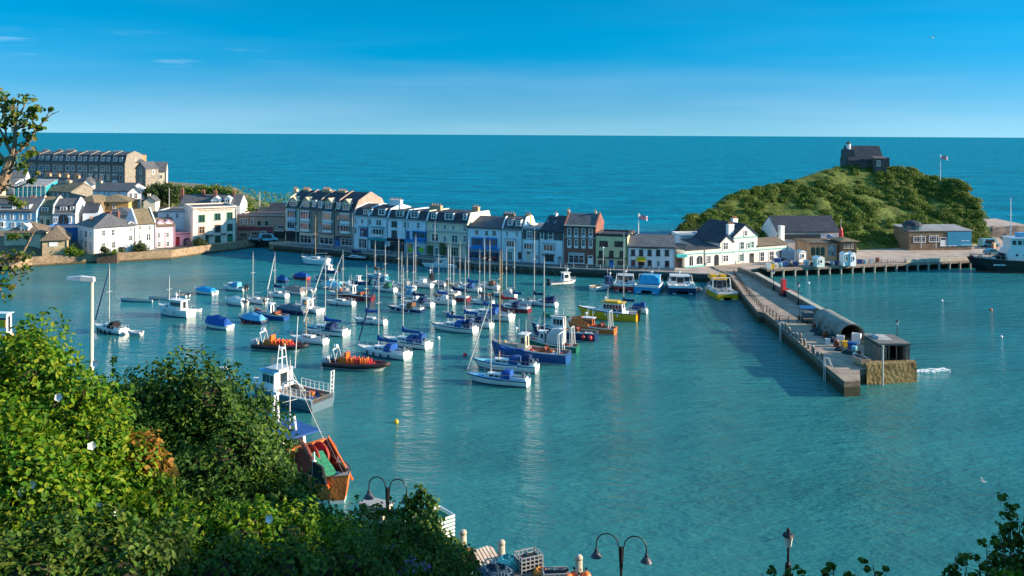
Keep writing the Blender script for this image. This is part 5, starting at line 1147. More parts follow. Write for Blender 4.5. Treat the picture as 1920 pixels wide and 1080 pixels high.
def covered_boat(x0, x1, yb, label, cov, a=146, hullc='white', stripe='navy', h=.8, hf=None, out=True, r=.36, span=(-.47, .33), cuddy=None, name='covered_boat', group='small boats under canvas covers', fend=0, fendc='red', mastpost=False):
    b = Boat(name, label, 'motor boat', x0, x1, yb, a, r, group); L_ = b.L
    b.hull(max(.55, .12 * L_), hullc, stripe, stripe, rise=.35, full=.92, well=(.02, .42, .35, 'lgrey'))
    if cuddy: b.trunk(L_ * .08, L_ * .34, .75, .65, cuddy, front=.5)
    b.tarp(L_ * span[0], L_ * span[1], cov, h, hf)
    if out: b.outboard(0, 'black')
    b.rails(.4, .2, .47, 4)
    if fend: b.fenders(fend, fendc)
    if mastpost: b.mast(L_ * .1, b.zs(0) + 2.4, stays=False, spreaders=0, r=.05)
    return b
def gig(x0, x1, yb, label, a=168):
    b = Boat('rowing_gig', label, 'rowing boat', x0, x1, yb, a, .14, 'long rowing gigs'); L_ = b.L
    b.hull(.5, 'lgrey', 'navy', 'navy', rise=.5, full=.25, pin=2.0, wide=.5, rake=.03, band='white', deck='tan', well=(.09, .92, .3, 'taupe'))
    for i in range(6):
        x = L_ * (-.33 + .12 * i); mb = MB(); w = b.bw(x) * .84; mb.box(x - .12, x + .12, -w, w, .36, .41); b.part(mb, 'thwart', wet('tan'))
    return b
def dinghy(x0, x1, yb, label, a=160, hullc='offwhite', inner='grey', tube=None, people=False, r=.45, out=True, outc='black'):
    b = Boat('dinghy', label, 'dinghy', x0, x1, yb, a, r, 'dinghies and tenders'); L_ = b.L
    b.hull(.42, hullc, hullc, hullc, rise=.3, full=.95, wide=.5, well=(.0, .84, .3, inner), strh=.06)
    if tube:
        mb = MB(); pts = []
        for i in range(15):
            t = i / 14; x = -L_ / 2 + L_ * .96 * t; pts.append((x, b.bw(x) * .95, b.zs(x)))
        pts = pts + [(p[0], -p[1], p[2]) for p in pts[::-1]]; mb.path(pts, .2, 8); b.part(mb, 'inflatable_tube', gel(tube), True)
    mb = MB(); mb.box(-L_ * .1, L_ * .02, -b.B * .4, b.B * .4, .3, .36); b.part(mb, 'thwart', wet('tan'))
    if out: b.outboard(0, outc, sc=.7)
    return b
def rib(x0, x1, yb, label, a=-14):
    b = Boat('rigid_inflatable', label, 'RIB', x0, x1, yb, a, .29, 'black and orange thrill-ride RIBs'); L_ = b.L
    b.hull(.55, 'offwhite', 'offwhite', 'offwhite', rise=.5, full=.95, wide=.55, deck='red', well=(.0, .8, .25, 'rust'), band='black')
    for sg in (1, -1):
        mb = MB(); n = 14; pts = []
        for i in range(n + 1):
            t = i / n; x = -L_ * .52 + L_ * t * 1.03; pts.append((x, sg * (b.half(min(1, max(0, t)), *b.fp) + .0), .52 + .42 * max(0, (t - .45) / .55) ** 1.6))
        mb.path(pts, .30, 9); b.part(mb, 'side_tube', mat('black_hypalon', (0.03, 0.022, 0.022), 0.5, 0.15, 2), True)
        mb = MB(); mb.path([(p[0], p[1] * .96, p[2] + .27) for p in pts[1:-2]], .08, 5); b.part(mb, 'tube_band', gel('red'))
    mb = MB(); mb.box(-L_ * .30, -L_ * .17, -.75, .75, .6, 1.55, 0); mb.box(-L_ * .20, -L_ * .165, -.6, .6, 1.45, 2.15, 0); b.part(mb, 'console', gel('orange'))
    mb = MB(); mb.box(-L_ * .215, -L_ * .19, -.25, .25, 1.2, 1.9, 0); b.part(mb, 'console_panel', gel('rust'))
    for i in range(6):
        for y in (-.55, .1, .62)[:3 if i < 5 else 2]:
            x = L_ * (-.13 + .075 * i); mb = MB(); mb.box(x - .28, x + .22, y - .22, y + .2, .5, .95); mb.box(x - .36, x - .26, y - .2, y + .18, .9, 1.5); b.part(mb, 'seat', gel('orange' if (i + int(y * 10)) % 3 else 'red'))
    mb = MB(); x = -L_ * .38
    mb.path([(x - .5, .95, .6), (x, .9, 2.5), (x, -.9, 2.5), (x - .5, -.95, .6)], .07, 6); mb.path([(x + .6, .95, .6), (x + .1, .9, 2.45)], .05, 5); mb.path([(x + .6, -.95, .6), (x + .1, -.9, 2.45)], .05, 5); mb.ball((x, .35, 2.75), .3); mb.tube((x, -.4, 2.5), (x, -.4, 3.3), .03)
    b.part(mb, 'radar_arch', gel('white'))
    for y in (-.6, 0, .6): b.outboard(y, 'steel', sc=1.35)
    return b
def charter_cat(x0, x1, yb, label, a, hullc, topc, roofc, r=.42, canopy=None, cabh=1.5, arch=True, group='charter boats moored stern out along the quay', name='charter_boat'):
    b = Boat(name, label, 'charter boat', x0, x1, yb, a, r, group); L_, B_ = b.L, b.B
    b.fb, b.rise, b.fp = .095 * L_ + .25, .32, (.96, 2.6, .5)
    for sg in (1, -1):                                              # two hulls
        mb = MB(); rings = []
        for i in range(10):
            t = i / 9; x = -L_ / 2 + L_ * t; y = sg * B_ * .34; w = B_ * .15 * (1 - max(0, (t - .55) / .45) ** 2.2) + .02; z = b.sheer(t) * .72
            yy = y * (1 - .35 * max(0, t - .6))
            rings.append([(x, yy + w, z), (x - .05 * L_ * t ** 4, yy + w * .85, .1), (x - .07 * L_ * t ** 4, yy, -.4), (x - .05 * L_ * t ** 4, yy - w * .85, .1), (x, yy - w, z)])
        mb.loft(rings); b.part(mb, 'hull', gel(hullc))
    mb = MB(); rings = []
    for i in range(10):
        t = i / 9; x = -L_ / 2 + .05 + L_ * t * .985; w = b.half(t, *b.fp); z = b.sheer(t); rings.append([(x, w, z), (x, w, z * .5), (x, -w, z * .5), (x, -w, z)])
    mb.loft(rings, closed=False, cap=False)
    for i in range(9): mb.poly([rings[i][0], rings[i][3], rings[i + 1][3], rings[i + 1][0]][::-1] if False else [rings[i][3], rings[i + 1][3], rings[i + 1][0], rings[i][0]], 1)
    mb.poly([rings[0][k] for k in (3, 2, 1, 0)], 0); mb.f += []
    b.part(mb, 'bridge_deck', [gel(hullc), wet('lgrey')])
    mb = MB(); z = b.sheer(0); n = 10
    pts = [(-L_ / 2 + L_ * .5 * i / n, None) for i in range(n + 1)]
    for sg in (1, -1):
        rr_ = []
        for x, _ in pts: rr_.append([(x, sg * b.bw(x) * .99, b.zs(x)), (x, sg * b.bw(x) * .99, b.zs(x) + .42), (x, sg * (b.bw(x) * .99 - .14), b.zs(x) + .42), (x, sg * (b.bw(x) * .99 - .14), b.zs(x))])
        mb.loft(rr_)
    mb.box(-L_ / 2, -L_ / 2 + .16, -b.bw(-L_ / 2) * .97, b.bw(-L_ / 2) * .97, z, z + .42); b.part(mb, 'bulwark', gel(topc))
    o, zt = b.wheelhouse(-L_ * .02, L_ * .30, cabh, topc, .74, roofc, nwin=3, front=.7)
    d = MB(); w = b.bw(0) * .74
    for y0, y1 in ((-w * .9, -w * .4), (w * .4, w * .9)): d.box(-L_ * .02 - .03, -L_ * .02 + .05, y0, y1, b.zs(0) + .5, b.zs(0) + cabh * .9)
    d.build('cabin_window', M_DARKGL, o)
    if canopy: b.hood(-L_ * .08, canopy, cabh + .25, 2.2, .78)
    if arch: b.gantry(-L_ * .16, cabh + .5, .9, 'white', .07, .35)
    b.aerials(L_ * .1, zt, 2, 2.4)
    b.rails(.6, .1, .46, 5)
    b.sundries(-L_ * .42, -L_ * .1, 4, ['white', 'lgrey', 'blue', 'orange'], .3)
    for y in (-.3, .3): mb = MB(); mb.box(-L_ / 2 - .35, -L_ / 2, y * B_ - .35, y * B_ + .35, .15, .24); b.part(mb, 'boarding_step', gel(topc))
    return b
def fishing_boat(x0, x1, yb, label, a=150, hullc='blue', stripe='white', housec='cream', r=.3, hx=(.06, .26), hh=1.9, canopy=None, deck='taupe', gant=True, mastz=4.5, n=8, cols=('orange', 'red', 'lgrey', 'blue', 'tan'), group='working fishing boats', name='fishing_boat', fb=None, band=None):
    b = Boat(name, label, 'fishing boat', x0, x1, yb, a, r, group); L_ = b.L
    b.hull(fb or .13 * L_, hullc, stripe, 'navy', rise=.6, full=.9, rake=.06, deck=deck, well=(.03, .5, .45, 'taupe'), band=band or 'white', strh=.1)
    o, zt = b.wheelhouse(L_ * hx[0], L_ * hx[1], hh, housec, .55, 'white')
    b.mast(L_ * (hx[0] + .02), zt + mastz * .6, stays=False, spreaders=1, r=.06)
    if gant: b.gantry(-L_ * .42, 2.6, .8, 'white', .06)
    if canopy: b.hood(-L_ * .1, canopy, 2.0, L_ * .3, .8)
    b.rails(.7, .1, .47, 5); b.sundries(-L_ * .42, L_ * .0, n, list(cols), .38, b.zs(-L_ * .3) - .42); b.sundries(L_ * .3, L_ * .38, 2, list(cols), .3)
    b.aerials(L_ * (hx[0] + .12), zt, 2, 2.0)
    mb = MB(); x = -L_ * .2; z = b.zs(x); mb.tube((x, -.8, z + .2), (x, .8, z + .2), .28, 10); mb.tube((x, -.85, z + .2), (x, -.78, z + .2), .42, 10); mb.tube((x, .78, z + .2), (x, .85, z + .2), .42, 10); b.part(mb, 'winch', gel('rust'))
    return b
# ------------------------------------------------------------------ the fleet, from the town side to the pier
Y = yacht
b = Y(179, 245, 629, 'white yacht with black hood lying alone beside the tall lamp post', 150, stripe='black', hood='black', mx=205, mt=499, fend=4, fendc='black', furl='navy', bimini=None)
mb = MB(); mb.tube((b.L * .1, 0, 0), (b.L * .1, 0, 0), .01)
dinghy(243, 271, 630, 'pale inflatable tender tied behind the lone yacht', 172, tube='lgrey', out=False)
gig(227, 290, 568, 'longer slender grey rowing gig nearest the lone yacht'); gig(280, 328, 564, 'slender grey rowing gig partly behind the white motor cruiser')
b = Boat('motor_cruiser', 'white motor cruiser with long windowed wheelhouse and bare pole mast off the gigs', 'motor cruiser', 298, 369, 597, 154, .32); L_ = b.L
b.hull(1.25, 'white', 'navy', 'navy', rise=.4, full=.9); b.wheelhouse(-L_ * .30, L_ * .10, 1.55, 'white', .68, nwin=5); b.trunk(L_ * .08, L_ * .3, .5, .6, front=.6); b.rails(); b.mast(b.along(317.5), b.ztop(317.5, 519, b.along(317.5)), r=.07, stays=True); b.fenders(2, 'lgrey'); b.aerials(-L_ * .1, b.zs(0) + 1.6, 2, 1.6)
dinghy(367, 381, 585, 'white tender hanging at the stern of the motor cruiser', 20, hullc='white', r=.5, out=False)
dinghy(330, 358, 558, 'open white launch with clutter aboard beyond the motor cruiser', 158, hullc='white', inner='brown')
covered_boat(366, 411, 554, 'white launch under a bright cyan cover nearest the town wall', 'cyan', 152, h=.75, out=False)
covered_boat(383, 441, 620, 'white launch under a royal blue cover in the left foreground of the moorings', 'royal', 152, h=1.25, hf=1.0, out=False, cuddy='white')
cabin_boat(420, 467, 547, 'small white cabin boat with a pale blue box on deck', 158, cab=(0.02, .26), h=.7, canopy='sky', out=2)
covered_boat(424, 468, 575, 'white boat under a pale grey cover left of the moored yachts', 'offwhite', 148, h=.9)
covered_boat(449, 504, 609, 'dark blue boat under a sky blue cover with red fenders', 'sky', 156, hullc='navy', stripe='red', h=1.0, fend=2, fendc='red', out=False)
fishing_boat(477, 544, 602, 'low blue fishing boat with small white upright wheelhouse', 158, hullc='blue', stripe='blue', housec='white', hx=(-.08, .06), hh=1.7, gant=False, mastz=1.5, n=6, r=.26)
Y(464, 504, 572, 'small white yacht with bare mast nearest the stone wall', 146, mx=474, mt=476, r_out=True)
Y(502, 545, 560, 'small white yacht with furled sail and blue canvas end post', 152, mx=515, mt=476, furl='white', r=.33, cover='navy')
covered_boat(518, 543, 531, 'dark hulled boat under a deep blue cover behind a small yacht', 'blue', 150, hullc='navy', h=1.0, out=False)
covered_boat(549, 584, 525, 'red hulled boat under a bright blue cover', 'royal', 156, hullc='red', stripe='red', h=.9, out=False)
covered_boat(532, 577, 554, 'launch under a brownish grey cover with white hull', 'taupe', 150, h=1.0, out=False)
dinghy(561, 594, 548, 'white inflatable tender beside the brownish covered launch', 158, tube='white')
covered_boat(518, 580, 592, 'dark blue double ended boat under a blue grey canopy', 'slate', 156, hullc='navy', h=.9, out=False, r=.28)
cabin_boat(555, 610, 589, 'white cabin cruiser with tall windscreen and blue bow canopy', 146, cab=(-.12, .16), h=1.5, well='white', canopy=None, out=0, aer=False)
Y(545, 620, 648, 'white yacht with varnished mast behind the left orange RIB', 156, mx=574, mt=520, spar='wood', cover=None, hood=None, fend=1, fendc='white')
Y(569, 660, 633, 'white yacht with navy boom cover and blue hood beyond the varnished mast yacht', 154, cover='royal', hood='navy', mx=610, mt=483, furl='white', band='navy', deck='teal')
rib(477, 577, 661, 'left of the two black and orange RIBs'); rib(611, 731, 697, 'right and nearer of the two black and orange RIBs')
Y(664, 730, 611, 'small white yacht with blue boom cover angled up', 158, cover='royal', mx=687, mt=500, fend=2)
Y(672, 776, 677, 'large white yacht with bright blue hood right of the nearer RIB', 152, cover='blue', hood='royal', mx=710, mt=506, furl='navy', fend=4, fendc='navy', bimini=None)
Y(718, 814, 657, 'white yacht with deep blue cockpit tent just beyond the large blue hooded yacht', 152, cover='blue', hood='blue', bimini='blue', mx=756, mt=503, band='navy')
Y(728, 800, 589, 'navy hulled yacht with yellow gear on deck', 156, hullc='navy', stripe='white', mx=753, mt=475, fend=3, fendc='white', hood='brown')
Y(755, 818, 578, 'white yacht with navy boom cover just behind the navy hulled yacht', 154, cover='navy', hood='navy', mx=775, mt=470, band='navy')
Y(800, 857, 573, 'white yacht with blue trim between navy yacht and maroon gaffer', 156, mx=822, mt=478, cover='royal', hood='white')
Y(813, 885, 567, 'red-brown hulled boat with navy boom cover', 156, hullc='maroon', stripe='red', deck='taupe', mx=874, mt=483, cover='navy', cabc='cream')
Y(729, 783, 545, 'white yacht with bare mast and grey deck left of centre', 152, mx=747, mt=448, hood='grey')
Y(757, 816, 541, 'white yacht with very tall mast in the far rows', 156, mx=779, mt=443, hood='white')
cabin_boat(788, 842, 537, 'white boat with black upright wheelhouse and people sized gear aboard', 156, cab=(-.02, .12), h=1.5, cabc='black', aer=True)
Y(688, 730, 524, 'small turquoise tinted yacht with brown boom cover near the quay', 152, mx=703, mt=454, cover='brown', hullc='aqua')
b = Y(792, 861, 504, 'big white motor sailer lying along the quay', 170, mx=815, mt=415, r=.27, hood='white', cover=None); b.wheelhouse(-b.L * .2, b.L * .1, 1.3, 'white', .6, nwin=4)
Y(566, 626, 498, 'broad white catamaran yacht with varnished mast at the quay', 160, mx=591, mt=405, spar='wood', r=.46, cabc='white', cover=None, fb=1.3)
cabin_boat(604, 642, 513, 'blue and white day boat behind the catamaran yacht', 150, hullc='blue', cab=(0.0, .22), h=.9)
Y(641, 692, 489, 'black hulled yacht moored against the quay wall', 166, hullc='black', stripe='black', mx=660, mt=401, deck='teal', cover='navy')
cabin_boat(660, 696, 534, 'blue hulled fishing dory with white cuddy facing left', 160, hullc='blue', cab=(.02, .24), h=1.0, aer=False, fend=1)
covered_boat(603, 649, 544, 'white boat under a pale blue cover left of the red fishing boat', 'aqua', 152, h=.9, out=True)
dinghy(638, 664, 537, 'white tender with yellow gear beyond the pale blue cover', 158, tube='white')
fishing_boat(630, 705, 566, 'dark red fishing boat with small white wheelhouse', 158, hullc='maroon', housec='white', stripe='red', hx=(-.02, .1), hh=1.5, r=.26, gant=False, mastz=1.2)
Y(612, 670, 575, 'white yacht with red flag colours and plain mast left of the red fishing boat', 158, mx=632, mt=498, cover=None, fend=1)
Y(921, 999, 588, 'maroon hulled yacht with long red boom cover', 156, hullc='maroon', stripe='red', mx=941, mt=470, spar='wood', cover='red', cabc='white', hood='navy')
Y(955, 1000, 574, 'white yacht with dark blue boom cover just behind the maroon yacht', 154, mx=964, mt=456, cover='blue')
Y(990, 1049, 577, 'white yacht with navy cockpit cover nearest the open fairway', 152, mx=996, mt=430, cover='navy', hood='navy', bimini='navy')
Y(867, 968, 604, 'large white yacht with blue hood and tall twin spreader mast', 154, mx=908, mt=450, cover='blue', hood='royal', band='navy', fend=2)
Y(858, 929, 617, 'white yacht half hidden behind the wide blue hooded one', 152, mx=872, mt=483, cover='blue', hood='navy')
Y(809, 900, 627, 'white yacht with blue hood, navy sides and tall mast in the middle of the fleet', 154, mx=840, mt=461, cover='blue', hood='royal', band='navy', bimini='navy', stripe='green')
Y(850, 906, 549, 'white yacht with deep blue tent near the orange inflatable', 150, mx=886, mt=453, cover='royal', hood='blue')
Y(842, 882, 541, 'small white yacht behind the deep blue tent', 156, mx=865, mt=455)
dinghy(902, 926, 558, 'orange inflatable lifeboat lying among the yachts', 150, hullc='orange', inner='red', tube='orange')
Y(876, 998, 728, 'white yacht with royal blue hood nearest the camera', 162, mx=921, mt=556, hood='royal', furl='offwhite', deck='sky', band='navy', cover=None, r=.29)
Y(887, 1014, 701, 'yacht with turquoise deck and blue side screens behind the nearest yacht', 162, mx=937, mt=470, spar='wood', cover='royal', hood='blue', deck='aqua', bimini='navy', band='blue', r=.28, boomz=2.6)
fishing_boat(922, 1073, 685, 'royal blue fishing boat with cream wheelhouse', 160, hullc='blue', housec='cream', hx=(.02, .13), hh=1.9, r=.27, canopy=None, n=14, mastz=3)
fishing_boat(985, 1089, 664, 'fishing boat under a pale canopy behind the royal blue one', 160, hullc='green', housec='white', canopy='lgrey', hx=(.1, .24), hh=1.5, n=8, r=.27)
b = fishing_boat(998, 1124, 642, 'navy motor boat with white wheelhouse and two red buoys on its side', 160, hullc='navy', housec='white', hx=(-.02, .2), hh=1.9, deck='teal', gant=False, r=.25, n=5, mastz=2)
b.mast(b.along(1020), b.ztop(1020, 482, b.along(1020)), stays=True); b.boom(b.along(1020), 'green', b.L * .42)
for xx in (-.34, -.44): mb = MB(); mb.ball((b.L * xx, b.bw(b.L * xx) + .32, .75), .36); b.part(mb, 'round_buoy', gel('buoyred'), True)
b = fishing_boat(1066, 1159, 629, 'orange workboat with a canvas shelter behind the navy motor boat', 158, hullc='orange', stripe='white', housec='orange', hx=(-.05, .2), hh=1.2, gant=True, r=.28, n=5, mastz=1.5); b.tarp(b.L * .02, b.L * .4, 'orange', 1.1, .8)
def trip_boat():
    b = Boat('trip_boat', 'yellow hulled trip boat with white cabin and yellow roof', 'trip boat', 1084, 1200, 604, 160, .27); L_ = b.L
    b.hull(1.35, 'yellow', 'yellow', 'navy', rise=.45, full=.92, band='navy', deck='white', well=(.02, .2, .4, 'lgrey'))
    b.trunk(-L_ * .28, L_ * .30, .65, .82, 'white', front=2.0, nwin=4); o, z = b.wheelhouse(-L_ * .27, L_ * .1, 1.6, 'white', .70, 'yellow', nwin=6)
    b.rails(.8, -.2, .46, 7); b.aerials(0, z, 3, 2.6); b.fenders(3, 'white'); b.outboard(.4); b.outboard(-.4)
    mb = MB(); mb.box(-L_ * .2, L_ * .02, -.9, .9, z, z + .22); b.part(mb, 'roof_locker', gel('yellow'))
trip_boat()
Y(618, 668, 558, 'small white yacht in the back rows with a furled white jib', 154, mx=646, mt=472, furl='white', hood='grey')
Y(700, 748, 549, 'white yacht in the back rows with a green spray hood', 150, mx=722, mt=462, hood='green', cover='white')
Y(742, 788, 561, 'pale yacht with sky blue boom cover among the crowded masts', 156, mx=763, mt=478, cover='sky', hood='sky')
Y(822, 866, 556, 'small white yacht with tan boom cover among the crowded masts', 152, mx=851, mt=459, cover='tan')
Y(884, 930, 573, 'white yacht with slate boom cover beside the orange inflatable', 156, mx=899, mt=470, cover='slate', hood='slate')
Y(926, 972, 560, 'white yacht with a plain mast behind the maroon one', 152, mx=951, mt=468, hood='offwhite')
Y(897, 940, 544, 'far white yacht with brown hood below the blue shop house', 150, mx=918, mt=452, hood='brown')
covered_boat(590, 628, 530, 'small boat under a dark slate cover between quay and back rows', 'slate', 152, h=.8, out=False)
cabin_boat(700, 738, 536, 'small white fishing dory with a teal canopy in the back rows', 154, hullc='white', canopy='teal', cab=(0, .22), h=.9)
covered_boat(655, 692, 552, 'small boat under a faded green cover in the back rows', 'teal', 156, h=.7, out=True, hullc='offwhite')
dinghy(832, 850, 593, 'grey tender moored by the tall white yacht in the middle', 158, tube='grey')
Y(1157, 1217, 589, 'white yacht with navy boom cover beyond the yellow trip boat', 158, mx=1161, mt=440, cover='navy', hood='blue', bimini='blue')
cabin_boat(1028, 1082, 536, 'white workboat with black fender strip heading for the quay', 22, hullc='white', stripe='black', band='black', cab=(-.02, .26), h=1.7, aer=True, out=2, r=.36, name='workboat', group='small working craft by the quay')
cabin_boat(1106, 1158, 546, 'open white boat with blue wheelhouse and orange gear', 38, cab=(.08, .26), h=1.5, cabc='blue', well='tan', out=0, aer=True, name='workboat', group='small working craft by the quay')
charter_cat(1154, 1194, 548, 'white charter boat with a red stern', 78, 'red', 'white', 'white', .46)
charter_cat(1193, 1248, 552, 'bright blue charter catamaran with cyan canopy', 72, 'cyan', 'white', 'cyan', .5, canopy='cyan')
charter_cat(1250, 1303, 553, 'navy charter catamaran with white wheelhouse', 84, 'navy', 'white', 'white', .5)
b = charter_cat(1325, 1383, 564, 'large yellow catamaran ferry berthed at the pier', 96, 'yellow', 'white', 'yellow', .42, cabh=2.1)
L_ = b.L
for y in (-1, 1):
    mb = MB(); mb.loft([[(L_ * .02, y * b.B * .38, b.zs(0) + 2.2), (L_ * .30, y * b.B * .34, b.zs(0) + 2.2), (L_ * .30, y * b.B * .1, b.zs(0) + 2.2), (L_ * .02, y * b.B * .1, b.zs(0) + 2.2)], [(L_ * .02, y * b.B * .37, b.zs(0) + 2.9), (L_ * .24, y * b.B * .33, b.zs(0) + 2.9), (L_ * .24, y * b.B * .12, b.zs(0) + 2.9), (L_ * .02, y * b.B * .12, b.zs(0) + 2.9)]]); b.part(mb, 'upper_deck_seat', gel('yellow'))
for y in (-.3, 0, .3):
    mb = MB(); mb.box(-L_ * .4, -L_ * .08, y * b.B - .5, y * b.B + .5, b.zs(0) + .02, b.zs(0) + .5); b.part(mb, 'bench', gel('grey'))
dinghy(1302, 1318, 549, 'small grey inflatable between navy catamaran and yellow ferry', 84, tube='grey', r=.55)
# catamaran workboat in the foreground
def work_cat():
    b = Boat('work_catamaran', 'grey and white catamaran workboat with big open deck nearest the hillside', 'workboat', 478, 627, 775, 149, .36); L_, B_ = b.L, b.B
    b.hull(1.55, 'slate', 'navy', 'navy', rise=.35, full=.98, pin=3.0, wide=.6, rake=.05, band='white', deck='lgrey', well=(.0, .55, .55, 'taupe'))
    o, z = b.wheelhouse(L_ * .05, L_ * .36, 2.0, 'white', .78, 'sky', nwin=3, front=1.0)
    mb = MB(); mb.box(L_ * .02, L_ * .22, -B_ * .28, B_ * .28, z, z + .25); b.part(mb, 'roof_locker', gel('lgrey'))
    mb = MB(); x = L_ * .08
    for y in (-.9, .9): mb.path([(x, y, z), (x, y * .5, z + 3.0)], .06, 6)
    mb.path([(x, 0, z), (x, 0, z + 2.2), (x + .3, 0, z + 2.4)], .09, 6); mb.tube((x, -.7, z + 1.4), (x, .7, z + 1.4), .05); mb.lathe([(.1, z + 2.4), (.32, z + 2.45), (.3, z + 2.65)], (x, 0, 0), 10); b.part(mb, 'aerial_mast', gel('white'))
    mb = MB(); mb.tube((L_ * .02, -B_ * .36, z - .1), (-L_ * .02, -B_ * .36, z + 6.2), .05, 6); b.part(mb, 'whip_aerial', gel('white'))
    for sg in (1, -1):
        mb = MB(); top = []
        for i in range(8):
            x = -L_ * .48 + L_ * .06 * i * 1.05; top.append((x, sg * b.bw(x) * .93, b.zs(x) + .85)); mb.tube((x, sg * b.bw(x) * .93, b.zs(x)), top[-1], .03, 5)
        mb.path(top, .035, 5); mb.path([(p[0], p[1], p[2] - .4) for p in top], .025, 5); b.part(mb, 'deck_rail', gel('white'))
    mb = MB(); x = -L_ * .5; mb.path([(x, -B_ * .42, b.zs(x)), (x - .1, -B_ * .42, b.zs(x) + 2.6), (x - .1, -B_ * .30, b.zs(x) + 2.6), (x, -B_ * .30, b.zs(x))], .07, 6)
    for k in range(4): mb.tube((x, -B_ * .42, b.zs(x) + .5 + .5 * k), (x, -B_ * .30, b.zs(x) + .5 + .5 * k), .04, 5)
    b.part(mb, 'stern_ladder', gel('white'))
    mb = MB(); x = -L_ * .05; mb.tube((x, B_ * .3, 1.2), (x, B_ * .3, 2.6), .16, 8); mb.path([(x, B_ * .3, 2.6), (x - 1.5, B_ * .28, 3.2), (x - 2.8, B_ * .2, 2.3)], .10, 6); b.part(mb, 'deck_crane', gel('white'))
    b.sundries(-L_ * .42, -L_ * .12, 9, ['tan', 'wood', 'lgrey', 'orange', 'blue'], .4, b.zs(-L_ * .3) - .55, .7)
    mb = MB(); mb.lathe([(.0, 0), (.42, 0), (.5, .14), (.42, .28), (0, .28)], (0, 0, 0), 12); o = b.part(mb, 'life_ring', gel('white')); o.location = (0, B_ * .47, 1.5); o.rotation_euler = (R(-90), 0, 0)
work_cat()
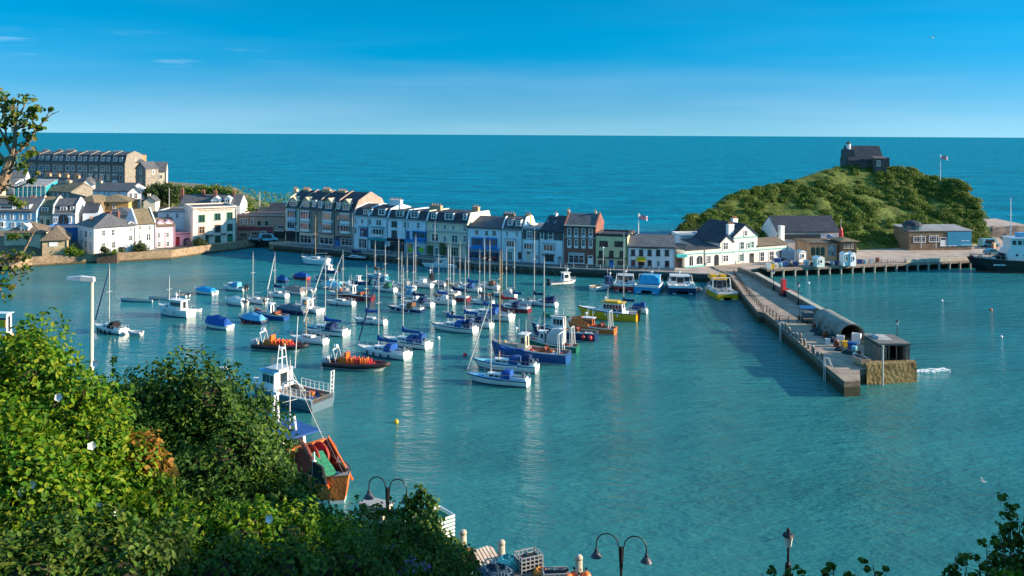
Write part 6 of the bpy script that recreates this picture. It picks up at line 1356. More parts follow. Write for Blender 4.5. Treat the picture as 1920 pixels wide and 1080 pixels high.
# orange trawler against the quay below the bushes
def trawler():
    b = Boat('trawler', 'orange beam trawler with rusty net drums below the hillside', 'trawler', 470, 657, 940, -42, .36, None); L_, B_ = b.L, b.B
    b.hull(2.1, 'oldorange', 'white', 'oldorange', rise=.25, full=.9, pin=2.6, wide=.6, rake=.05, deck='taupe', band='oldorange', well=(.04, .95, .9, 'brown'), strh=.3)
    z = 1.3
    o, zt = b.wheelhouse(-L_ * .36, -L_ * .12, 3.0, 'white', .6, 'royal', z=z)
    mb = MB(); mb.box(-L_ * .40, -L_ * .02, -B_ * .40, B_ * .40, zt + .05, zt + .22); b.part(mb, 'shelter_deck', wet('blue'))
    mb = MB(); mb.loft([[(L_ * .0, -B_ * .46, zt - 1.2), (L_ * .035, -B_ * .46, zt - 1.2), (L_ * .035, B_ * .46, zt - 1.2), (0, B_ * .46, zt - 1.2)], [(L_ * .0, -B_ * .46, zt - .55), (L_ * .035, -B_ * .46, zt - .55), (L_ * .035, B_ * .46, zt - .55), (0, B_ * .46, zt - .55)]]); b.part(mb, 'gantry_beam', gel('oldorange'))
    mb = MB()
    for sg in (1, -1): mb.box(L_ * .005, L_ * .03, sg * B_ * .36 - .18, sg * B_ * .36 + .18, z, zt - 1.2)
    b.part(mb, 'gantry_leg', gel('orange'))
    for y, c, rr in ((-B_ * .2, 'rust', 1.1), (B_ * .02, 'red', 1.15), (B_ * .24, 'rust', 1.15)):
        mb = MB(); x = L_ * .12; mb.tube((x, y - .45, z + 1.7), (x, y + .45, z + 1.7), rr * .6, 14)
        for yy in (y - .5, y + .42): mb.tube((x, yy, z + 1.7), (x, yy + .08, z + 1.7), rr * 1.05, 18)
        b.part(mb, 'net_drum', mat('drum_' + c, (0.26, 0.05, 0.03) if c == 'rust' else (0.42, 0.04, 0.03), 0.7, 0.3, 2), False)
    mb = MB(); pts = [(L_ * .10 + 1.9 * math.sin(t), -B_ * .36, z + 1.9 + 1.6 * math.cos(t)) for t in [i * .28 - .4 for i in range(9)]]; mb.path(pts, .2, 8); b.part(mb, 'net_guide', gel('rust'))
    mb = MB(); mb.loft([[(L_ * .16, -B_ * .2, z + 2.2), (L_ * .16, B_ * .06, z + 2.2), (L_ * .17, B_ * .06, z + 2.4), (L_ * .17, -B_ * .2, z + 2.4)], [(L_ * .34, -B_ * .16, z + .2), (L_ * .34, B_ * .1, z + .2), (L_ * .36, B_ * .1, z + .5), (L_ * .36, -B_ * .16, z + .5)]]); b.part(mb, 'fishing_net', mat('green_net', (0.03, 0.22, 0.12), 0.9, 0.5, 4, bump=1))
    for sg in (-.32, .3):
        mb = MB(); mb.tube((L_ * .12, sg * B_, z + 3.2), (L_ * .42, sg * B_ * .9, z + .3), .10, 8); b.part(mb, 'derrick', gel('orange'))
    mb = MB(); mb.prism([(L_ * .30, -B_ * .44, z + .6), (L_ * .44, -B_ * .40, z + .8), (L_ * .40, -B_ * .42, z + 2.2), (L_ * .31, -B_ * .44, z + 2.4)], (0, .22, 0)); b.part(mb, 'trawl_door', cloth('black'))
    mb = MB(); mb.box(L_ * .26, L_ * .28, -B_ * .36, -B_ * .30, z, z + 2.3); mb.tube((L_ * .27, -B_ * .33, z + 2.2), (L_ * .27, -B_ * .33, z + 3.0), .07); mb.tube((L_ * .27, -B_ * .33, z + 2.1), (L_ * .36, -B_ * .2, z + .3), .05); b.part(mb, 'winch_post', gel('white'))
    mb = MB()
    for k in (-1, 1): mb.tube((-L_ * .44 + k * .7, B_ * .1, z), (-L_ * .44 + k * .25, B_ * .1, zt + 2.8), .14, 8)
    mb.box(-L_ * .44 - .45, -L_ * .44 + .45, B_ * .1 - .2, B_ * .1 + .2, zt + 2.7, zt + 2.95); b.part(mb, 'bow_mast', gel('white'))
    b.mast(-L_ * .2, zt + 6.5, spreaders=1, stays=False, r=.08)
    mb = MB(); mb.path([(-L_ * .3, B_ * .2, zt + .2), (-L_ * .2, B_ * .1, zt + 1.2), (-L_ * .12, 0, zt + .3)], .12, 6); b.part(mb, 'boat_crane', gel('white'))
    b.sundries(L_ * .02, L_ * .44, 30, ['green', 'tan', 'rust', 'lgrey', 'black', 'teal', 'rust'], .38, z, .78)
    w = MB()
    for (p, q) in (((0, B_ * .3, zt - .8), (L_ * .44, B_ * .2, z + 1)), ((0, -B_ * .3, zt - .8), (L_ * .44, -B_ * .2, z + 1)), ((-L_ * .2, 0, zt + 6), (L_ * .46, 0, z + 1.1)), ((-L_ * .2, 0, zt + 6), (L_ * .02, B_ * .4, zt - .6)), ((0, 0, zt - .6), (L_ * .3, B_ * .1, z + .5))): w.tube(p, q, .012, 4)
    b.part(w, 'rigging', M_WIRE)
trawler()
b = cabin_boat(-60, 27, 640, 'white and yellow ferry cut off by the left edge of the view', 175, hullc='yellow', stripe='yellow', cab=(-.49, .3), h=3.3, cabc='white', roofc='white', out=0, r=.3, name='ferry', group=None, well='white', aer=True)
b.root['category'] = 'ferry'; mb = MB(); mb.box(-b.L * .47, b.L * .1, b.bw(0) * .66, b.bw(0) * .69 + .04, b.zs(0) + 1.2, b.zs(0) + 2.3); b.part(mb, 'yellow_panel', gel('yellow'))
# black hulled ship at the jetty, far right
def ship():
    b = Boat('coaster', 'black hulled passenger ship with white bridge at the right end of the jetty', 'ship', 1812, 2090, 514, 177, .17); L_, B_ = b.L, b.B
    b.hull(2.6, 'black', 'rust', 'rust', rise=.35, full=.85, pin=3, wide=.65, rake=.08, deck='taupe', band='black', strh=.35)
    z = 2.5; x1 = b.along(1882)
    mb = MB(); mb.box(x1 - 14, x1, -B_ * .36, B_ * .36, z, z + 3.1, 0); mb.box(x1 - 12, x1 - .6, -B_ * .34, B_ * .34, z + 3.1, z + 5.6, 0); mb.box(x1 - 12.3, x1 - .4, -B_ * .4, B_ * .4, z + 5.6, z + 5.75, 0); b.part(mb, 'bridge_house', gel('white'))
    for k in range(9): mb = MB(); mb.box(x1 - 12 + 1.25 * k + .1, x1 - 12 + 1.25 * k + 1.0, B_ * .34, B_ * .34 + .04, z + 4.1, z + 5.1); b.part(mb, 'bridge_window', M_DARKGL)
    for k in range(6): mb = MB(); mb.tube((x1 - 2 - k * 1.8, B_ * .36 - .02, z + 1.7), (x1 - 2 - k * 1.8, B_ * .36 + .05, z + 1.7), .3, 12); b.part(mb, 'porthole', M_DARKGL)
    mb = MB(); mb.box(x1 - 9, x1 - 3, -B_ * .2, B_ * .2, z + 5.75, z + 6.8); b.part(mb, 'deck_house', gel('sky'))
    mb = MB(); xm = x1 - 1.5; mb.tube((xm, 0, z + 5), (xm, 0, z + 15), .12, 7, .07); mb.tube((xm, -1.2, z + 11), (xm, 1.2, z + 11), .05); b.part(mb, 'mast', gel('white'))
    mb = MB(); xm = x1 - 7; mb.tube((xm, 0, z + 5), (xm, 0, z + 13), .16, 7, .09); b.part(mb, 'mast', gel('brown'))
    xf = b.along(1850); mb = MB(); mb.loft([[(x1 + .3, -1.4, z), (x1 + .3, 1.4, z), (x1 + .3, 1.0, z + 1.9), (x1 + .3, -1.0, z + 1.9)], [(xf, -.5, z), (xf, .5, z), (xf, .3, z + .5), (xf, -.3, z + .5)]]); b.part(mb, 'hatch_cover', cloth('black'))
    b.rails(.9, .1, .48, 12, .025); b.sundries(xf - 1, xf + 4, 6, ['red', 'lgrey', 'tan'], .5)
    mb = MB()
    for i in range(7): mb.box(b.along(1862) - 2.6 + .55 * i, b.along(1862) - 2.6 + .55 * i + .4, b.bw(L_ * .32) + .0, b.bw(L_ * .32) + .10, 1.75, 2.05)
    b.part(mb, 'name_lettering', gel('white'))
ship()
# ------------------------------------------------------------------ pier, jetty, quay furniture
M_TIMBER = mat('weathered_timber', (0.23, 0.19, 0.15), 0.9, 0.3, 2.5, bump=.4)
M_PILE = mat('pile_concrete', (0.42, 0.38, 0.32), 0.9, 0.25, 1.5)
M_BLACKI = mat('black_iron', (0.02, 0.022, 0.025), 0.45, 0.2, 3)
M_WEED = mat('weedy_stone', (0.21, 0.155, 0.065), 0.95, 0.65, 0.8, bump=2.0, bscale=2.5)
M_CAP = mat('pale_coping', (0.44, 0.40, 0.32), 0.9, 0.2, 1.0)
M_STONE2 = stone('pier_shelter_stone', (0.27, 0.225, 0.165), (0.19, 0.16, 0.125), (0.13, 0.12, 0.10), 0.8, 0.35)
def ring_rail(name, label, pts, h=1.0, step=1.6, m=None, rails=(1.0, .5), r=.03, group=None, posts=.045):
    """Posts and rails along a line of ground points."""
    root = thing(name, label, 'railing', pts[0], 0, group); o = Vector(pts[0]); mb = MB(); n = 0
    for a, b in zip(pts[:-1], pts[1:]):
        k = max(1, int((b - a).length / step))
        for i in range(k + (1 if b is pts[-1] else 0)):
            p = a.lerp(b, i / k) - o; pm = MB(); pm.tube(p - Vector((0, 0, .05)), p + Vector((0, 0, h)), posts, 6); pm.build('post', m or M_BLACKI, root)
    for q in rails: mb.path([p - o + Vector((0, 0, h * q)) for p in pts], r, 5)
    mb.build('rail', m or M_BLACKI, root); return root
M_WRAIL = mat('pale_rail', (0.55, 0.56, 0.55), 0.5, 0.1, 2)
ring_rail('quay_railing', 'pale railing along the harbour edge before the terraced houses', [q + Vector((0.15, 0.35, .12)) for q in QE[1:6]], 1.0, 3.0, M_WRAIL, r=.035)
ring_rail('quay_railing', 'pale railing along the harbour edge before the brick house and inn', [q + Vector((0.15, 0.35, .12)) for q in QE[6:10]], 1.0, 3.0, M_WRAIL, r=.035)
# jetty on piles
root = thing('jetty', 'long timber jetty on pale piles between the pier root and the black ship', 'jetty', JA)
mb = MB(); e = JA + jd * 85; o_ = JA
mb.prism([Vector((0, 0, -.35)), e - o_ + Vector((0, 0, -.35)), e - o_ + jn * 3.05 + Vector((0, 0, -.35)), jn * 3.05 + Vector((0, 0, -.35))], (0, 0, .38)); mb.build('deck', M_DECK, root)
mb = MB(); mb.prism([-jn * .12 + Vector((0, 0, -.6)), e - o_ - jn * .12 + Vector((0, 0, -.6)), e - o_ - jn * .02 + Vector((0, 0, -.6)), -jn * .02 + Vector((0, 0, -.6))], (0, 0, .45)); mb.build('edge_beam', M_TIMBER, root)
t0 = (at(1700, 493, 2.0) - JA).dot(jd); t1 = (at(1815, 488, 2.0) - JA).dot(jd)
mb = MB(); mb.prism([jd * t0 + jn * .05 + Vector((0, 0, .03)), jd * t1 + jn * .05 + Vector((0, 0, .03)), jd * t1 + jn * .5 + Vector((0, 0, .03)), jd * t0 + jn * .5 + Vector((0, 0, .03))], (0, 0, .75)); mb.build('white_kerb', M_CAP, root)
for k in range(27):
    mb = MB(); p = jd * (1.2 + 3.05 * k) + jn * .1; mb.tube(p + Vector((0, 0, -5)), p + Vector((0, 0, -.36)), .26, 8); mb.lathe([(.26, -1.0), (.42, -.36)], p, 8); mb.build('pile', M_PILE, root)
jp = [JA + jd * t for t in (0.3, 12, 24, 34)]
ring_rail('jetty_railing', 'dark railing with close bars along the crowded end of the jetty', [p + jn * .2 + Vector((0, 0, .03)) for p in jp], 1.05, 1.5, M_BLACKI, (1, .66, .33))
ring_rail('jetty_railing', 'dark posts above the white kerb at the open end of the jetty', [JA + jd * t + jn * .6 + Vector((0, 0, .03)) for t in (35, 50, 72)], 1.0, 2.4, M_BLACKI, (1,), r=.02)
# stone parapet of the pier
root = thing('pier_parapet', 'low stone sea wall along the outer edge of the pier', 'wall', (0, 0, 0))
for (pa, pb) in (((51.7, 187.5), (52.0, 141.4)), ((52.2, 129.8), (52.7, 122.6))):
    a, b = Vector((*pa, PZ)), Vector((*pb, PZ)); d = (b - a).normalized(); n_ = Vector((-d.y, d.x, 0))
    mb = MB(); mb.prism([a - n_ * .45 + Vector((0, 0, -2.5)), b - n_ * .45 + Vector((0, 0, -2.5)), b + n_ * .45 + Vector((0, 0, -2.5)), a + n_ * .45 + Vector((0, 0, -2.5))], (0, 0, 3.55)); mb.build('stonework', M_STONE2, root)
    mb = MB(); mb.prism([a - n_ * .52 + Vector((0, 0, 1.06)), b - n_ * .52 + Vector((0, 0, 1.06)), b + n_ * .52 + Vector((0, 0, 1.06)), a + n_ * .52 + Vector((0, 0, 1.06))], (0, 0, .16)); mb.build('coping', M_CAP, root)
a, b = Vector((50.5, 196.5, PZ)), Vector((51.7, 187.5, PZ)); mb = MB(); mb.prism([a + Vector((-.4, 0, -2)), b + Vector((-.4, 0, -2)), b + Vector((.4, 0, -2)), a + Vector((.4, 0, -2))], (0, 0, 2.9)); mb.build('stonework', M_STONE2, root)
# barrel vaulted shelter
root = thing('vaulted_shelter', 'long grey barrel vaulted shelter on the outer side of the pier', 'shelter', (50.0, 135.6, PZ)); mb = MB(); n = 14; W_, L_ = 1.9, 5.6
rings = []
for y in (-L_, L_): rings.append([(W_ * math.cos(math.pi * i / n), y, 1.0 + 1.6 * math.sin(math.pi * i / n)) for i in range(n + 1)] + [((W_ - .25) * math.cos(math.pi * i / n), y, 1.0 + 1.42 * math.sin(math.pi * i / n)) for i in range(n, -1, -1)])
mb.loft(rings); mb.build('vault_roof', mat('weathered_zinc', (0.21, 0.21, 0.18), 0.75, 0.4, 0.6, bump=.3), root)
mb = MB(); mb.box(-W_, -W_ + .3, -L_, L_, -.1, 1.05); mb.box(W_ - .3, W_, -L_, L_, -3, 1.05); mb.box(-W_ + .3, W_ - .3, L_ - .3, L_ - .02, -.1, 2.0); mb.build('wall', M_STONE2, root)
for k in range(4): mb = MB(); y = -L_ + .6 + 2.7 * k; mb.box(-W_ - .06, -W_ - .01, y, y + 1.4, 0, 1.0); mb.build('panel', mat('grey_door_paint', (0.26, 0.27, 0.26), 0.7, 0.2, 1), root)
# stone refuge at the pier end
root = thing('stone_refuge', 'rough stone refuge with dark open front at the end of the pier', 'shelter', (50.6, 119.6, PZ)); mb = MB()
for (x0, x1, y0, y1, z0, z1) in ((-1.9, -1.4, -2.4, 2.8, -.1, 2.3), (1.5, 2.1, -2.5, 2.8, -3, 2.5), (-1.4, 1.5, 2.3, 2.8, -.1, 2.3), (-1.4, -.9, -2.4, -2.0, -.1, 2.3)): mb.box(x0, x1, y0, y1, z0, z1)
mb.build('wall', M_STONE2, root); mb = MB(); mb.box(-2.05, 2.2, -2.6, 2.95, 2.51, 2.78); mb.build('roof_slab', mat('shelter_roof', (0.16, 0.155, 0.14), 0.9, 0.3, .8), root)
mb = MB(); mb.loft([[(-1.4, -.6, 2.78), (.6, -.6, 2.78), (.6, 2.2, 2.78), (-1.4, 2.2, 2.78)], [(-1.0, 0, 3.05), (.3, 0, 3.05), (.3, 1.7, 3.05), (-1.0, 1.7, 3.05)]]); mb.build('roof_hatch', mat('pale_felt', (0.42, 0.41, 0.39), 0.9, 0.2, 1), root)
for k in range(3): mb = MB(); x = -.6 + 1.0 * k; mb.tube((x, -2.3, 0), (x, -2.3, 2.5), .08, 8); mb.build('post', M_TIMBER, root)
# weedy end wall
ew = MB(); q = [Vector((45.9, 114.4, 0)), Vector((52.9, 115.6, 0)), Vector((53.3, 117.2, 0)), Vector((46.2, 116.4, 0))]
ew.loft([[p + Vector((0, -.3 if i < 2 else 0, -3)) for i, p in enumerate(q)], [p + Vector((0, 0, 2.5)) for p in q]])
tag(ew.build('pier_end_wall', M_WEED), 'weed covered stone wall closing the seaward end of the pier', 'wall')
ew = MB(); q = [Vector((50.4, 117.25, PZ)), Vector((53.3, 117.3, PZ)), Vector((53.3, 118.2, PZ)), Vector((50.4, 118.1, PZ))]
# fender piles along the inner pier edge
pl = [at(1470, 622, 1.2), at(1507, 652, 1.2), at(1556, 695, 1.2)]
k = 0
for a, b, n in ((pl[0], pl[1], 7), (pl[1], pl[2], 8)):
    for i in range(n):
        p = a.lerp(b, i / n); k += 1; z = 2.4 + .5 * (((k * 7) % 5) / 4)
        mb = MB(); mb.tube((0, 0, -4), (0, 0, z), .24, 8, .2); r_ = thing('fender_pile', 'leaning timber fender pile in the close row along the inner pier edge', 'pile', (p.x - .25, p.y - .1, 0), 0, 'fender piles along the pier'); r_.rotation_euler = (.03 * ((k % 3) - 1), .05 * ((k % 4) - 1.5), 0)
        mb.build('timber', M_TIMBER, r_); mb = MB(); mb.lathe([(.2, z), (.2, z + .03), (.05, z + .1)], n=8); mb.build('cap', M_CAP, r_)
for i, (px_, py_) in enumerate(((1468, 610), (1552, 680))):
    p = at(px_, py_ + 8, 1.9); mb = MB()
    mb.path([Vector((-.3, 0, -2.5)), Vector((-.3, 0, 1.1)), Vector((.2, 0, 1.1)), Vector((.6, 0, 0))], .05, 6); mb.path([Vector((-.3, .6, -2.5)), Vector((-.3, .6, 1.1)), Vector((.2, .6, 1.1)), Vector((.6, .6, 0))], .05, 6)
    for j in range(7): mb.tube((-.3, 0, -2.2 + .45 * j), (-.3, .6, -2.2 + .45 * j), .035, 5)
    tag(mb.build('pier_ladder', M_WRAIL, loc=p), ('pale steel ladder at the upper landing of the pier', 'pale steel ladder at the lower landing near the pier end')[i], 'ladder')
ring_rail('pier_railing', 'dark railing on the inner pier edge beside the yellow ferry', [q + Vector((.9, 0, 0)) for q in PL[0:3]], 1.15, 1.9, M_BLACKI, (1, .6, .3), posts=.08)
ring_rail('pier_railing', 'dark railing at the middle bend of the pier', [PL[3] + Vector((.4, 0, 0)), PL[4] + Vector((.4, 0, 0)), at(1478, 606, PZ), at(1496, 606, PZ)], 1.15, 1.7, M_BLACKI, (1, .6, .3), posts=.07)
# lamps
def lantern_post(label, base, h, s=1.0, group=None):
    r_ = thing('lamp_post', label, 'lamp post', base, 0, group); mb = MB(); mb.lathe([(.14 * s, 0), (.13 * s, .8), (.06 * s, .9), (.05 * s, h)], n=8); mb.build('post', M_BLACKI, r_)
    mb = MB(); mb.lathe([(.07 * s, h), (.13 * s, h + .05), (.2 * s, h + .45 * s), (.02, h + .46 * s)], n=6); mb.build('lantern_glass', mat('lantern_glass', (0.78, 0.78, 0.74), 0.25, 0.05, 1), r_)
    mb = MB(); mb.lathe([(.26 * s, h + .46 * s), (.2 * s, h + .56 * s), (.08 * s, h + .62 * s), (.07 * s, h + .75 * s), (.0, h + .82 * s)], n=8); mb.build('lantern_cap', M_BLACKI, r_); return r_
lantern_post('black lantern post behind the stone refuge at the pier end', (52.9, 121.5, PZ), 4.2, 1.0)
lantern_post('black lantern post with white globe on the parapet beside the blue roofed cart', (51.0, 157.5, PZ), 3.2, 1.2); lantern_post('black lantern post with white globe half way along the pier wall', (51.0, 172.5, PZ), 3.2, 1.2)
p = far(1478, 1013, 46); lantern_post('single black lantern post with pale glass at the bottom right of the view', (p.x, p.y, 9.0), p.z - 9.0 - .35, 1.25)
for i, (x, y, h_) in enumerate(((552, 462, 5), (676, 474, 5), (1130, 505, 4.6), (1394, 516, 4.5))):
    q = at(x, y, ZQ) + Vector((.2, 1.0, 0)); r_ = thing('street_lamp', ('pale street lamp before the cream terraced house', 'pale street lamp before the white house with french windows', 'pale street lamp before the olive house', 'pale street lamp at the pier root')[i], 'street lamp', q); mb = MB(); mb.tube((0, 0, 0), (0, 0, h_), .08, 7, .05); mb.build('pole', M_WRAIL, r_); mb = MB(); mb.ball((0, 0, h_ + .15), .22); mb.build('lamp_head', paint('frame'), r_)
for i, (x, yb, yt, D) in enumerate(((487, 392, 360, 272), (317, 392, 352, 262))):
    a = far(x, yb, D); b = far(x, yt, D); r_ = thing('pole', ('white lamp pole on the sea wall behind the beige gable', 'tall grey pole before the dark trees')[i], 'pole', (a.x, a.y, a.z - 1)); mb = MB(); mb.tube((0, 0, 0), (0, 0, b.z - a.z + 1), .11, 6, .08); mb.build('shaft', M_WRAIL, r_)
    if i == 0: mb = MB(); mb.tube((-.9, 0, b.z - a.z), (.4, 0, b.z - a.z), .1, 6); mb.build('crossarm', M_WRAIL, r_)
for i, x in enumerate((1727, 1755)):                              # paired white posts by the pavilion
    a = far(x, 464, 232); b = far(x, 440, 232); r_ = thing('slim_post', ('slim white post before the dark stone half of the pavilion, left of a pair', 'slim white post before the pavilion windows, right of a pair')[i], 'post', a); mb = MB(); mb.tube((0, 0, -.2), (0, 0, b.z - a.z), .1, 6); mb.build('shaft', M_WRAIL, r_)
def flagpole(label, px, pyb, pyt, D, flag):
    a = far(px, pyb, D); b = far(px, pyt, D); hgt = b.z - a.z; r_ = thing('flagpole', label, 'flagpole', a); mb = MB(); mb.tube((0, 0, -.5), (0, 0, hgt), .13, 7, .07); mb.ball((0, 0, hgt), .16); mb.build('pole', paint('frame'), r_)
    f = MB(); W_, Hh = 2.1, 1.1; nx = 12
    def P(s, t): return (.1 + s * W_, .35 * math.sin(s * 6), hgt - .2 - Hh + t * Hh - .35 * s)
    f.loft([[P(i / nx, 0), P(i / nx, 1)] for i in range(nx + 1)], closed=False, cap=False)
    mats = [mat('flag_blue', (0.02, 0.05, 0.25), .9), mat('flag_white', (.8, .8, .8), .9), mat('flag_red', (.6, .03, .05), .9)]
    f.m = [0] * len(f.f); fo = f.build('flag', mats, r_)
    def strip(pts, m_, off):
        g = MB(); g.loft([[Vector(P(s, t0)) + Vector((0, off, 0)), Vector(P(s, t1)) + Vector((0, off, 0))] for s, t0, t1 in pts], closed=False, cap=False); return g
    for off in (-.02, .02):
        k = 1 if off < 0 else 1
        for nm_, pts, m_, e_ in (('white_cross', [(i / nx, .33, .67) for i in range(nx + 1)], mats[1], 1), ('red_cross', [(i / nx, .41, .59) for i in range(nx + 1)], mats[2], 1.6), ('white_bar', [(s, 0, 1) for s in (.40, .5, .60)], mats[1], 1.1), ('red_bar', [(s, 0, 1) for s in (.45, .5, .55)], mats[2], 1.7),
                                 ('white_saltire', [(i / nx, max(0, i / nx - .1), min(1, i / nx + .1)) for i in range(nx + 1)], mats[1], .6), ('white_saltire', [(i / nx, max(0, 1 - i / nx - .1), min(1, 1 - i / nx + .1)) for i in range(nx + 1)], mats[1], .65)):
            strip(pts, m_, off * e_).build(nm_, m_, fo)
    return r_
flagpole('white flagpole flying a union flag on the headland', 1763, 336, 290.5, 278, 1)
flagpole('white flagpole with a small flag behind the inn', 1197, 446, 401, 216, 1)
# buoys
for i, (x, y, c, r_) in enumerate(((743, 793, 'yellow', .28), (822, 635, 'white', .28), (872, 667, 'buoyred', .34), (1858, 582, 'orange', .28), (1877, 633, 'white', .25), (1516, 532, 'white', .3), (1766, 565, 'white', .25))):
    p = at(x, y); rt = thing('mooring_buoy', ('round yellow mooring buoy alone in open water near the catamaran workboat', 'white mooring buoy right of the large blue hooded yachts', 'red round buoy at the bow of the nearest yachts', 'orange buoy in the outer water at the far right', 'small white buoy in the outer water below the orange one', 'white buoy in the water between pier and jetty', 'white buoy in the outer water below the jetty piles')[i], 'buoy', p, 0); mb = MB(); mb.ball((0, 0, .12), r_); mb.build('float', gel(c), rt, True); mb = MB(); mb.lathe([(.06, r_ + .05), (.06, r_ + .22), (.02, r_ + .24)], n=6); mb.build('eye', M_STEEL, rt)
# vehicles
def vehicle(name, label, p, rz, col, kind='car'):
    r_ = thing(name, label, 'car' if kind == 'car' else 'van', p, rz); L_, W_, hh = (4.2, 1.75, 1.45) if kind == 'car' else (5.2, 2.0, 2.2); mb = MB(); bp = mat('car_paint_' + col, BC[col], .25, .05, 1, spec=.6, coat=.5)
    prof = [(-L_ / 2, .35), (L_ / 2, .35), (L_ / 2, .75), (L_ / 2 - .3, .9), (L_ / 2 - (1.2 if kind == 'car' else .8), 1.0), (L_ / 2 - (1.9 if kind == 'car' else 1.5), hh), (-L_ / 2 + (1.0 if kind == 'car' else .1), hh), (-L_ / 2 + .05, .95)]
    mb.prism([(x, -W_ / 2, z) for x, z in prof], (0, W_, 0)); mb.build('body', bp, r_)
    g = MB()
    for y in (-W_ / 2 - .015, W_ / 2 + .005): g.prism([(L_ / 2 - 1.35, y, 1.0), (L_ / 2 - 1.95, y, hh - .12), (-L_ / 2 + 1.0, y, hh - .12), (-L_ / 2 + .7, y, 1.0)], (0, .01, 0))
    g.build('window', M_DARKGL, r_)
    for sx in (-1, 1):
        for sy in (-1, 1): mb = MB(); mb.tube((sx * L_ * .31, sy * (W_ / 2 - .18), .32), (sx * L_ * .31, sy * (W_ / 2 + .02), .32), .32, 14); mb.build('wheel', M_RUBBER, r_)
vehicle('parked_van', 'turquoise van parked at the slipway corner by the red fronted shops', at(498, 455, ZQ) + Vector((0, 3, 0.01)), R(10), 'aqua', 'van')
vehicle('parked_car', 'grey car parked beside the turquoise van', at(478, 452, 2.0) + Vector((0, 1, .01)), R(20), 'grey')
vehicle('parked_car', 'dark car parked on the quay before the black shop front', at(735, 474, ZQ) + Vector((0, 2.2, .01)), R(-24), 'black')
vehicle('parked_car', 'red car parked on the quay before the blue shop house', at(918, 489, ZQ) + Vector((0, 1.6, .01)), R(-22), 'red')
vehicle('parked_van', 'pale blue van parked on open ground right of the headland', Vector((132, 245, 1.72)), R(4), 'aqua', 'van')
vehicle('parked_car', 'dark green car parked behind the black ship', Vector((124, 228.5, 1.72)), R(3), 'teal')
# far right: sea wall curving round the headland and rough bank
cw = [far(x, y, D) for x, y, D in ((1848, 413, 262), (1862, 424, 256), (1868, 436, 247), (1861, 446, 240))]
mb = MB()
for a, b in zip(cw[:-1], cw[1:]):
    a = Vector((a.x, a.y, 1)); b = Vector((b.x, b.y, 1)); d = (b - a).normalized(); n_ = Vector((-d.y, d.x, 0)); mb.prism([a - n_ * .3, b - n_ * .3, b + n_ * .3, a + n_ * .3], (0, 0, 2.1))
tag(mb.build('curved_wall', M_HWALL), 'pale curved wall beside the lane round the foot of the headland', 'wall')
# things crowding the jetty
def on(px, py, z=2.03): return at(px, py, z)
def hut(label, px, py, w, d, h, col, rcol, cat='kiosk', win=True, ridge=.5):
    r_ = thing('kiosk', label, cat, on(px, py), math.atan2(jd.y, jd.x)); mb = MB(); mb.box(-w / 2, w / 2, 0, d, 0, h); mb.build('wall', paint(col), r_)
    mb = MB(); mb.prism([(-w / 2 - .1, -.15, h), (w / 2 + .1, -.15, h), (0, -.15, h + ridge)], (0, d + .3, 0)); mb.build('roof', paint(rcol), r_)
    if win: f, g = window_mesh(w * .4, h * .4, 'plain'); o = f.build('window', paint('frame'), r_, loc=(-w * .2, -.01, h * .45)); g.build('pane', M_GLASS, o)
    return r_
hut('white ticket kiosk with blue sign at the jetty', 1505, 492, 1.9, 1.8, 2.4, 'white', 'white'); hut('small white and mint kiosk on the jetty edge', 1539, 501, 2.0, 1.8, 2.0, 'mint', 'white')
hut('white portable cabin on the jetty, left of a pair', 1587, 499, 1.5, 1.6, 2.7, 'white', 'white', 'cabin'); hut('white portable cabin on the jetty, right of a pair', 1600, 499, 1.5, 1.6, 2.7, 'bluewhite', 'white', 'cabin')
r_ = thing('grey_marquee', 'grey peaked tent behind the stacked gear on the jetty', 'tent', at(1482, 488, ZQ) + Vector((0, 1, 0)), .4); mb = MB(); mb.box(-2.2, 2.2, -.0, 3, 0, 1.9); mb.loft([[(-2.3, -.1, 1.9), (2.3, -.1, 1.9), (2.3, 3.1, 1.9), (-2.3, 3.1, 1.9)], [(-1.3, 1.4, 2.9), (1.3, 1.4, 2.9), (1.3, 1.6, 2.9), (-1.3, 1.6, 2.9)]]); mb.build('canopy', mat('grey_canvas', (.38, .42, .46), .85), r_)
rr = random.Random(5)
looks = ['blue lidded fish bin', 'white stacked fish crate', 'dark net heap', 'pale blue barrel', 'rusty drum', 'yellow chest']
cols = {'blue lidded fish bin': 'royal', 'white stacked fish crate': 'white', 'dark net heap': 'teal', 'pale blue barrel': 'aqua', 'rusty drum': 'rust', 'yellow chest': 'yellow'}
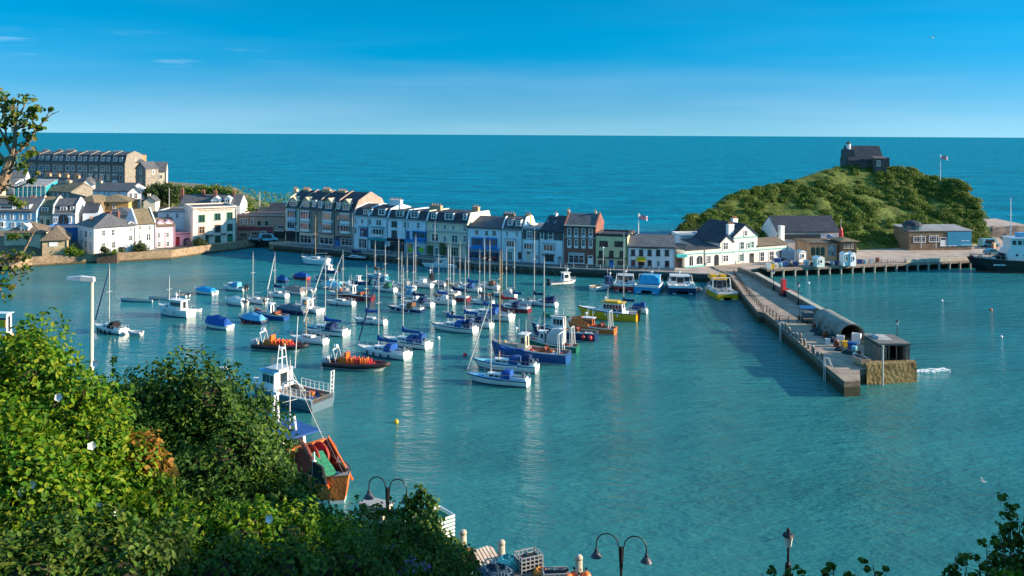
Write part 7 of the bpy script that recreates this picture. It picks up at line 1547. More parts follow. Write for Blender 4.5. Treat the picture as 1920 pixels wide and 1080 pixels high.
def gear(kind, p, s, rz, label, group=None):
    nm_ = kind.split()[-2] + '_' + kind.split()[-1]; r_ = thing(nm_, label, kind.split()[-1], p, rz, group); c = cols[kind]
    if 'bin' in kind or 'chest' in kind:
        mb = MB(); mb.loft([[(-.5 * s, -.4 * s, 0), (.5 * s, -.4 * s, 0), (.5 * s, .4 * s, 0), (-.5 * s, .4 * s, 0)], [(-.6 * s, -.5 * s, .9 * s), (.6 * s, -.5 * s, .9 * s), (.6 * s, .5 * s, .9 * s), (-.6 * s, .5 * s, .9 * s)]]); mb.build('box', gel(c), r_); mb = MB(); mb.box(-.65 * s, .65 * s, -.55 * s, .55 * s, .9 * s, 1.0 * s); mb.build('lid', gel(c), r_)
    elif 'crate' in kind:
        for k in range(3):
            mb = MB(); z = k * .42 * s; mb.box(-.5 * s, .5 * s, -.35 * s, .35 * s, z, z + .1 * s)
            for (x0, x1, y0, y1) in ((-.5, .5, -.35, -.3), (-.5, .5, .3, .35), (-.5, -.45, -.3, .3), (.45, .5, -.3, .3)): mb.box(x0 * s, x1 * s, y0 * s, y1 * s, z + .1 * s, z + .4 * s)
            mb.build('tray', gel(c), r_)
    elif 'barrel' in kind or 'drum' in kind:
        mb = MB(); mb.lathe([(.28 * s, 0), (.34 * s, .1 * s), (.36 * s, .45 * s), (.34 * s, .8 * s), (.28 * s, .9 * s)], n=12); mb.build('barrel_body', gel(c), r_); mb = MB(); mb.lathe([(.35 * s, .28 * s), (.38 * s, .31 * s), (.35 * s, .34 * s)], n=12); mb.build('hoop', M_BLACKI, r_)
    else:
        mb = MB(); rg = []
        for k in range(6):
            t = k / 5; rad = s * (1.1 - .9 * t ** 1.5); rg.append([(rad * math.cos(a) * (1 + .25 * math.sin(3 * a + k)), rad * math.sin(a) * .8 * (1 + .2 * math.cos(2 * a + k)), .75 * s * t) for a in [2 * math.pi * j / 12 for j in range(12)]])
        mb.loft(rg); mb.build('netting', mat('heap_' + c, (.03, .055, .065), .95, .6, 5, bump=2, bscale=9), r_)
    return r_
spots = [(1443, 504, 'white stacked fish crate', 1.0, 'at the very pier end of the jetty'), (1449, 503.5, 'yellow chest', .9, 'near the pier end of the jetty'), (1457, 502.5, 'white stacked fish crate', .9, 'right of the yellow chest on the jetty'), (1466, 501, 'pale blue barrel', 1.1, 'before the grey tent on the jetty'), (1474, 500, 'blue lidded fish bin', 1.1, 'before the grey tent on the jetty'),
         (1484, 500, 'dark net heap', .9, 'between blue bin and white kiosk'), (1494, 499, 'blue lidded fish bin', 1.0, 'just left of the white ticket kiosk'), (1514, 499, 'white stacked fish crate', 1.1, 'just right of the white ticket kiosk'), (1524, 499, 'rusty drum', 1.0, 'just left of the mint kiosk'), (1553, 498, 'dark net heap', .9, 'just right of the mint kiosk'), (1562, 498, 'pale blue barrel', 1.1, 'left of the two white cabins'), (1571, 497.5, 'blue lidded fish bin', .9, 'against the left white cabin'),
         (1614, 495, 'blue lidded fish bin', 1.0, 'against the right white cabin'), (1624, 494.5, 'pale blue barrel', 1.0, 'right of the white cabins'), (1636, 493.5, 'white stacked fish crate', .8, 'left of the rust red drum'), (1648, 492, 'rusty drum', 1.2, 'alone before the open end of the jetty'), (1460, 494, 'blue lidded fish bin', 1.2, 'behind the crates near the pier end'), (1472, 492, 'dark net heap', 1.3, 'at the foot of the grey tent')]
for (x, y, k, s, w_) in spots: gear(k, on(x, y) + jn * .5, s, rr.uniform(-.4, .4), k + ' ' + w_)
for i, (x, yb, yt) in enumerate(((1493, 498, 447), (1496.5, 498, 449), (1513.5, 493, 452))):
    a = on(x, yb); b = far(x, yt, a.y); r_ = thing('timber_post', ('tall timber post by the ticket kiosk, left one of the close pair', 'tall timber post by the ticket kiosk, right one of the close pair', 'tall timber post standing alone right of the ticket kiosk')[i], 'post', a); mb = MB(); mb.tube((0, 0, -.1), (0, 0, b.z - a.z), .13, 7, .1); mb.build('shaft', M_TIMBER, r_)
    if i < 2: mb = MB(); mb.path([(0, 0, b.z - a.z), (-.5, 0, b.z - a.z + .1), (-.9, 0, b.z - a.z - .6)], .06, 6); mb.build('bracket', M_TIMBER, r_)
r_ = thing('red_cone', 'tall red conical kiosk between boathouse and timber pavilion', 'kiosk', far(1576.5, 472, 221).xy.to_3d() + Vector((0, 0, ZQ)), 0); z1 = zat(1576, 425, 221) - ZQ; mb = MB(); mb.lathe([(.62, 0), (.55, z1 * .7), (.4, z1 * .9), (.12, z1)], n=14); mb.build('shell', gel('buoyred'), r_); mb = MB(); mb.tube((0, 0, z1), (0, 0, z1 + 1.8), .04, 5); mb.build('finial', M_WRAIL, r_)
# clutter on the pier
p = at(1466, 556, PZ); r_ = thing('red_loader', 'red mast lift parked against the pier wall', 'lift truck', p + Vector((.8, .5, 0)), R(-80)); mb = MB(); mb.box(-.6, .6, -.8, .8, 0.35, 1.2); mb.prism([(-.5, .2, 1.2), (.5, .2, 1.2), (.5, 2.2, .4), (-.5, 2.2, .4)], (0, 0, .35)); mb.build('body', gel('red'), r_); mb = MB(); mb.box(-.5, .5, -.75, -.1, 1.2, 3.2); mb.build('mast', gel('buoyred'), r_)
for sx in (-1, 1):
    for sy in (-.5, 1.4): mb = MB(); mb.tube((sx * .62, sy, .35), (sx * .8, sy, .35), .35, 12); mb.build('wheel', M_RUBBER, r_)
p = at(1514, 606, PZ); r_ = thing('stall_cart', 'blue roofed cart loaded with gear left of the vaulted shelter', 'cart', p + Vector((.4, 1.2, 0)), R(85)); mb = MB(); mb.box(-1.5, 1.5, -1.0, 1.0, .5, .75); mb.build('bed', M_TIMBER, r_); mb = MB(); mb.box(-1.1, 1.6, -1.1, 1.1, 2.2, 2.32); mb.build('roof', gel('blue'), r_)
for sx in (-1, 1.4):
    for sy in (-.9, .9): mb = MB(); mb.tube((sx, sy, .5), (sx, sy, 2.2), .05, 6); mb.build('post', M_BLACKI, r_); mb = MB(); mb.tube((sx * .8, sy * 1.1, .4), (sx * .8, sy * 1.25, .4), .4, 12); mb.build('wheel', M_RUBBER, r_)
mb = MB(); mb.box(-.9, .9, -.8, .8, .76, 1.6); mb.build('load', cloth('slate'), r_)
spots = [(1531, 622, 'dark net heap', .9, 'before the mouth of the vaulted shelter'), (1540, 628, 'dark net heap', 1.0, 'right of the first heap by the vaulted shelter'), (1547, 633, 'rusty drum', 1.2, 'among the pots by the vaulted shelter'), (1560, 640, 'dark net heap', 1.0, 'in the middle of the pier clutter'), (1568, 650, 'rusty drum', 1.1, 'on the deck side of the pier clutter'), (1576, 645, 'white stacked fish crate', 1.0, 'below the near end of the vaulted shelter'), (1585, 650, 'yellow chest', .8, 'beside the white crates under the shelter end'), (1598, 655, 'blue lidded fish bin', 1.0, 'before the stone refuge'), (1606, 644, 'white stacked fish crate', 1.2, 'between vaulted shelter and stone refuge'), (1602, 662, 'pale blue barrel', 1.1, 'at the corner of the stone refuge'), (1590, 663, 'dark net heap', .8, 'spread on the deck before the refuge'), (1552, 646, 'white stacked fish crate', .7, 'among the dark heaps on the deck'), (1567, 634, 'dark net heap', 1.2, 'pressed against the vaulted shelter'), (1578, 657, 'dark net heap', .9, 'nearest the deck centre'), (1610, 668, 'rusty drum', .9, 'beside the pink skiff'), (1526, 616, 'rusty drum', .9, 'near the blue roofed cart')]
for (x, y, k, s, w_) in spots: gear(k, at(x, y, PZ + .003), s, rr.uniform(-.6, .6), k + ' ' + w_)
p = at(1620, 684, PZ + .35); b = Boat('upturned_skiff', 'pinkish open skiff drawn up on the pier before the refuge', 'rowing boat', 1604, 1637, 684, 100, .5); b.root.location = p + Vector((0, 1.5, 0)); b.hull(.7, 'tan', 'tan', 'tan', rise=.3, well=(.03, .85, .4, 'taupe'), band='pink')
mb = MB(); mb.box(-.2, .2, -b.B * .4, b.B * .4, .4, .46); b.part(mb, 'thwart', wet('tan'))
p = at(1655, 722, 0); q = far(1655, 652, p.y); r_ = thing('tide_pole', 'pale tide pole standing in the water before the weedy pier wall', 'pole', p); mb = MB(); mb.tube((0, 0, -3), (0, 0, q.z), .12, 8); mb.build('shaft', mat('pale_pole', (.55, .55, .50), .8, .2, 2), r_); mb = MB(); mb.tube((0, 0, q.z), (0, 0, q.z + .3), .17, 8); mb.build('cap', M_CAP, r_)
# wash round the pier head
for i, (x, y, s) in enumerate(((1740, 694, 1.0),)):
    p = at(x, y); mb = MB(); rg = random.Random(3)
    for k in range(70):
        a = rg.uniform(0, 1); X_, Y_ = -2.0 + 5.2 * a, -.9 + 1.6 * a + rg.gauss(0, .45); s_ = rg.uniform(.08, .38) * (1.2 - .6 * a); mb.ball((X_, Y_, -.02), s_, n=7, k=4, sq=(1.7, .7, .28))
    tag(mb.build('surf', mat('foam', (.75, .78, .78), .9, .1, 3), loc=p), kind='stuff')
# ------------------------------------------------------------------ nearest quay, below the hillside
FQ = 4.0
fq = [at(600, 975, FQ), at(872, 1024, FQ), at(942, 1043, FQ), at(1098, 1084, FQ), at(1400, 1165, FQ), Vector((24, 38, FQ)), Vector((-30, 38, FQ)), Vector((-36, 66, FQ))]
slab('near_quay', fq, FQ, -4, mat('near_quay_top', (.20, .18, .15), .9, .3, .8), M_QWALL)
for i, (x, yb, yt) in enumerate(((868, 1031, 994), (940, 1046, 1013), (1085, 1086, 1041))):
    a = at(x, yb, FQ); b = far(x, yt, a.y); r_ = thing('bollard', ('pale concrete bollard with orange rope at its foot, leftmost of three', 'pale concrete bollard beside the pale green net, middle of three', 'pale concrete bollard behind orange floats, rightmost of three')[i], 'bollard', a, 0, 'bollards on the near quay'); hgt = b.z - a.z
    mb = MB(); mb.lathe([(.36, 0), (.36, .12), (.25, .2), (.23, hgt - .25)], n=14); mb.build('shaft', mat('bollard_concrete', (.48, .42, .32), .9, .25, 4, bump=.4), r_, True); mb = MB(); mb.lathe([(.25, hgt - .25), (.26, hgt - .12), (.2, hgt - .02), (.06, hgt + .03)], n=14); mb.build('cap', M_CAP, r_, True)
# timber-sided white trailer and container by the trees
a = at(833, 1027, FQ); r_ = thing('slatted_trailer', 'white slatted crate trailer with green netting under the young tree', 'trailer', a + Vector((-1.2, .6, 0)), R(38)); mb = MB()
for k in range(6): mb.box(-1.6, 1.6, -.9, -.84, .4 + .26 * k, .56 + .26 * k); mb.box(1.6, 1.66, -.9, .9, .4 + .26 * k, .56 + .26 * k)
mb.box(-1.6, 1.6, .84, .9, .4, 1.9); mb.box(-1.66, -1.6, -.9, .9, .4, 1.9); mb.build('slatted_side', paint('frame'), r_); mb = MB(); mb.box(-1.58, 1.58, -.83, .83, .4, 1.65); mb.build('netting_load', mat('green_net', (0.03, 0.22, 0.12), 0.9, 0.5, 4, bump=1), r_)
for sy in (-1, 1): mb = MB(); mb.tube((0, sy * .95, .35), (0, sy * 1.12, .35), .35, 12); mb.build('wheel', M_RUBBER, r_)
a = at(712, 985, FQ); r_ = thing('store_container', 'pale grey roofed container store behind the twin lamp', 'container', a + Vector((-.4, 1.4, 0)), R(-28)); mb = MB(); mb.box(-1.15, .95, -.6, .6, 0, .95); mb.build('wall', mat('container_paint', (.50, .44, .36), .7, .2, 1), r_); mb = MB(); mb.box(-1.22, 1.02, -.68, .68, .96, 1.03); mb.build('roof', mat('container_roof', (.36, .34, .33), .8, .15, 2), r_)
def crate(label, p, rz, c, w=1.5, d=1.0, h=1.0, name='lattice_crate'):
    r_ = thing(name, label, 'crate', p, rz); f = MB(); n = 5
    for i in range(n + 1):
        x = -w / 2 + w * i / n
        for y in (-d / 2, d / 2): f.box(x - .035, x + .035, y - .03, y + .03, 0, h)
    for i in range(4):
        y = -d / 2 + d * i / 3
        for x in (-w / 2, w / 2): f.box(x - .03, x + .03, y - .035, y + .035, 0, h)
    for k in range(5):
        z = h * k / 4
        for y in (-d / 2, d / 2): f.box(-w / 2, w / 2, y - .034, y + .034, z - .03, z + .03)
        for x in (-w / 2, w / 2): f.box(x - .034, x + .034, -d / 2, d / 2, z - .03, z + .03)
    f.build('lattice', gel(c), r_); m_ = MB(); m_.box(-w / 2 + .06, w / 2 - .06, -d / 2 + .06, d / 2 - .06, .05, h * .72); m_.build('contents', mat('pot_netting', (.03, .04, .045), .95, .5, 6, bump=1), r_)
crate('open white lattice crate of dark nets right of the middle bollard', at(985, 1066, FQ) + Vector((.2, 0, 0)), R(25), 'grey', 1.5, 1.1, 1.0); crate('low white lattice crate at the bottom edge between the bollards', at(1042, 1088, FQ), R(6), 'grey', 1.6, .9, .6)
r_ = thing('pallet', 'weathered slatted pallet tilted against gear between the left bollards', 'pallet', at(908, 1056, FQ), R(40)); r_.rotation_euler = (R(28), 0, R(35)); mb = MB()
for k in range(6): mb.box(-.75 + .26 * k, -.57 + .26 * k, -.7, .7, .62, .66)
for y in (-.6, 0, .6): mb.box(-.75, .75, y - .05, y + .05, .5, .62)
mb.build('slats', mat('pallet_wood', (.50, .40, .32), .9, .25, 3), r_)
def heap(label, p, s, col, name='net_heap', cat='net', sq=.5, n=26, strands=True):
    r_ = thing(name, label, cat, p); rg = random.Random(int(p.x * 991) + n); mb = MB(); rings = []
    ph = rg.uniform(0, 6)
    for k in range(8):
        t = k / 7; rad = s * (1.05 - .95 * t ** 1.8); rings.append([(rad * math.cos(a) * (1 + .16 * math.sin(3 * a + ph + k * .6)), rad * math.sin(a) * (1 + .16 * math.cos(4 * a + ph)), s * sq * t * (1 + .2 * math.sin(2 * a + ph))) for a in [2 * math.pi * j / 20 for j in range(20)]])
    mb.loft(rings); mb.build('netting', mat('net_' + name + str(col[0])[:4], col, .95, .6, 7, bump=2, bscale=14), r_, True)
    if strands:
        st = MB()
        for i in range(n):
            a = rg.uniform(0, 6.28); q = []
            for j in range(6): a += rg.uniform(.1, .5); rad = s * rg.uniform(.45, .98); q.append((rad * math.cos(a), rad * math.sin(a), s * sq * (1.08 - (rad / s) ** 2 * .9) + rg.uniform(.0, .06)))
            st.path(q, .025 * s + .012, 4)
        st.build('rope', mat('rope_' + str(col[0])[:4], tuple(min(.8, c * 1.7 + .02) for c in col), .9, .3, 5), r_)
    return r_
heap('heap of orange rope and sacks at the foot of the left bollard', at(878, 1050, FQ), .85, (.42, .17, .07), 'rope_heap', 'rope', .75); heap('pale turquoise net heap below the middle bollard', at(953, 1062, FQ), .8, (.10, .40, .38), 'net_heap', 'net', .85)
heap('large dark blue net heap in shade before the bollards', at(930, 1082, FQ), 1.25, (.02, .05, .08), 'net_heap', 'net', .5); heap('orange and yellow rope coils right of the lattice crate', at(1015, 1076, FQ), .55, (.48, .19, .04), 'rope_heap', 'rope', .6); heap('dark heap of pots before the right bollard', at(1052, 1078, FQ), .6, (.05, .06, .06), 'net_heap', 'net', .6)
heap('teal and grey net heap beneath the undergrowth at the lower left of the quay', at(870, 1085, FQ), 1.1, (.04, .12, .12), 'net_heap', 'net', .45)
for i, (dx, dy, dz) in enumerate(((-.62, .05, 0), (.05, -.35, -.05), (.55, .2, 0), (-.2, .45, -.1))):
    q = at(1083, 1093, FQ) + Vector((dx, dy, dz)); r_ = thing('float', 'round orange float piled at the foot of the rightmost bollard', 'float', q, 0, 'orange floats at the right bollard'); mb = MB(); mb.ball((0, 0, .3), .33); mb.build('ball', gel('orange'), r_, True); mb = MB(); mb.lathe([(.07, .75), (.09, .85), (.03, .88)], n=7); mb.build('eye', M_BLACKI, r_)
# lamps on the near quay
def twin_lamp(label, px, pyt, D, px_w, rz=0.0, boxes=True):
    top = far(px, pyt, D); z0 = FQ; base = Vector((top.x, top.y, z0)); h = top.z - z0; r_ = thing('twin_lamp', label, 'street lamp', base, rz, 'twin gooseneck lamps on the near quay'); s = px_w * D / F / 2
    hb = h - .45 * s * 1.2; mb = MB(); mb.lathe([(.13, 0), (.12, 1.0), (.075, 1.1), (.07, hb - 1.3), (.10, hb - 1.2), (.10, hb)], n=10); mb.build('post', M_BLACKI, r_)
    for sg in (-1, 1):
        mb = MB(); pts = [(sg * .08, 0, hb - .9), (sg * .12, 0, hb)] + [(sg * (s * .58 + .46 * s * math.cos(math.pi - t)), 0, hb + .05 + .46 * s * math.sin(t)) for t in [math.pi * k / 10 for k in range(11)]]
        ex = pts[-1]; pts.append((ex[0], 0, ex[2] - .28)); mb.path(pts, .035, 6); a = mb.build('arm', M_BLACKI, r_)
        mb = MB(); x, z = ex[0], ex[2] - .28; mb.lathe([(.05, z), (.10, z - .05), (.11, z - .2), (.17, z - .24), (.31, z - .42), (.33, z - .46), (.28, z - .46)], (x, 0, 0), 14); sh = mb.build('lamp_shade', mat('dark_shade', (.06, .065, .075), .4, .2, 2), a); mb = MB(); mb.lathe([(.16, z - .45), (.15, z - .54), (.05, z - .57)], (x, 0, 0), 10); mb.build('lamp_bulb', mat('lantern_glass', (0.78, 0.78, 0.74), 0.25, 0.05, 1), a)
    if boxes:
        for sg in (-1, 1): mb = MB(); z = hb - 1.55; mb.box(sg * .12 - .0 if sg > 0 else -.62, .62 if sg > 0 else -.12, -.16, .16, z, z + .34); mb.tube((0, 0, z - .02), (sg * .7, 0, z - .02), .03, 5); mb.build('floodlight', M_BLACKI, r_)
twin_lamp('black twin gooseneck lamp with floodlights beside the young tree', 727, 895, 50, 72, R(-14)); t2 = twin_lamp('black twin gooseneck lamp standing against open water', 1165, 1001, 49, 90, R(-12), False)
# tall pale lamp post at the left
D = 42; top = far(171, 526, D); foot = far(171, 760, D); r_ = thing('lamp_standard', 'tall pale green lamp post with a white lantern arm at the left', 'lamp post', (foot.x, foot.y, foot.z - 6)); hgt = top.z - foot.z + 6
mb = MB(); mb.tube((0, 0, 0), (0, 0, hgt), .12, 12, .085); mb.build('pole', mat('pale_green_paint', (.46, .52, .40), .5, .12, 2), r_, True); mb = MB(); mb.loft([[(.12, -.1, hgt - .05), (.12, .1, hgt - .05), (.1, .1, hgt + .16), (.1, -.1, hgt + .16)], [(-.5, -.14, hgt), (-.5, .14, hgt), (-.5, .11, hgt + .22), (-.5, -.11, hgt + .22)], [(-1.2, -.12, hgt + .03), (-1.2, .12, hgt + .03), (-1.15, .06, hgt + .17), (-1.15, -.06, hgt + .17)]]); mb.build('lamp_head', paint('frame'), r_)
mb = MB(); mb.lathe([(.1, hgt * .36), (.3, hgt * .36 + .3), (.22, hgt * .36 + .7), (.05, hgt * .36 + .8)], (-.1, 0, 0), 8); 
r2 = far(416, 726, 40); r_ = thing('mast_light', 'small white floodlight on a thin pole above the dark bushes', 'lamp post', (r2.x, r2.y, r2.z - 3)); mb = MB(); mb.tube((0, 0, 0), (0, 0, 3.6), .05, 6); mb.tube((-.3, 0, 3.6), (.3, 0, 3.75), .03, 5); mb.build('pole', M_WRAIL, r_); mb = MB(); mb.box(-.1, .25, -.1, .1, 3.75, 3.9); mb.build('lamp_head', paint('frame'), r_)
# gulls
def gull(label, p, s, rz):
    r_ = thing('gull', label, 'bird', p, rz); mb = MB(); mb.loft([[(x, w * math.cos(a), h_ + w * .8 * math.sin(a)) for a in [2 * math.pi * i / 8 for i in range(8)]] for x, w, h_ in ((-.28 * s, .01, .02), (-.12 * s, .06 * s, .0), (.06 * s, .075 * s, .0), (.2 * s, .045 * s, .03), (.30 * s, .02 * s, .03))]); mb.build('body', mat('gull_white', (.75, .75, .73), .8), r_, True)
    for sg in (-1, 1): mb = MB(); mb.prism([(.1 * s, sg * .05 * s, .03), (.16 * s, sg * .4 * s, .16 * s), (.0, sg * .75 * s, .1 * s), (-.05 * s, sg * .4 * s, .13 * s), (-.08 * s, sg * .05 * s, .03)], (0, 0, .015)); mb.build('wing', mat('gull_grey', (.22, .23, .25), .8), r_)
gull('dark gull gliding high in the sky at the upper right', far(1748, 70, 120), 1.0, R(200)); gull('pale gull low over the horizon left of centre', far(643, 206, 200), 1.0, R(20)); gull('gull skimming the outer water at the lower right', far(1843, 903, 70), .9, R(160)); gull('white gull over the horizon at the far left', far(215, 241, 200), 1.1, R(70))
# ------------------------------------------------------------------ greenery
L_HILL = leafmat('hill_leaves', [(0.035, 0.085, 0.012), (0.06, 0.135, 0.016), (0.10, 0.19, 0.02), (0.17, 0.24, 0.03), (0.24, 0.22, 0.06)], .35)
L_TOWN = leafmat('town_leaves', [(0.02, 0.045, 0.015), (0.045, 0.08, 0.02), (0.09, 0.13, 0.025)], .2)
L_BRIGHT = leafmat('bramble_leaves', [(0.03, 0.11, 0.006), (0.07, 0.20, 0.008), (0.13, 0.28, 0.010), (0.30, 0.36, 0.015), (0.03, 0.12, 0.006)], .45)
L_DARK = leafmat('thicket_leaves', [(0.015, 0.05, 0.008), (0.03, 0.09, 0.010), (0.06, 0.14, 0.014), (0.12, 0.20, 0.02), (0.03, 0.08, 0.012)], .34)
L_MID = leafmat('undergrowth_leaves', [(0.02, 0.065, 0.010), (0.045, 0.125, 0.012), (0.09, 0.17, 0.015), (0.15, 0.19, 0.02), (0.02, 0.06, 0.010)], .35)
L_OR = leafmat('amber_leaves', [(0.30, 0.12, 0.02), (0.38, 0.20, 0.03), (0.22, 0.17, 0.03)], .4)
L_DRY = leafmat('dry_leaves', [(0.26, 0.15, 0.06), (0.34, 0.22, 0.10), (0.15, 0.12, 0.04)], .35)
L_OAK = leafmat('oak_leaves', [(0.04, 0.10, 0.015), (0.08, 0.16, 0.02), (0.16, 0.23, 0.03), (0.26, 0.16, 0.06)], .5)
M_BARK = mat('bark', (0.30, 0.22, 0.14), 0.95, .3, 3, bump=.6); M_TWIG = mat('twigs', (0.05, 0.04, 0.022), 0.95, .4, 4)
def shell(c, r, n, inner=.55, sq=(1, 1, 1), lump=.25, seed=0, up=0.3):
    """Points and outward normals through the outer part of a lumpy ball."""
    d = RNG.normal(size=(n, 3)); d /= np.linalg.norm(d, axis=1)[:, None]
    l_ = 1 + lump * (np.sin(d[:, 0] * 5 + seed) * np.cos(d[:, 1] * 4 + seed * 2) + .6 * np.sin(d[:, 2] * 7 + d[:, 0] * 6 + seed * 3))
    q = (inner + (1 - inner) * RNG.uniform(0, 1, n) ** .5) * l_ + RNG.normal(0, .03, n)
    P = np.array(c)[None] + d * (q * r)[:, None] * np.array(sq)[None]
    N_ = d + np.array([0, 0, up])
    return P, N_
def bush(name, label, cat, clumps, leaf, size, m, dens, core=.6, group=None, inner=.55, extra=None, stems=True, aspect=.62):
    """clumps: (x,y,z,r) balls in the world; one thing with foliage and branch parts."""
    c0 = Vector(clumps[0][:3]); base = Vector((c0.x, c0.y, min(c[2] - c[3] for c in clumps))); root = thing(name, label, cat, base, 0, group)
    Ps, Ns = [], []
    for i, (x, y, z, r) in enumerate(clumps):
        n = int(dens * r * r); P, N_ = shell((x - base.x, y - base.y, z - base.z), r, n, inner, (1, 1, .9), .34, i * 1.7 + x); Ps.append(P); Ns.append(N_)
    if extra is not None:
        for (P, N_) in extra: Ps.append(np.asarray(P) - np.array(base)[None]); Ns.append(N_)
    leaf_mesh('foliage', np.concatenate(Ps), np.concatenate(Ns), size, m, root, aspect)
    mb = MB()
    for (x, y, z, r) in clumps:
        c = Vector((x, y, z)) - base
        if core: mb.ball(c, r * core, n=9, k=6, sq=(1, 1, .9))
        if stems:
            for k in range(4):
                a = k * 1.6 + x; mb.tube(c + Vector((0, 0, -r)), c + Vector((math.cos(a) * r * .6, math.sin(a) * r * .6, r * .55)), .05 * r, 5, .015 * r)
    for c in clumps[1:]: mb.tube(c0 - base, Vector(c[:3]) - base, .03, 4, .02)
    mb.build('branches', M_TWIG, root)
    return root
# scrub over the headland: nobody could count it
n_cl = 2050; pxr = RNG.uniform(1278, 1848, n_cl); tt = RNG.uniform(0.02, 1.08, n_cl) ** .9
Df = np.interp(pxr, HP[:, 0], HP[:, 3]); Dr = np.interp(pxr, HP[:, 0], HP[:, 2]); Dd = Df + (Dr - Df) * tt
X, Y, Z = hill_point(pxr, Dd); Ps, Ns = [], []
for x, y, z, px_, t_ in zip(X, Y, Z, pxr, tt):
    if px_ < 1350 and t_ < .5 + (1350 - px_) * .004: continue
    g = .6 * float(vnoise(x / 11, y / 11, 21)) + .6 * float(vnoise(x / 4.5, y / 4.5, 22))
    if g < -.30 or RNG.uniform() < .75 * np.clip((1470 - px_) / 90, 0, 1) or z > 32 - (px_ * 0 + 52) * y / F * .98 and RNG.uniform() < .7: continue
    r = RNG.uniform(.6, 1.9) * (1 + .3 * g); n = int(62 * r * r) + 14
    d = RNG.normal(size=(n, 3)); d /= np.linalg.norm(d, axis=1)[:, None]; d[:, 2] = np.abs(d[:, 2])
    Ps.append(np.array([x, y, z - .2])[None] + d * r * RNG.uniform(.7, 1.05, n)[:, None] * np.array([1, 1, .8])[None]); Ns.append(d)
o = leaf_mesh('hill_scrub', np.concatenate(Ps), np.concatenate(Ns), .17, L_HILL, aspect=.8); tag(o, kind='stuff')
# thin grass and low growth between the shrubs
n = 30000; pxr = RNG.uniform(1275, 1848, n); tt = np.where(pxr < 1345, RNG.uniform(.6, 1.06, n), RNG.uniform(0.02, 1.03, n)); Df = np.interp(pxr, HP[:, 0], HP[:, 3]); Dr = np.interp(pxr, HP[:, 0], HP[:, 2]); Dd = Df + (Dr - Df) * tt
X, Y, Z = hill_point(pxr, Dd); L_STRAW = leafmat('rough_grass_blades', [(0.07, 0.13, 0.015), (0.13, 0.20, 0.025), (0.22, 0.23, 0.06)], .3)
o = leaf_mesh('hill_grass', np.stack([X, Y, Z + .08], -1), np.tile([[.2, -.5, .8]], (n, 1)), .16, L_STRAW, aspect=.35); tag(o, kind='stuff')
# town greenery
def tb(name, label, cat, lst, leaf=.22, m=L_TOWN, dens=260):
    cl = []
    for (px_, py_, D_, r) in lst: p = far(px_, py_, D_); cl.append((p.x, p.y, p.z, r))
    return bush(name, label, cat, cl, leaf, leaf, m, dens, .7)
def town_tree(label, px_, py_, D_, r, foot_py):
    p = far(px_, py_, D_); f = far(px_, foot_py, D_); root = thing('broadleaf_tree', label, 'tree', f); mb = MB(); h = p.z - f.z
    mb.tube((0, 0, -1), (0, 0, h * .8), .3, 7, .15)
    for k in range(5): a = k * 1.3; mb.tube((0, 0, h * .5), (math.cos(a) * r * .7, math.sin(a) * r * .7, h + r * .2 * math.sin(k)), .12, 5, .03)
    mb.build('trunk', M_BARK, root); Ps, Ns = [], []
    for k in range(7): a = k * .9; P, N_ = shell((math.cos(a) * r * .5 * (k > 0), math.sin(a) * r * .5 * (k > 0), h + r * .35 * math.sin(k * 2.1)), r * .62, int(230 * r * r * .4), .5, lump=.25, seed=k + px_); Ps.append(P); Ns.append(N_)
    leaf_mesh('crown', np.concatenate(Ps), np.concatenate(Ns), .22, L_TOWN, root, .8)
town_tree('dark round tree, leftmost behind the yellow cottage', 288, 365, 275, 2.8, 385); town_tree('dark round tree in the middle of the clump behind the grey pole', 304, 360, 278, 3.2, 385); town_tree('dark tree at the right end of the clump near the red chimneys', 322, 366, 276, 3.0, 388)
n = 2600; xs_ = RNG.uniform(-118, -72, n); ys_ = RNG.uniform(268, 330, n); zz = gz(xs_, ys_); P = np.stack([xs_, ys_, zz + RNG.uniform(0, 1.2, n) ** 1.5], -1)
hp = []
for (px_, y_, D_) in [(x, 350 + max(0, x - 425) * .9 + 3 * math.sin(x * .3), 300) for x in range(300, 478, 5)]:
    p = far(px_, y_, D_ - max(0, px_ - 400) * .35); hp.append((p.x, p.y, p.z))
Ps, Ns = [P], [np.tile([[.3, -.4, .8]], (n, 1))]
for i, c in enumerate(hp):
    for k in range(4):
        P_, N_ = shell((c[0] + RNG.normal(0, 1), c[1] - 3 * k + RNG.normal(0, .6), c[2] - 1.6 - 1.5 * k), RNG.uniform(1.4, 2.2), 130, .4, (1.1, 1, .9), .25, i + k); Ps.append(P_); Ns.append(N_)
tag(leaf_mesh('cliff_scrub', np.concatenate(Ps), np.concatenate(Ns), .32, L_HILL, aspect=.8), kind='stuff')
mb = MB()
for i in range(len(hp) - 1):
    a, b = Vector(hp[i]), Vector(hp[i + 1]); mb.add([(a.x, a.y - 14, a.z - 9), (b.x, b.y - 14, b.z - 9), (b.x, b.y, b.z - .6), (a.x, a.y, a.z - .6), (b.x, b.y + 14, b.z - 14), (a.x, a.y + 14, a.z - 14)], [(0, 1, 2, 3), (3, 2, 4, 5)])
struct('cliff_ground', mb, M_GRASS)
mb = MB(); pts = [far(x, y, D) for x, y, D in ((440, 388, 285), (470, 390, 280), (500, 393.5, 276), (536, 397, 272))]
for a, b in zip(pts[:-1], pts[1:]): mb.prism([a + Vector((0, 0, -6)), b + Vector((0, 0, -6)), b + Vector((0, .8, -6)), a + Vector((0, .8, -6))], (0, 0, 6))
tag(mb.build('sea_wall', M_STONE2), 'dark sea wall above the open sea left of the tall terrace', 'wall')
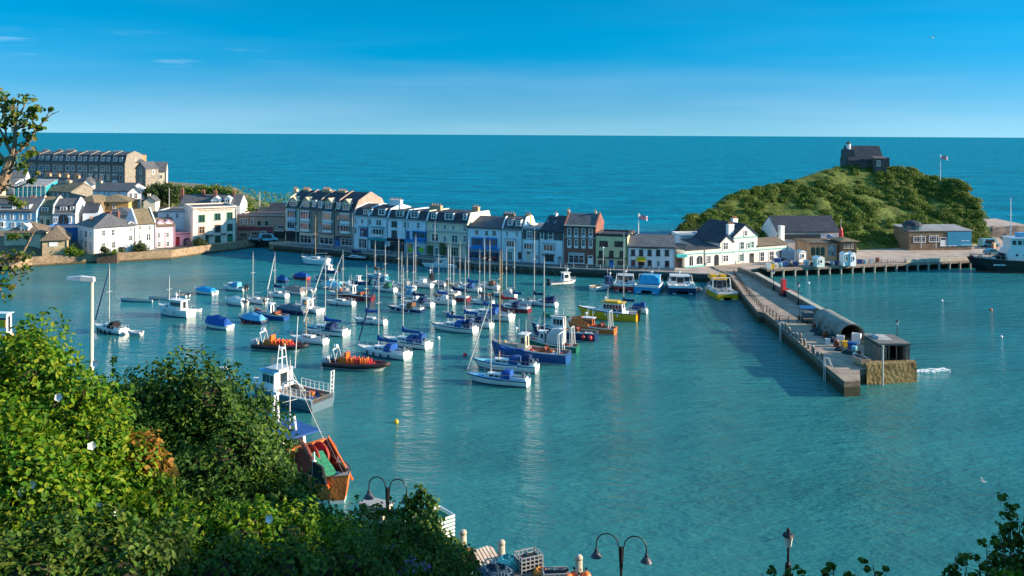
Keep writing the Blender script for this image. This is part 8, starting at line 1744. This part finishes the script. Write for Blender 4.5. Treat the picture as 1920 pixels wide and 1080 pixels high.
tb('shrub', 'rounded dark shrub before the white corner house', 'shrub', [(194, 468, 216, 1.0), (200, 471, 215.5, .8)], .14); tb('shrub', 'yellow green shrub before the white corner house', 'shrub', [(215, 472, 217, .8), (212, 474, 216.5, .5)], .14, L_BRIGHT); tb('shrub', 'dark shrub right of the yellow green one', 'shrub', [(228, 468, 220, 1.0)], .14); tb('shrub', 'big rounded shrub before the pale gabled house', 'shrub', [(263, 464, 224, 1.7), (258, 467, 223.5, 1.2), (269, 467, 224, 1.2)], .16); tb('shrub', 'dark green shrub at the left corner of the cream hotel', 'shrub', [(374, 453, 234, 1.4), (367, 455, 233.5, 1.0), (381, 455, 234.5, 1.0)], .15); tb('shrub', 'lavender bush beside the pink annexe', 'shrub', [(353, 456, 233, 1.0)], .13, leafmat('lavender', [(.16, .10, .26), (.10, .10, .12)], .2))
tb('shrub', 'overgrown green shrub between boat store and white corner house', 'shrub', [(132, 470, 215, 1.3), (142, 473, 215, 1.0), (152, 473, 215.5, .8)], .16, L_BRIGHT); tb('climber', 'green climber hanging on the bungalow wall', 'climber', [(20, 444, 216, 1.0), (32, 443, 216, .9), (50, 444, 216.5, .8)], .15, L_BRIGHT)
tb('bank_scrub', 'brown and green scrub on the bank at the left end of the harbour wall', 'shrub', [(8, 496, 208, 2.2), (28, 490, 209, 1.8), (46, 488, 210, 1.3), (-10, 500, 207, 2.2), (18, 508, 206, 1.5), (38, 500, 208, 1.3)], .2, leafmat('bank_leaves', [(.05, .08, .02), (.20, .14, .06), (.30, .20, .10), (.10, .12, .03)], .25), 300)
# ------------------------------------------------------------------ the hillside the view is taken from
def hz_(x, y):
    x = np.asarray(x, float); y = np.asarray(y, float)
    z = 29.6 - .5 * y + 1.2 * np.clip((-x - 2) / 6, 0, 1) + .35 * vnoise(x / 3, y / 3, 31)
    xe = np.maximum(20, .62 * y + 10); t = np.clip((x - xe) / 7, 0, 1); t = t * t * (3 - 2 * t)
    z = z + t * np.clip(36.3 - 2.4 * np.clip((y - 12.2) / 1.5, 0, 1) - z, 0, 30) * np.clip((27 - y) / 5, 0, 1) * np.clip((y + 18) / 8, 0, 1)  # unseen rise off to the right, shaped to throw shade over the bushes
    return np.maximum(z, -3.0)
xs = np.linspace(-70, 70, 90); ys = np.linspace(-24, 62, 80); X, Y = np.meshgrid(xs, ys); Z = hz_(X, Y); nn = len(xs)
mb = MB(); mb.v = [tuple(p) for p in np.stack([X, Y, Z], -1).reshape(-1, 3)]; mb.f = [(j * nn + i, j * nn + i + 1, (j + 1) * nn + i + 1, (j + 1) * nn + i) for j in range(len(ys) - 1) for i in range(nn - 1)]; mb.m = [0] * len(mb.f)
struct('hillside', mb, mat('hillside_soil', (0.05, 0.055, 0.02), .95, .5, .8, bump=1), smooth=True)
def fb(lst):
    out = []
    for (px_, py_, D_, r) in lst: p = far(px_, py_, D_); out.append((p.x, p.y, p.z, r))
    return out
def sprig(px_, py_, D_, h, n, lean=0.0):
    """A leafy shoot standing out of a bush, tip at the picture spot."""
    t = far(px_, py_, D_); P = []
    for i in range(n):
        s = RNG.uniform(0, 1); a = RNG.uniform(0, 6.28); w_ = .12 * (1.2 - .8 * (1 - s)) * h ** .5; P.append((t.x - lean * s * h + math.cos(a) * w_ * RNG.uniform(.2, 1), t.y + math.sin(a) * w_ * .6, t.z - s * h))
    return np.array(P), np.tile([[.2, -.4, .6]], (n, 1))
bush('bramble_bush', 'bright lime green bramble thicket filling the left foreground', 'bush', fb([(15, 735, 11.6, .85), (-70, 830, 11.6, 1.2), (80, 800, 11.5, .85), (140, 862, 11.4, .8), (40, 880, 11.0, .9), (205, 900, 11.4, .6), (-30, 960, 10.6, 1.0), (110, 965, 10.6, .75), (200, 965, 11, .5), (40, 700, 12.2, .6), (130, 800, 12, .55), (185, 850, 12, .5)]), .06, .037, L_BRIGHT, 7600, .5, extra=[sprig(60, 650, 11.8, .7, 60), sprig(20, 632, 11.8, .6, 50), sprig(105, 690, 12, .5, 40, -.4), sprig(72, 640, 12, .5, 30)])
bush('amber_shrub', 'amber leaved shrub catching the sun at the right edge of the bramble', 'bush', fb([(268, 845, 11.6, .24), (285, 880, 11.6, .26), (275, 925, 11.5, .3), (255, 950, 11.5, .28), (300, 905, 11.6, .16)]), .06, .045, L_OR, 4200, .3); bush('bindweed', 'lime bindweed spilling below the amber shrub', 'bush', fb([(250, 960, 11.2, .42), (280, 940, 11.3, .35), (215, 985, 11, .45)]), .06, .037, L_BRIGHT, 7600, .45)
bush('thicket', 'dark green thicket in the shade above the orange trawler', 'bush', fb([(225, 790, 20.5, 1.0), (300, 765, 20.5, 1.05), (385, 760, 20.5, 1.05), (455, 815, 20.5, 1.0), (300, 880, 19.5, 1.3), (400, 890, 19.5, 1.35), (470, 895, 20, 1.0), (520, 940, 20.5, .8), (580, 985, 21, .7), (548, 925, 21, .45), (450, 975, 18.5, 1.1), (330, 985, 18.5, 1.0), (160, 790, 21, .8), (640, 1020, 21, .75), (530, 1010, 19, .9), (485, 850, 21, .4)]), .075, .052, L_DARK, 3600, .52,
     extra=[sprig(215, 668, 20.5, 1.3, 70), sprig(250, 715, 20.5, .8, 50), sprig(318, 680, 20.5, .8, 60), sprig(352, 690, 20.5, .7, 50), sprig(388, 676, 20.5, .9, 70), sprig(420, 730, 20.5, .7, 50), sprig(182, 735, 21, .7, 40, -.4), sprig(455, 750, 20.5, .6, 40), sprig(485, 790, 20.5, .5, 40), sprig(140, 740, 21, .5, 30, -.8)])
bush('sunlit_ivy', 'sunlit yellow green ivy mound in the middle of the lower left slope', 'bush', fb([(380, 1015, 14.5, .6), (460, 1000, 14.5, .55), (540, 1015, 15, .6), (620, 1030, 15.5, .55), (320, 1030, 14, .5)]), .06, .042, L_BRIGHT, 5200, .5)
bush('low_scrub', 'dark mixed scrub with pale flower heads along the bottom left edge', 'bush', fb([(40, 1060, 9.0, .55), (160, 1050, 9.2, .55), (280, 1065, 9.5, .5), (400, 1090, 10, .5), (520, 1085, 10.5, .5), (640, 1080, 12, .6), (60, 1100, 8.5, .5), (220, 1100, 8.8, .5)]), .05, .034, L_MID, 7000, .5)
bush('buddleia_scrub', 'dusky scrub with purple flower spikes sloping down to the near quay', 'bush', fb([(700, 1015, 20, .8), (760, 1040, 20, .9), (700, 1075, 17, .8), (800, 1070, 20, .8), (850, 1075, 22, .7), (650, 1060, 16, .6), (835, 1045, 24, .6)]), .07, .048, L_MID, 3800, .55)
Pf = []
for (x, y, D_) in ((690, 1030, 19), (715, 1034, 19), (735, 1028, 19), (770, 1050, 19), (795, 1062, 19.3), (820, 1080, 21), (755, 1070, 18)):
    p = far(x, y, D_ - .9)
    for k in range(26): Pf.append((p.x + RNG.normal(0, .10), p.y + RNG.normal(0, .05), p.z + RNG.normal(0, .035)))
tag(leaf_mesh('buddleia_flower', Pf, np.tile([[0, -.6, .6]], (len(Pf), 1)), .035, leafmat('purple_petals', [(.22, .14, .34), (.32, .22, .42)], .3)), kind='stuff')
bw_ = [(62, 908), (42, 922), (222, 962), (188, 949), (165, 997), (48, 985), (64, 983), (110, 745), (172, 836), (505, 973), (178, 682)]
for i, (x, y) in enumerate(bw_):
    p = far(x, y, 10.2 if y > 880 else 10.9); r_ = thing('bindweed_flower', 'white trumpet flower of bindweed among the bramble leaves', 'flower', p, 0, 'white bindweed flowers'); mb = MB(); mb.loft([[(r_q * (1 + .12 * math.cos(5 * a)) * math.cos(a), r_q * (1 + .12 * math.cos(5 * a)) * math.sin(a), z_q) for a in [2 * math.pi * k / 20 for k in range(20)]] for r_q, z_q in ((.006, -.06), (.012, -.03), (.022, -.008), (.045, .004), (.048, .008), (.012, -.012))]); r_.rotation_euler = (R(70), 0, R(20 * (i % 3 - 1))); mb.build('petals', mat('white_petals', (.8, .8, .78), .7), r_)
# undergrowth along the foot of the frame
n = 26000; xs_ = RNG.uniform(-16, 14, n); ys_ = RNG.uniform(5, 46, n); zz = hz_(xs_, ys_); keep = (np.abs(xs_) < ys_ * .62 + 1) & ~((xs_ > -1.5) & (ys_ > 24)); lump_ = .55 + .5 * vnoise(xs_ / 1.3, ys_ / 1.3, 41)
P = np.stack([xs_, ys_, zz + RNG.uniform(0, 1, n) * .7 * lump_], -1)[keep]
tag(leaf_mesh('undergrowth', P, np.tile([[.2, -.4, .8]], (len(P), 1)), .075, L_MID), kind='stuff')
n = 14000; xs_ = RNG.uniform(13, 48, n); ys_ = RNG.uniform(-14, 30, n); zz = hz_(xs_, ys_)  # leaf cover for the unseen shading rise at the right
tag(leaf_mesh('undergrowth', np.stack([xs_, ys_, zz + RNG.uniform(0, .35, n)], -1), np.tile([[-.4, -.3, .8]], (n, 1)), .2, L_MID), kind='stuff')
# young tree on the near quay slope
def young_tree():
    D_ = 34; f = far(788, 1075, D_); root = thing('young_tree', 'young sycamore with dark clustered leaves beside the twin lamp', 'tree', f); mb = MB(); t = far(790, 915, D_) - f; mb.tube((0, 0, -1.5), (t.x * .5, 0, t.z * .6), .09, 7, .05); mb.tube((t.x * .5, 0, t.z * .6), (t.x, 0, t.z), .05, 6, .015); Ps, Ns = [], []
    for i, (x, y, r, dy) in enumerate(((788, 925, .30, 0), (772, 945, .38, .1), (806, 948, .36, -.1), (758, 968, .38, .2), (790, 975, .5, -.2), (815, 980, .35, .1), (765, 1000, .5, 0), (798, 1010, .5, .1), (745, 992, .3, -.1), (780, 1035, .6, .0), (820, 1005, .28, 0), (740, 1030, .45, .2))):
        p = far(x, y, D_ + dy) - f; mb.tube((t.x * .4, 0, max(.3, p.z - .5)), p, .03, 5, .01); P, N_ = shell(p, r, int(750 * r * r) + 25, .35, lump=.3, seed=i); Ps.append(P); Ns.append(N_)
    mb.build('trunk', M_BARK, root); leaf_mesh('crown', np.concatenate(Ps), np.concatenate(Ns), .085, L_DARK, root, .8)
young_tree()
# wind-bent tree at the upper left
def bent_tree():
    D_ = 16.0; g = far(-150, 560, D_); root = thing('windswept_tree', 'wind-bent tree with bare pale limbs and tufted leaves at the left edge', 'tree', (g.x, g.y, float(hz_(g.x, g.y)))); o_ = root.location; mb = MB(); Ps, Ns = [], []
    def W_(px_, py_, dy=0): return far(px_, py_, D_ + dy) - o_
    def limb(pts, r0, r1):
        q = [W_(*p) for p in pts]
        for i, (a, b) in enumerate(zip(q[:-1], q[1:])): mb.tube(a, b, r0 + (r1 - r0) * i / (len(q) - 1), 7, r0 + (r1 - r0) * (i + 1) / (len(q) - 1))
    mb.tube((0, 0, -.6), W_(-150, 560), .2, 9, .17)
    limb([(-150, 560), (-70, 430), (-20, 368), (4, 345), (17, 310), (24, 292)], .17, .062)
    limb([(24, 292), (28, 268), (28, 245), (30, 225), (34, 190)], .05, .012); limb([(24, 292), (40, 280), (55, 262), (70, 240), (84, 225)], .035, .01); limb([(84, 225), (98, 214), (112, 208)], .012, .005); limb([(84, 225), (92, 210), (98, 198)], .012, .005); limb([(28, 245), (45, 235), (58, 212), (68, 204)], .022, .007); limb([(30, 225), (45, 200), (50, 186)], .02, .006); limb([(24, 292), (12, 270), (4, 250), (-6, 232)], .035, .012); limb([(12, 270), (10, 230), (4, 196)], .02, .007)
    limb([(17, 310), (0, 290), (-20, 270)], .04, .02); limb([(4, 345), (30, 352), (60, 340), (75, 322)], .02, .005); limb([(-20, 368), (10, 372), (35, 382)], .025, .006); limb([(40, 280), (50, 268), (48, 250)], .018, .006); limb([(10, 330), (25, 318), (45, 312), (60, 305)], .02, .006)
    limb([(-70, 430), (-20, 470), (10, 490), (45, 470), (66, 430)], .05, .012); limb([(10, 490), (30, 515), (60, 508)], .025, .006); limb([(-20, 470), (-6, 520), (6, 556)], .03, .008)
    tufts = [(4, 186, .20, 0), (46, 184, .20, 0), (-10, 178, .2, 0), (24, 190, .10, .2), (64, 204, .16, 0), (70, 205, .12, 0), (8, 205, .22, .1), (28, 214, .22, -.1), (56, 218, .18, .1), (20, 228, .2, 0), (38, 232, .2, .2), (58, 235, .13, 0), (-4, 232, .2, 0), (30, 250, .10, .1), (52, 252, .13, 0), (60, 258, .1, 0), (74, 240, .11, 0), (95, 205, .06, 0), (84, 224, .05, 0), (48, 272, .12, 0), (10, 262, .14, 0), (58, 285, .15, .1), (50, 292, .12, 0), (-10, 262, .2, 0), (16, 300, .12, .2), (42, 312, .16, 0), (-6, 305, .16, 0), (60, 340, .1, 0), (35, 382, .15, 0), (24, 372, .1, 0), (2, 352, .15, 0), (70, 325, .05, 0)]
    for i, (x, y, r, dy) in enumerate(tufts): P, N_ = shell(W_(x, y, dy), r * .75, int(760 * r * r) + 6, .1, (1.2, 1, .75), .35, i); Ps.append(P); Ns.append(N_)
    mb.build('trunk', M_BARK, root)
    for i, (x, y, r, dy) in enumerate(((10, 500, .22, 0), (30, 512, .18, 0), (45, 480, .14, 0), (0, 530, .22, 0), (4, 556, .16, 0), (55, 505, .1, 0), (22, 478, .2, 0), (20, 540, .07, 0))): P, N_ = shell(W_(x, y, dy), r, int(420 * r * r) + 6, .1, (1.3, 1, .7), .3, i); Ps.append(P); Ns.append(N_)
    leaf_mesh('crown', np.concatenate(Ps), np.concatenate(Ns), .045, L_OAK, root, .7)
bent_tree()
# shrubs rising at the lower right
def stem_shrub(label, D_, tips, foot, m=L_MID, size=.036, w=.13, dens=60):
    f = far(*foot, D_); g = Vector((f.x, f.y, f.z)); root = thing('leafy_shrub', label, 'shrub', g); mb = MB(); Ps, Ns = [], []
    for i, (x, y, n) in enumerate(tips):
        t = far(x, y, D_) - g; b = Vector((t.x * .45, 0, 0)); mb.tube(b, t, .018, 5, .006)
        for k in range(n):
            s = k / max(1, n); c = t.lerp(b, s * .85); c = c + Vector((RNG.normal(0, .05 + w * s), RNG.normal(0, .08), 0)); P, N_ = shell(c, .04 + w * .5 * (.4 + s), 15, .1, (1.2, 1, .7), .3, i + k); Ps.append(P); Ns.append(N_)
            if k: mb.tube(t.lerp(b, s * .8), c, .007, 4)
    mb.build('stem', M_BARK, root); leaf_mesh('foliage', np.concatenate(Ps), np.concatenate(Ns), size, m, root, .8)
stem_shrub('tall dark leafy shrub rising at the lower right corner', 12, [(1893, 942, 16), (1912, 985, 12), (1930, 960, 14), (1880, 1000, 8)], (1900, 1130)); stem_shrub('dark shrub left of the tall corner shrub', 12.5, [(1850, 1022, 9), (1868, 1050, 6), (1835, 1050, 6)], (1855, 1140)); stem_shrub('low dark shrub, leftmost of the lower right shrubs', 12.5, [(1792, 1042, 8), (1812, 1062, 5), (1776, 1060, 5)], (1795, 1140))
stem_shrub('pale green sprig catching the sun before the corner shrub', 11.5, [(1885, 1068, 5), (1900, 1075, 4)], (1890, 1140), L_BRIGHT); stem_shrub('thin leafy sprig poking up along the bottom edge beside the lantern post', 12, [(1480, 1072, 4), (1428, 1074, 3), (1505, 1074, 3), (1452, 1076, 3)], (1475, 1130), L_MID, .034, .08); stem_shrub('curved leafy sprig, middle one along the bottom edge', 12, [(1560, 1058, 6), (1592, 1072, 3)], (1580, 1130), L_MID, .032, .035); stem_shrub('curved leafy sprig, right one along the bottom edge', 12, [(1637, 1058, 6), (1660, 1076, 3)], (1655, 1130), L_MID, .032, .035)
# rough field on the hill beyond the tree
n = 5000; xs_ = RNG.uniform(-320, -215, n); ys_ = RNG.uniform(360, 440, n); zz = gz(xs_, ys_)
tag(leaf_mesh('field_grass', np.stack([xs_, ys_, zz + .1], -1), np.tile([[.2, -.4, .8]], (n, 1)), .5, leafmat('field_blades', [(.10, .16, .03), (.16, .21, .05)], .2)), kind='stuff')
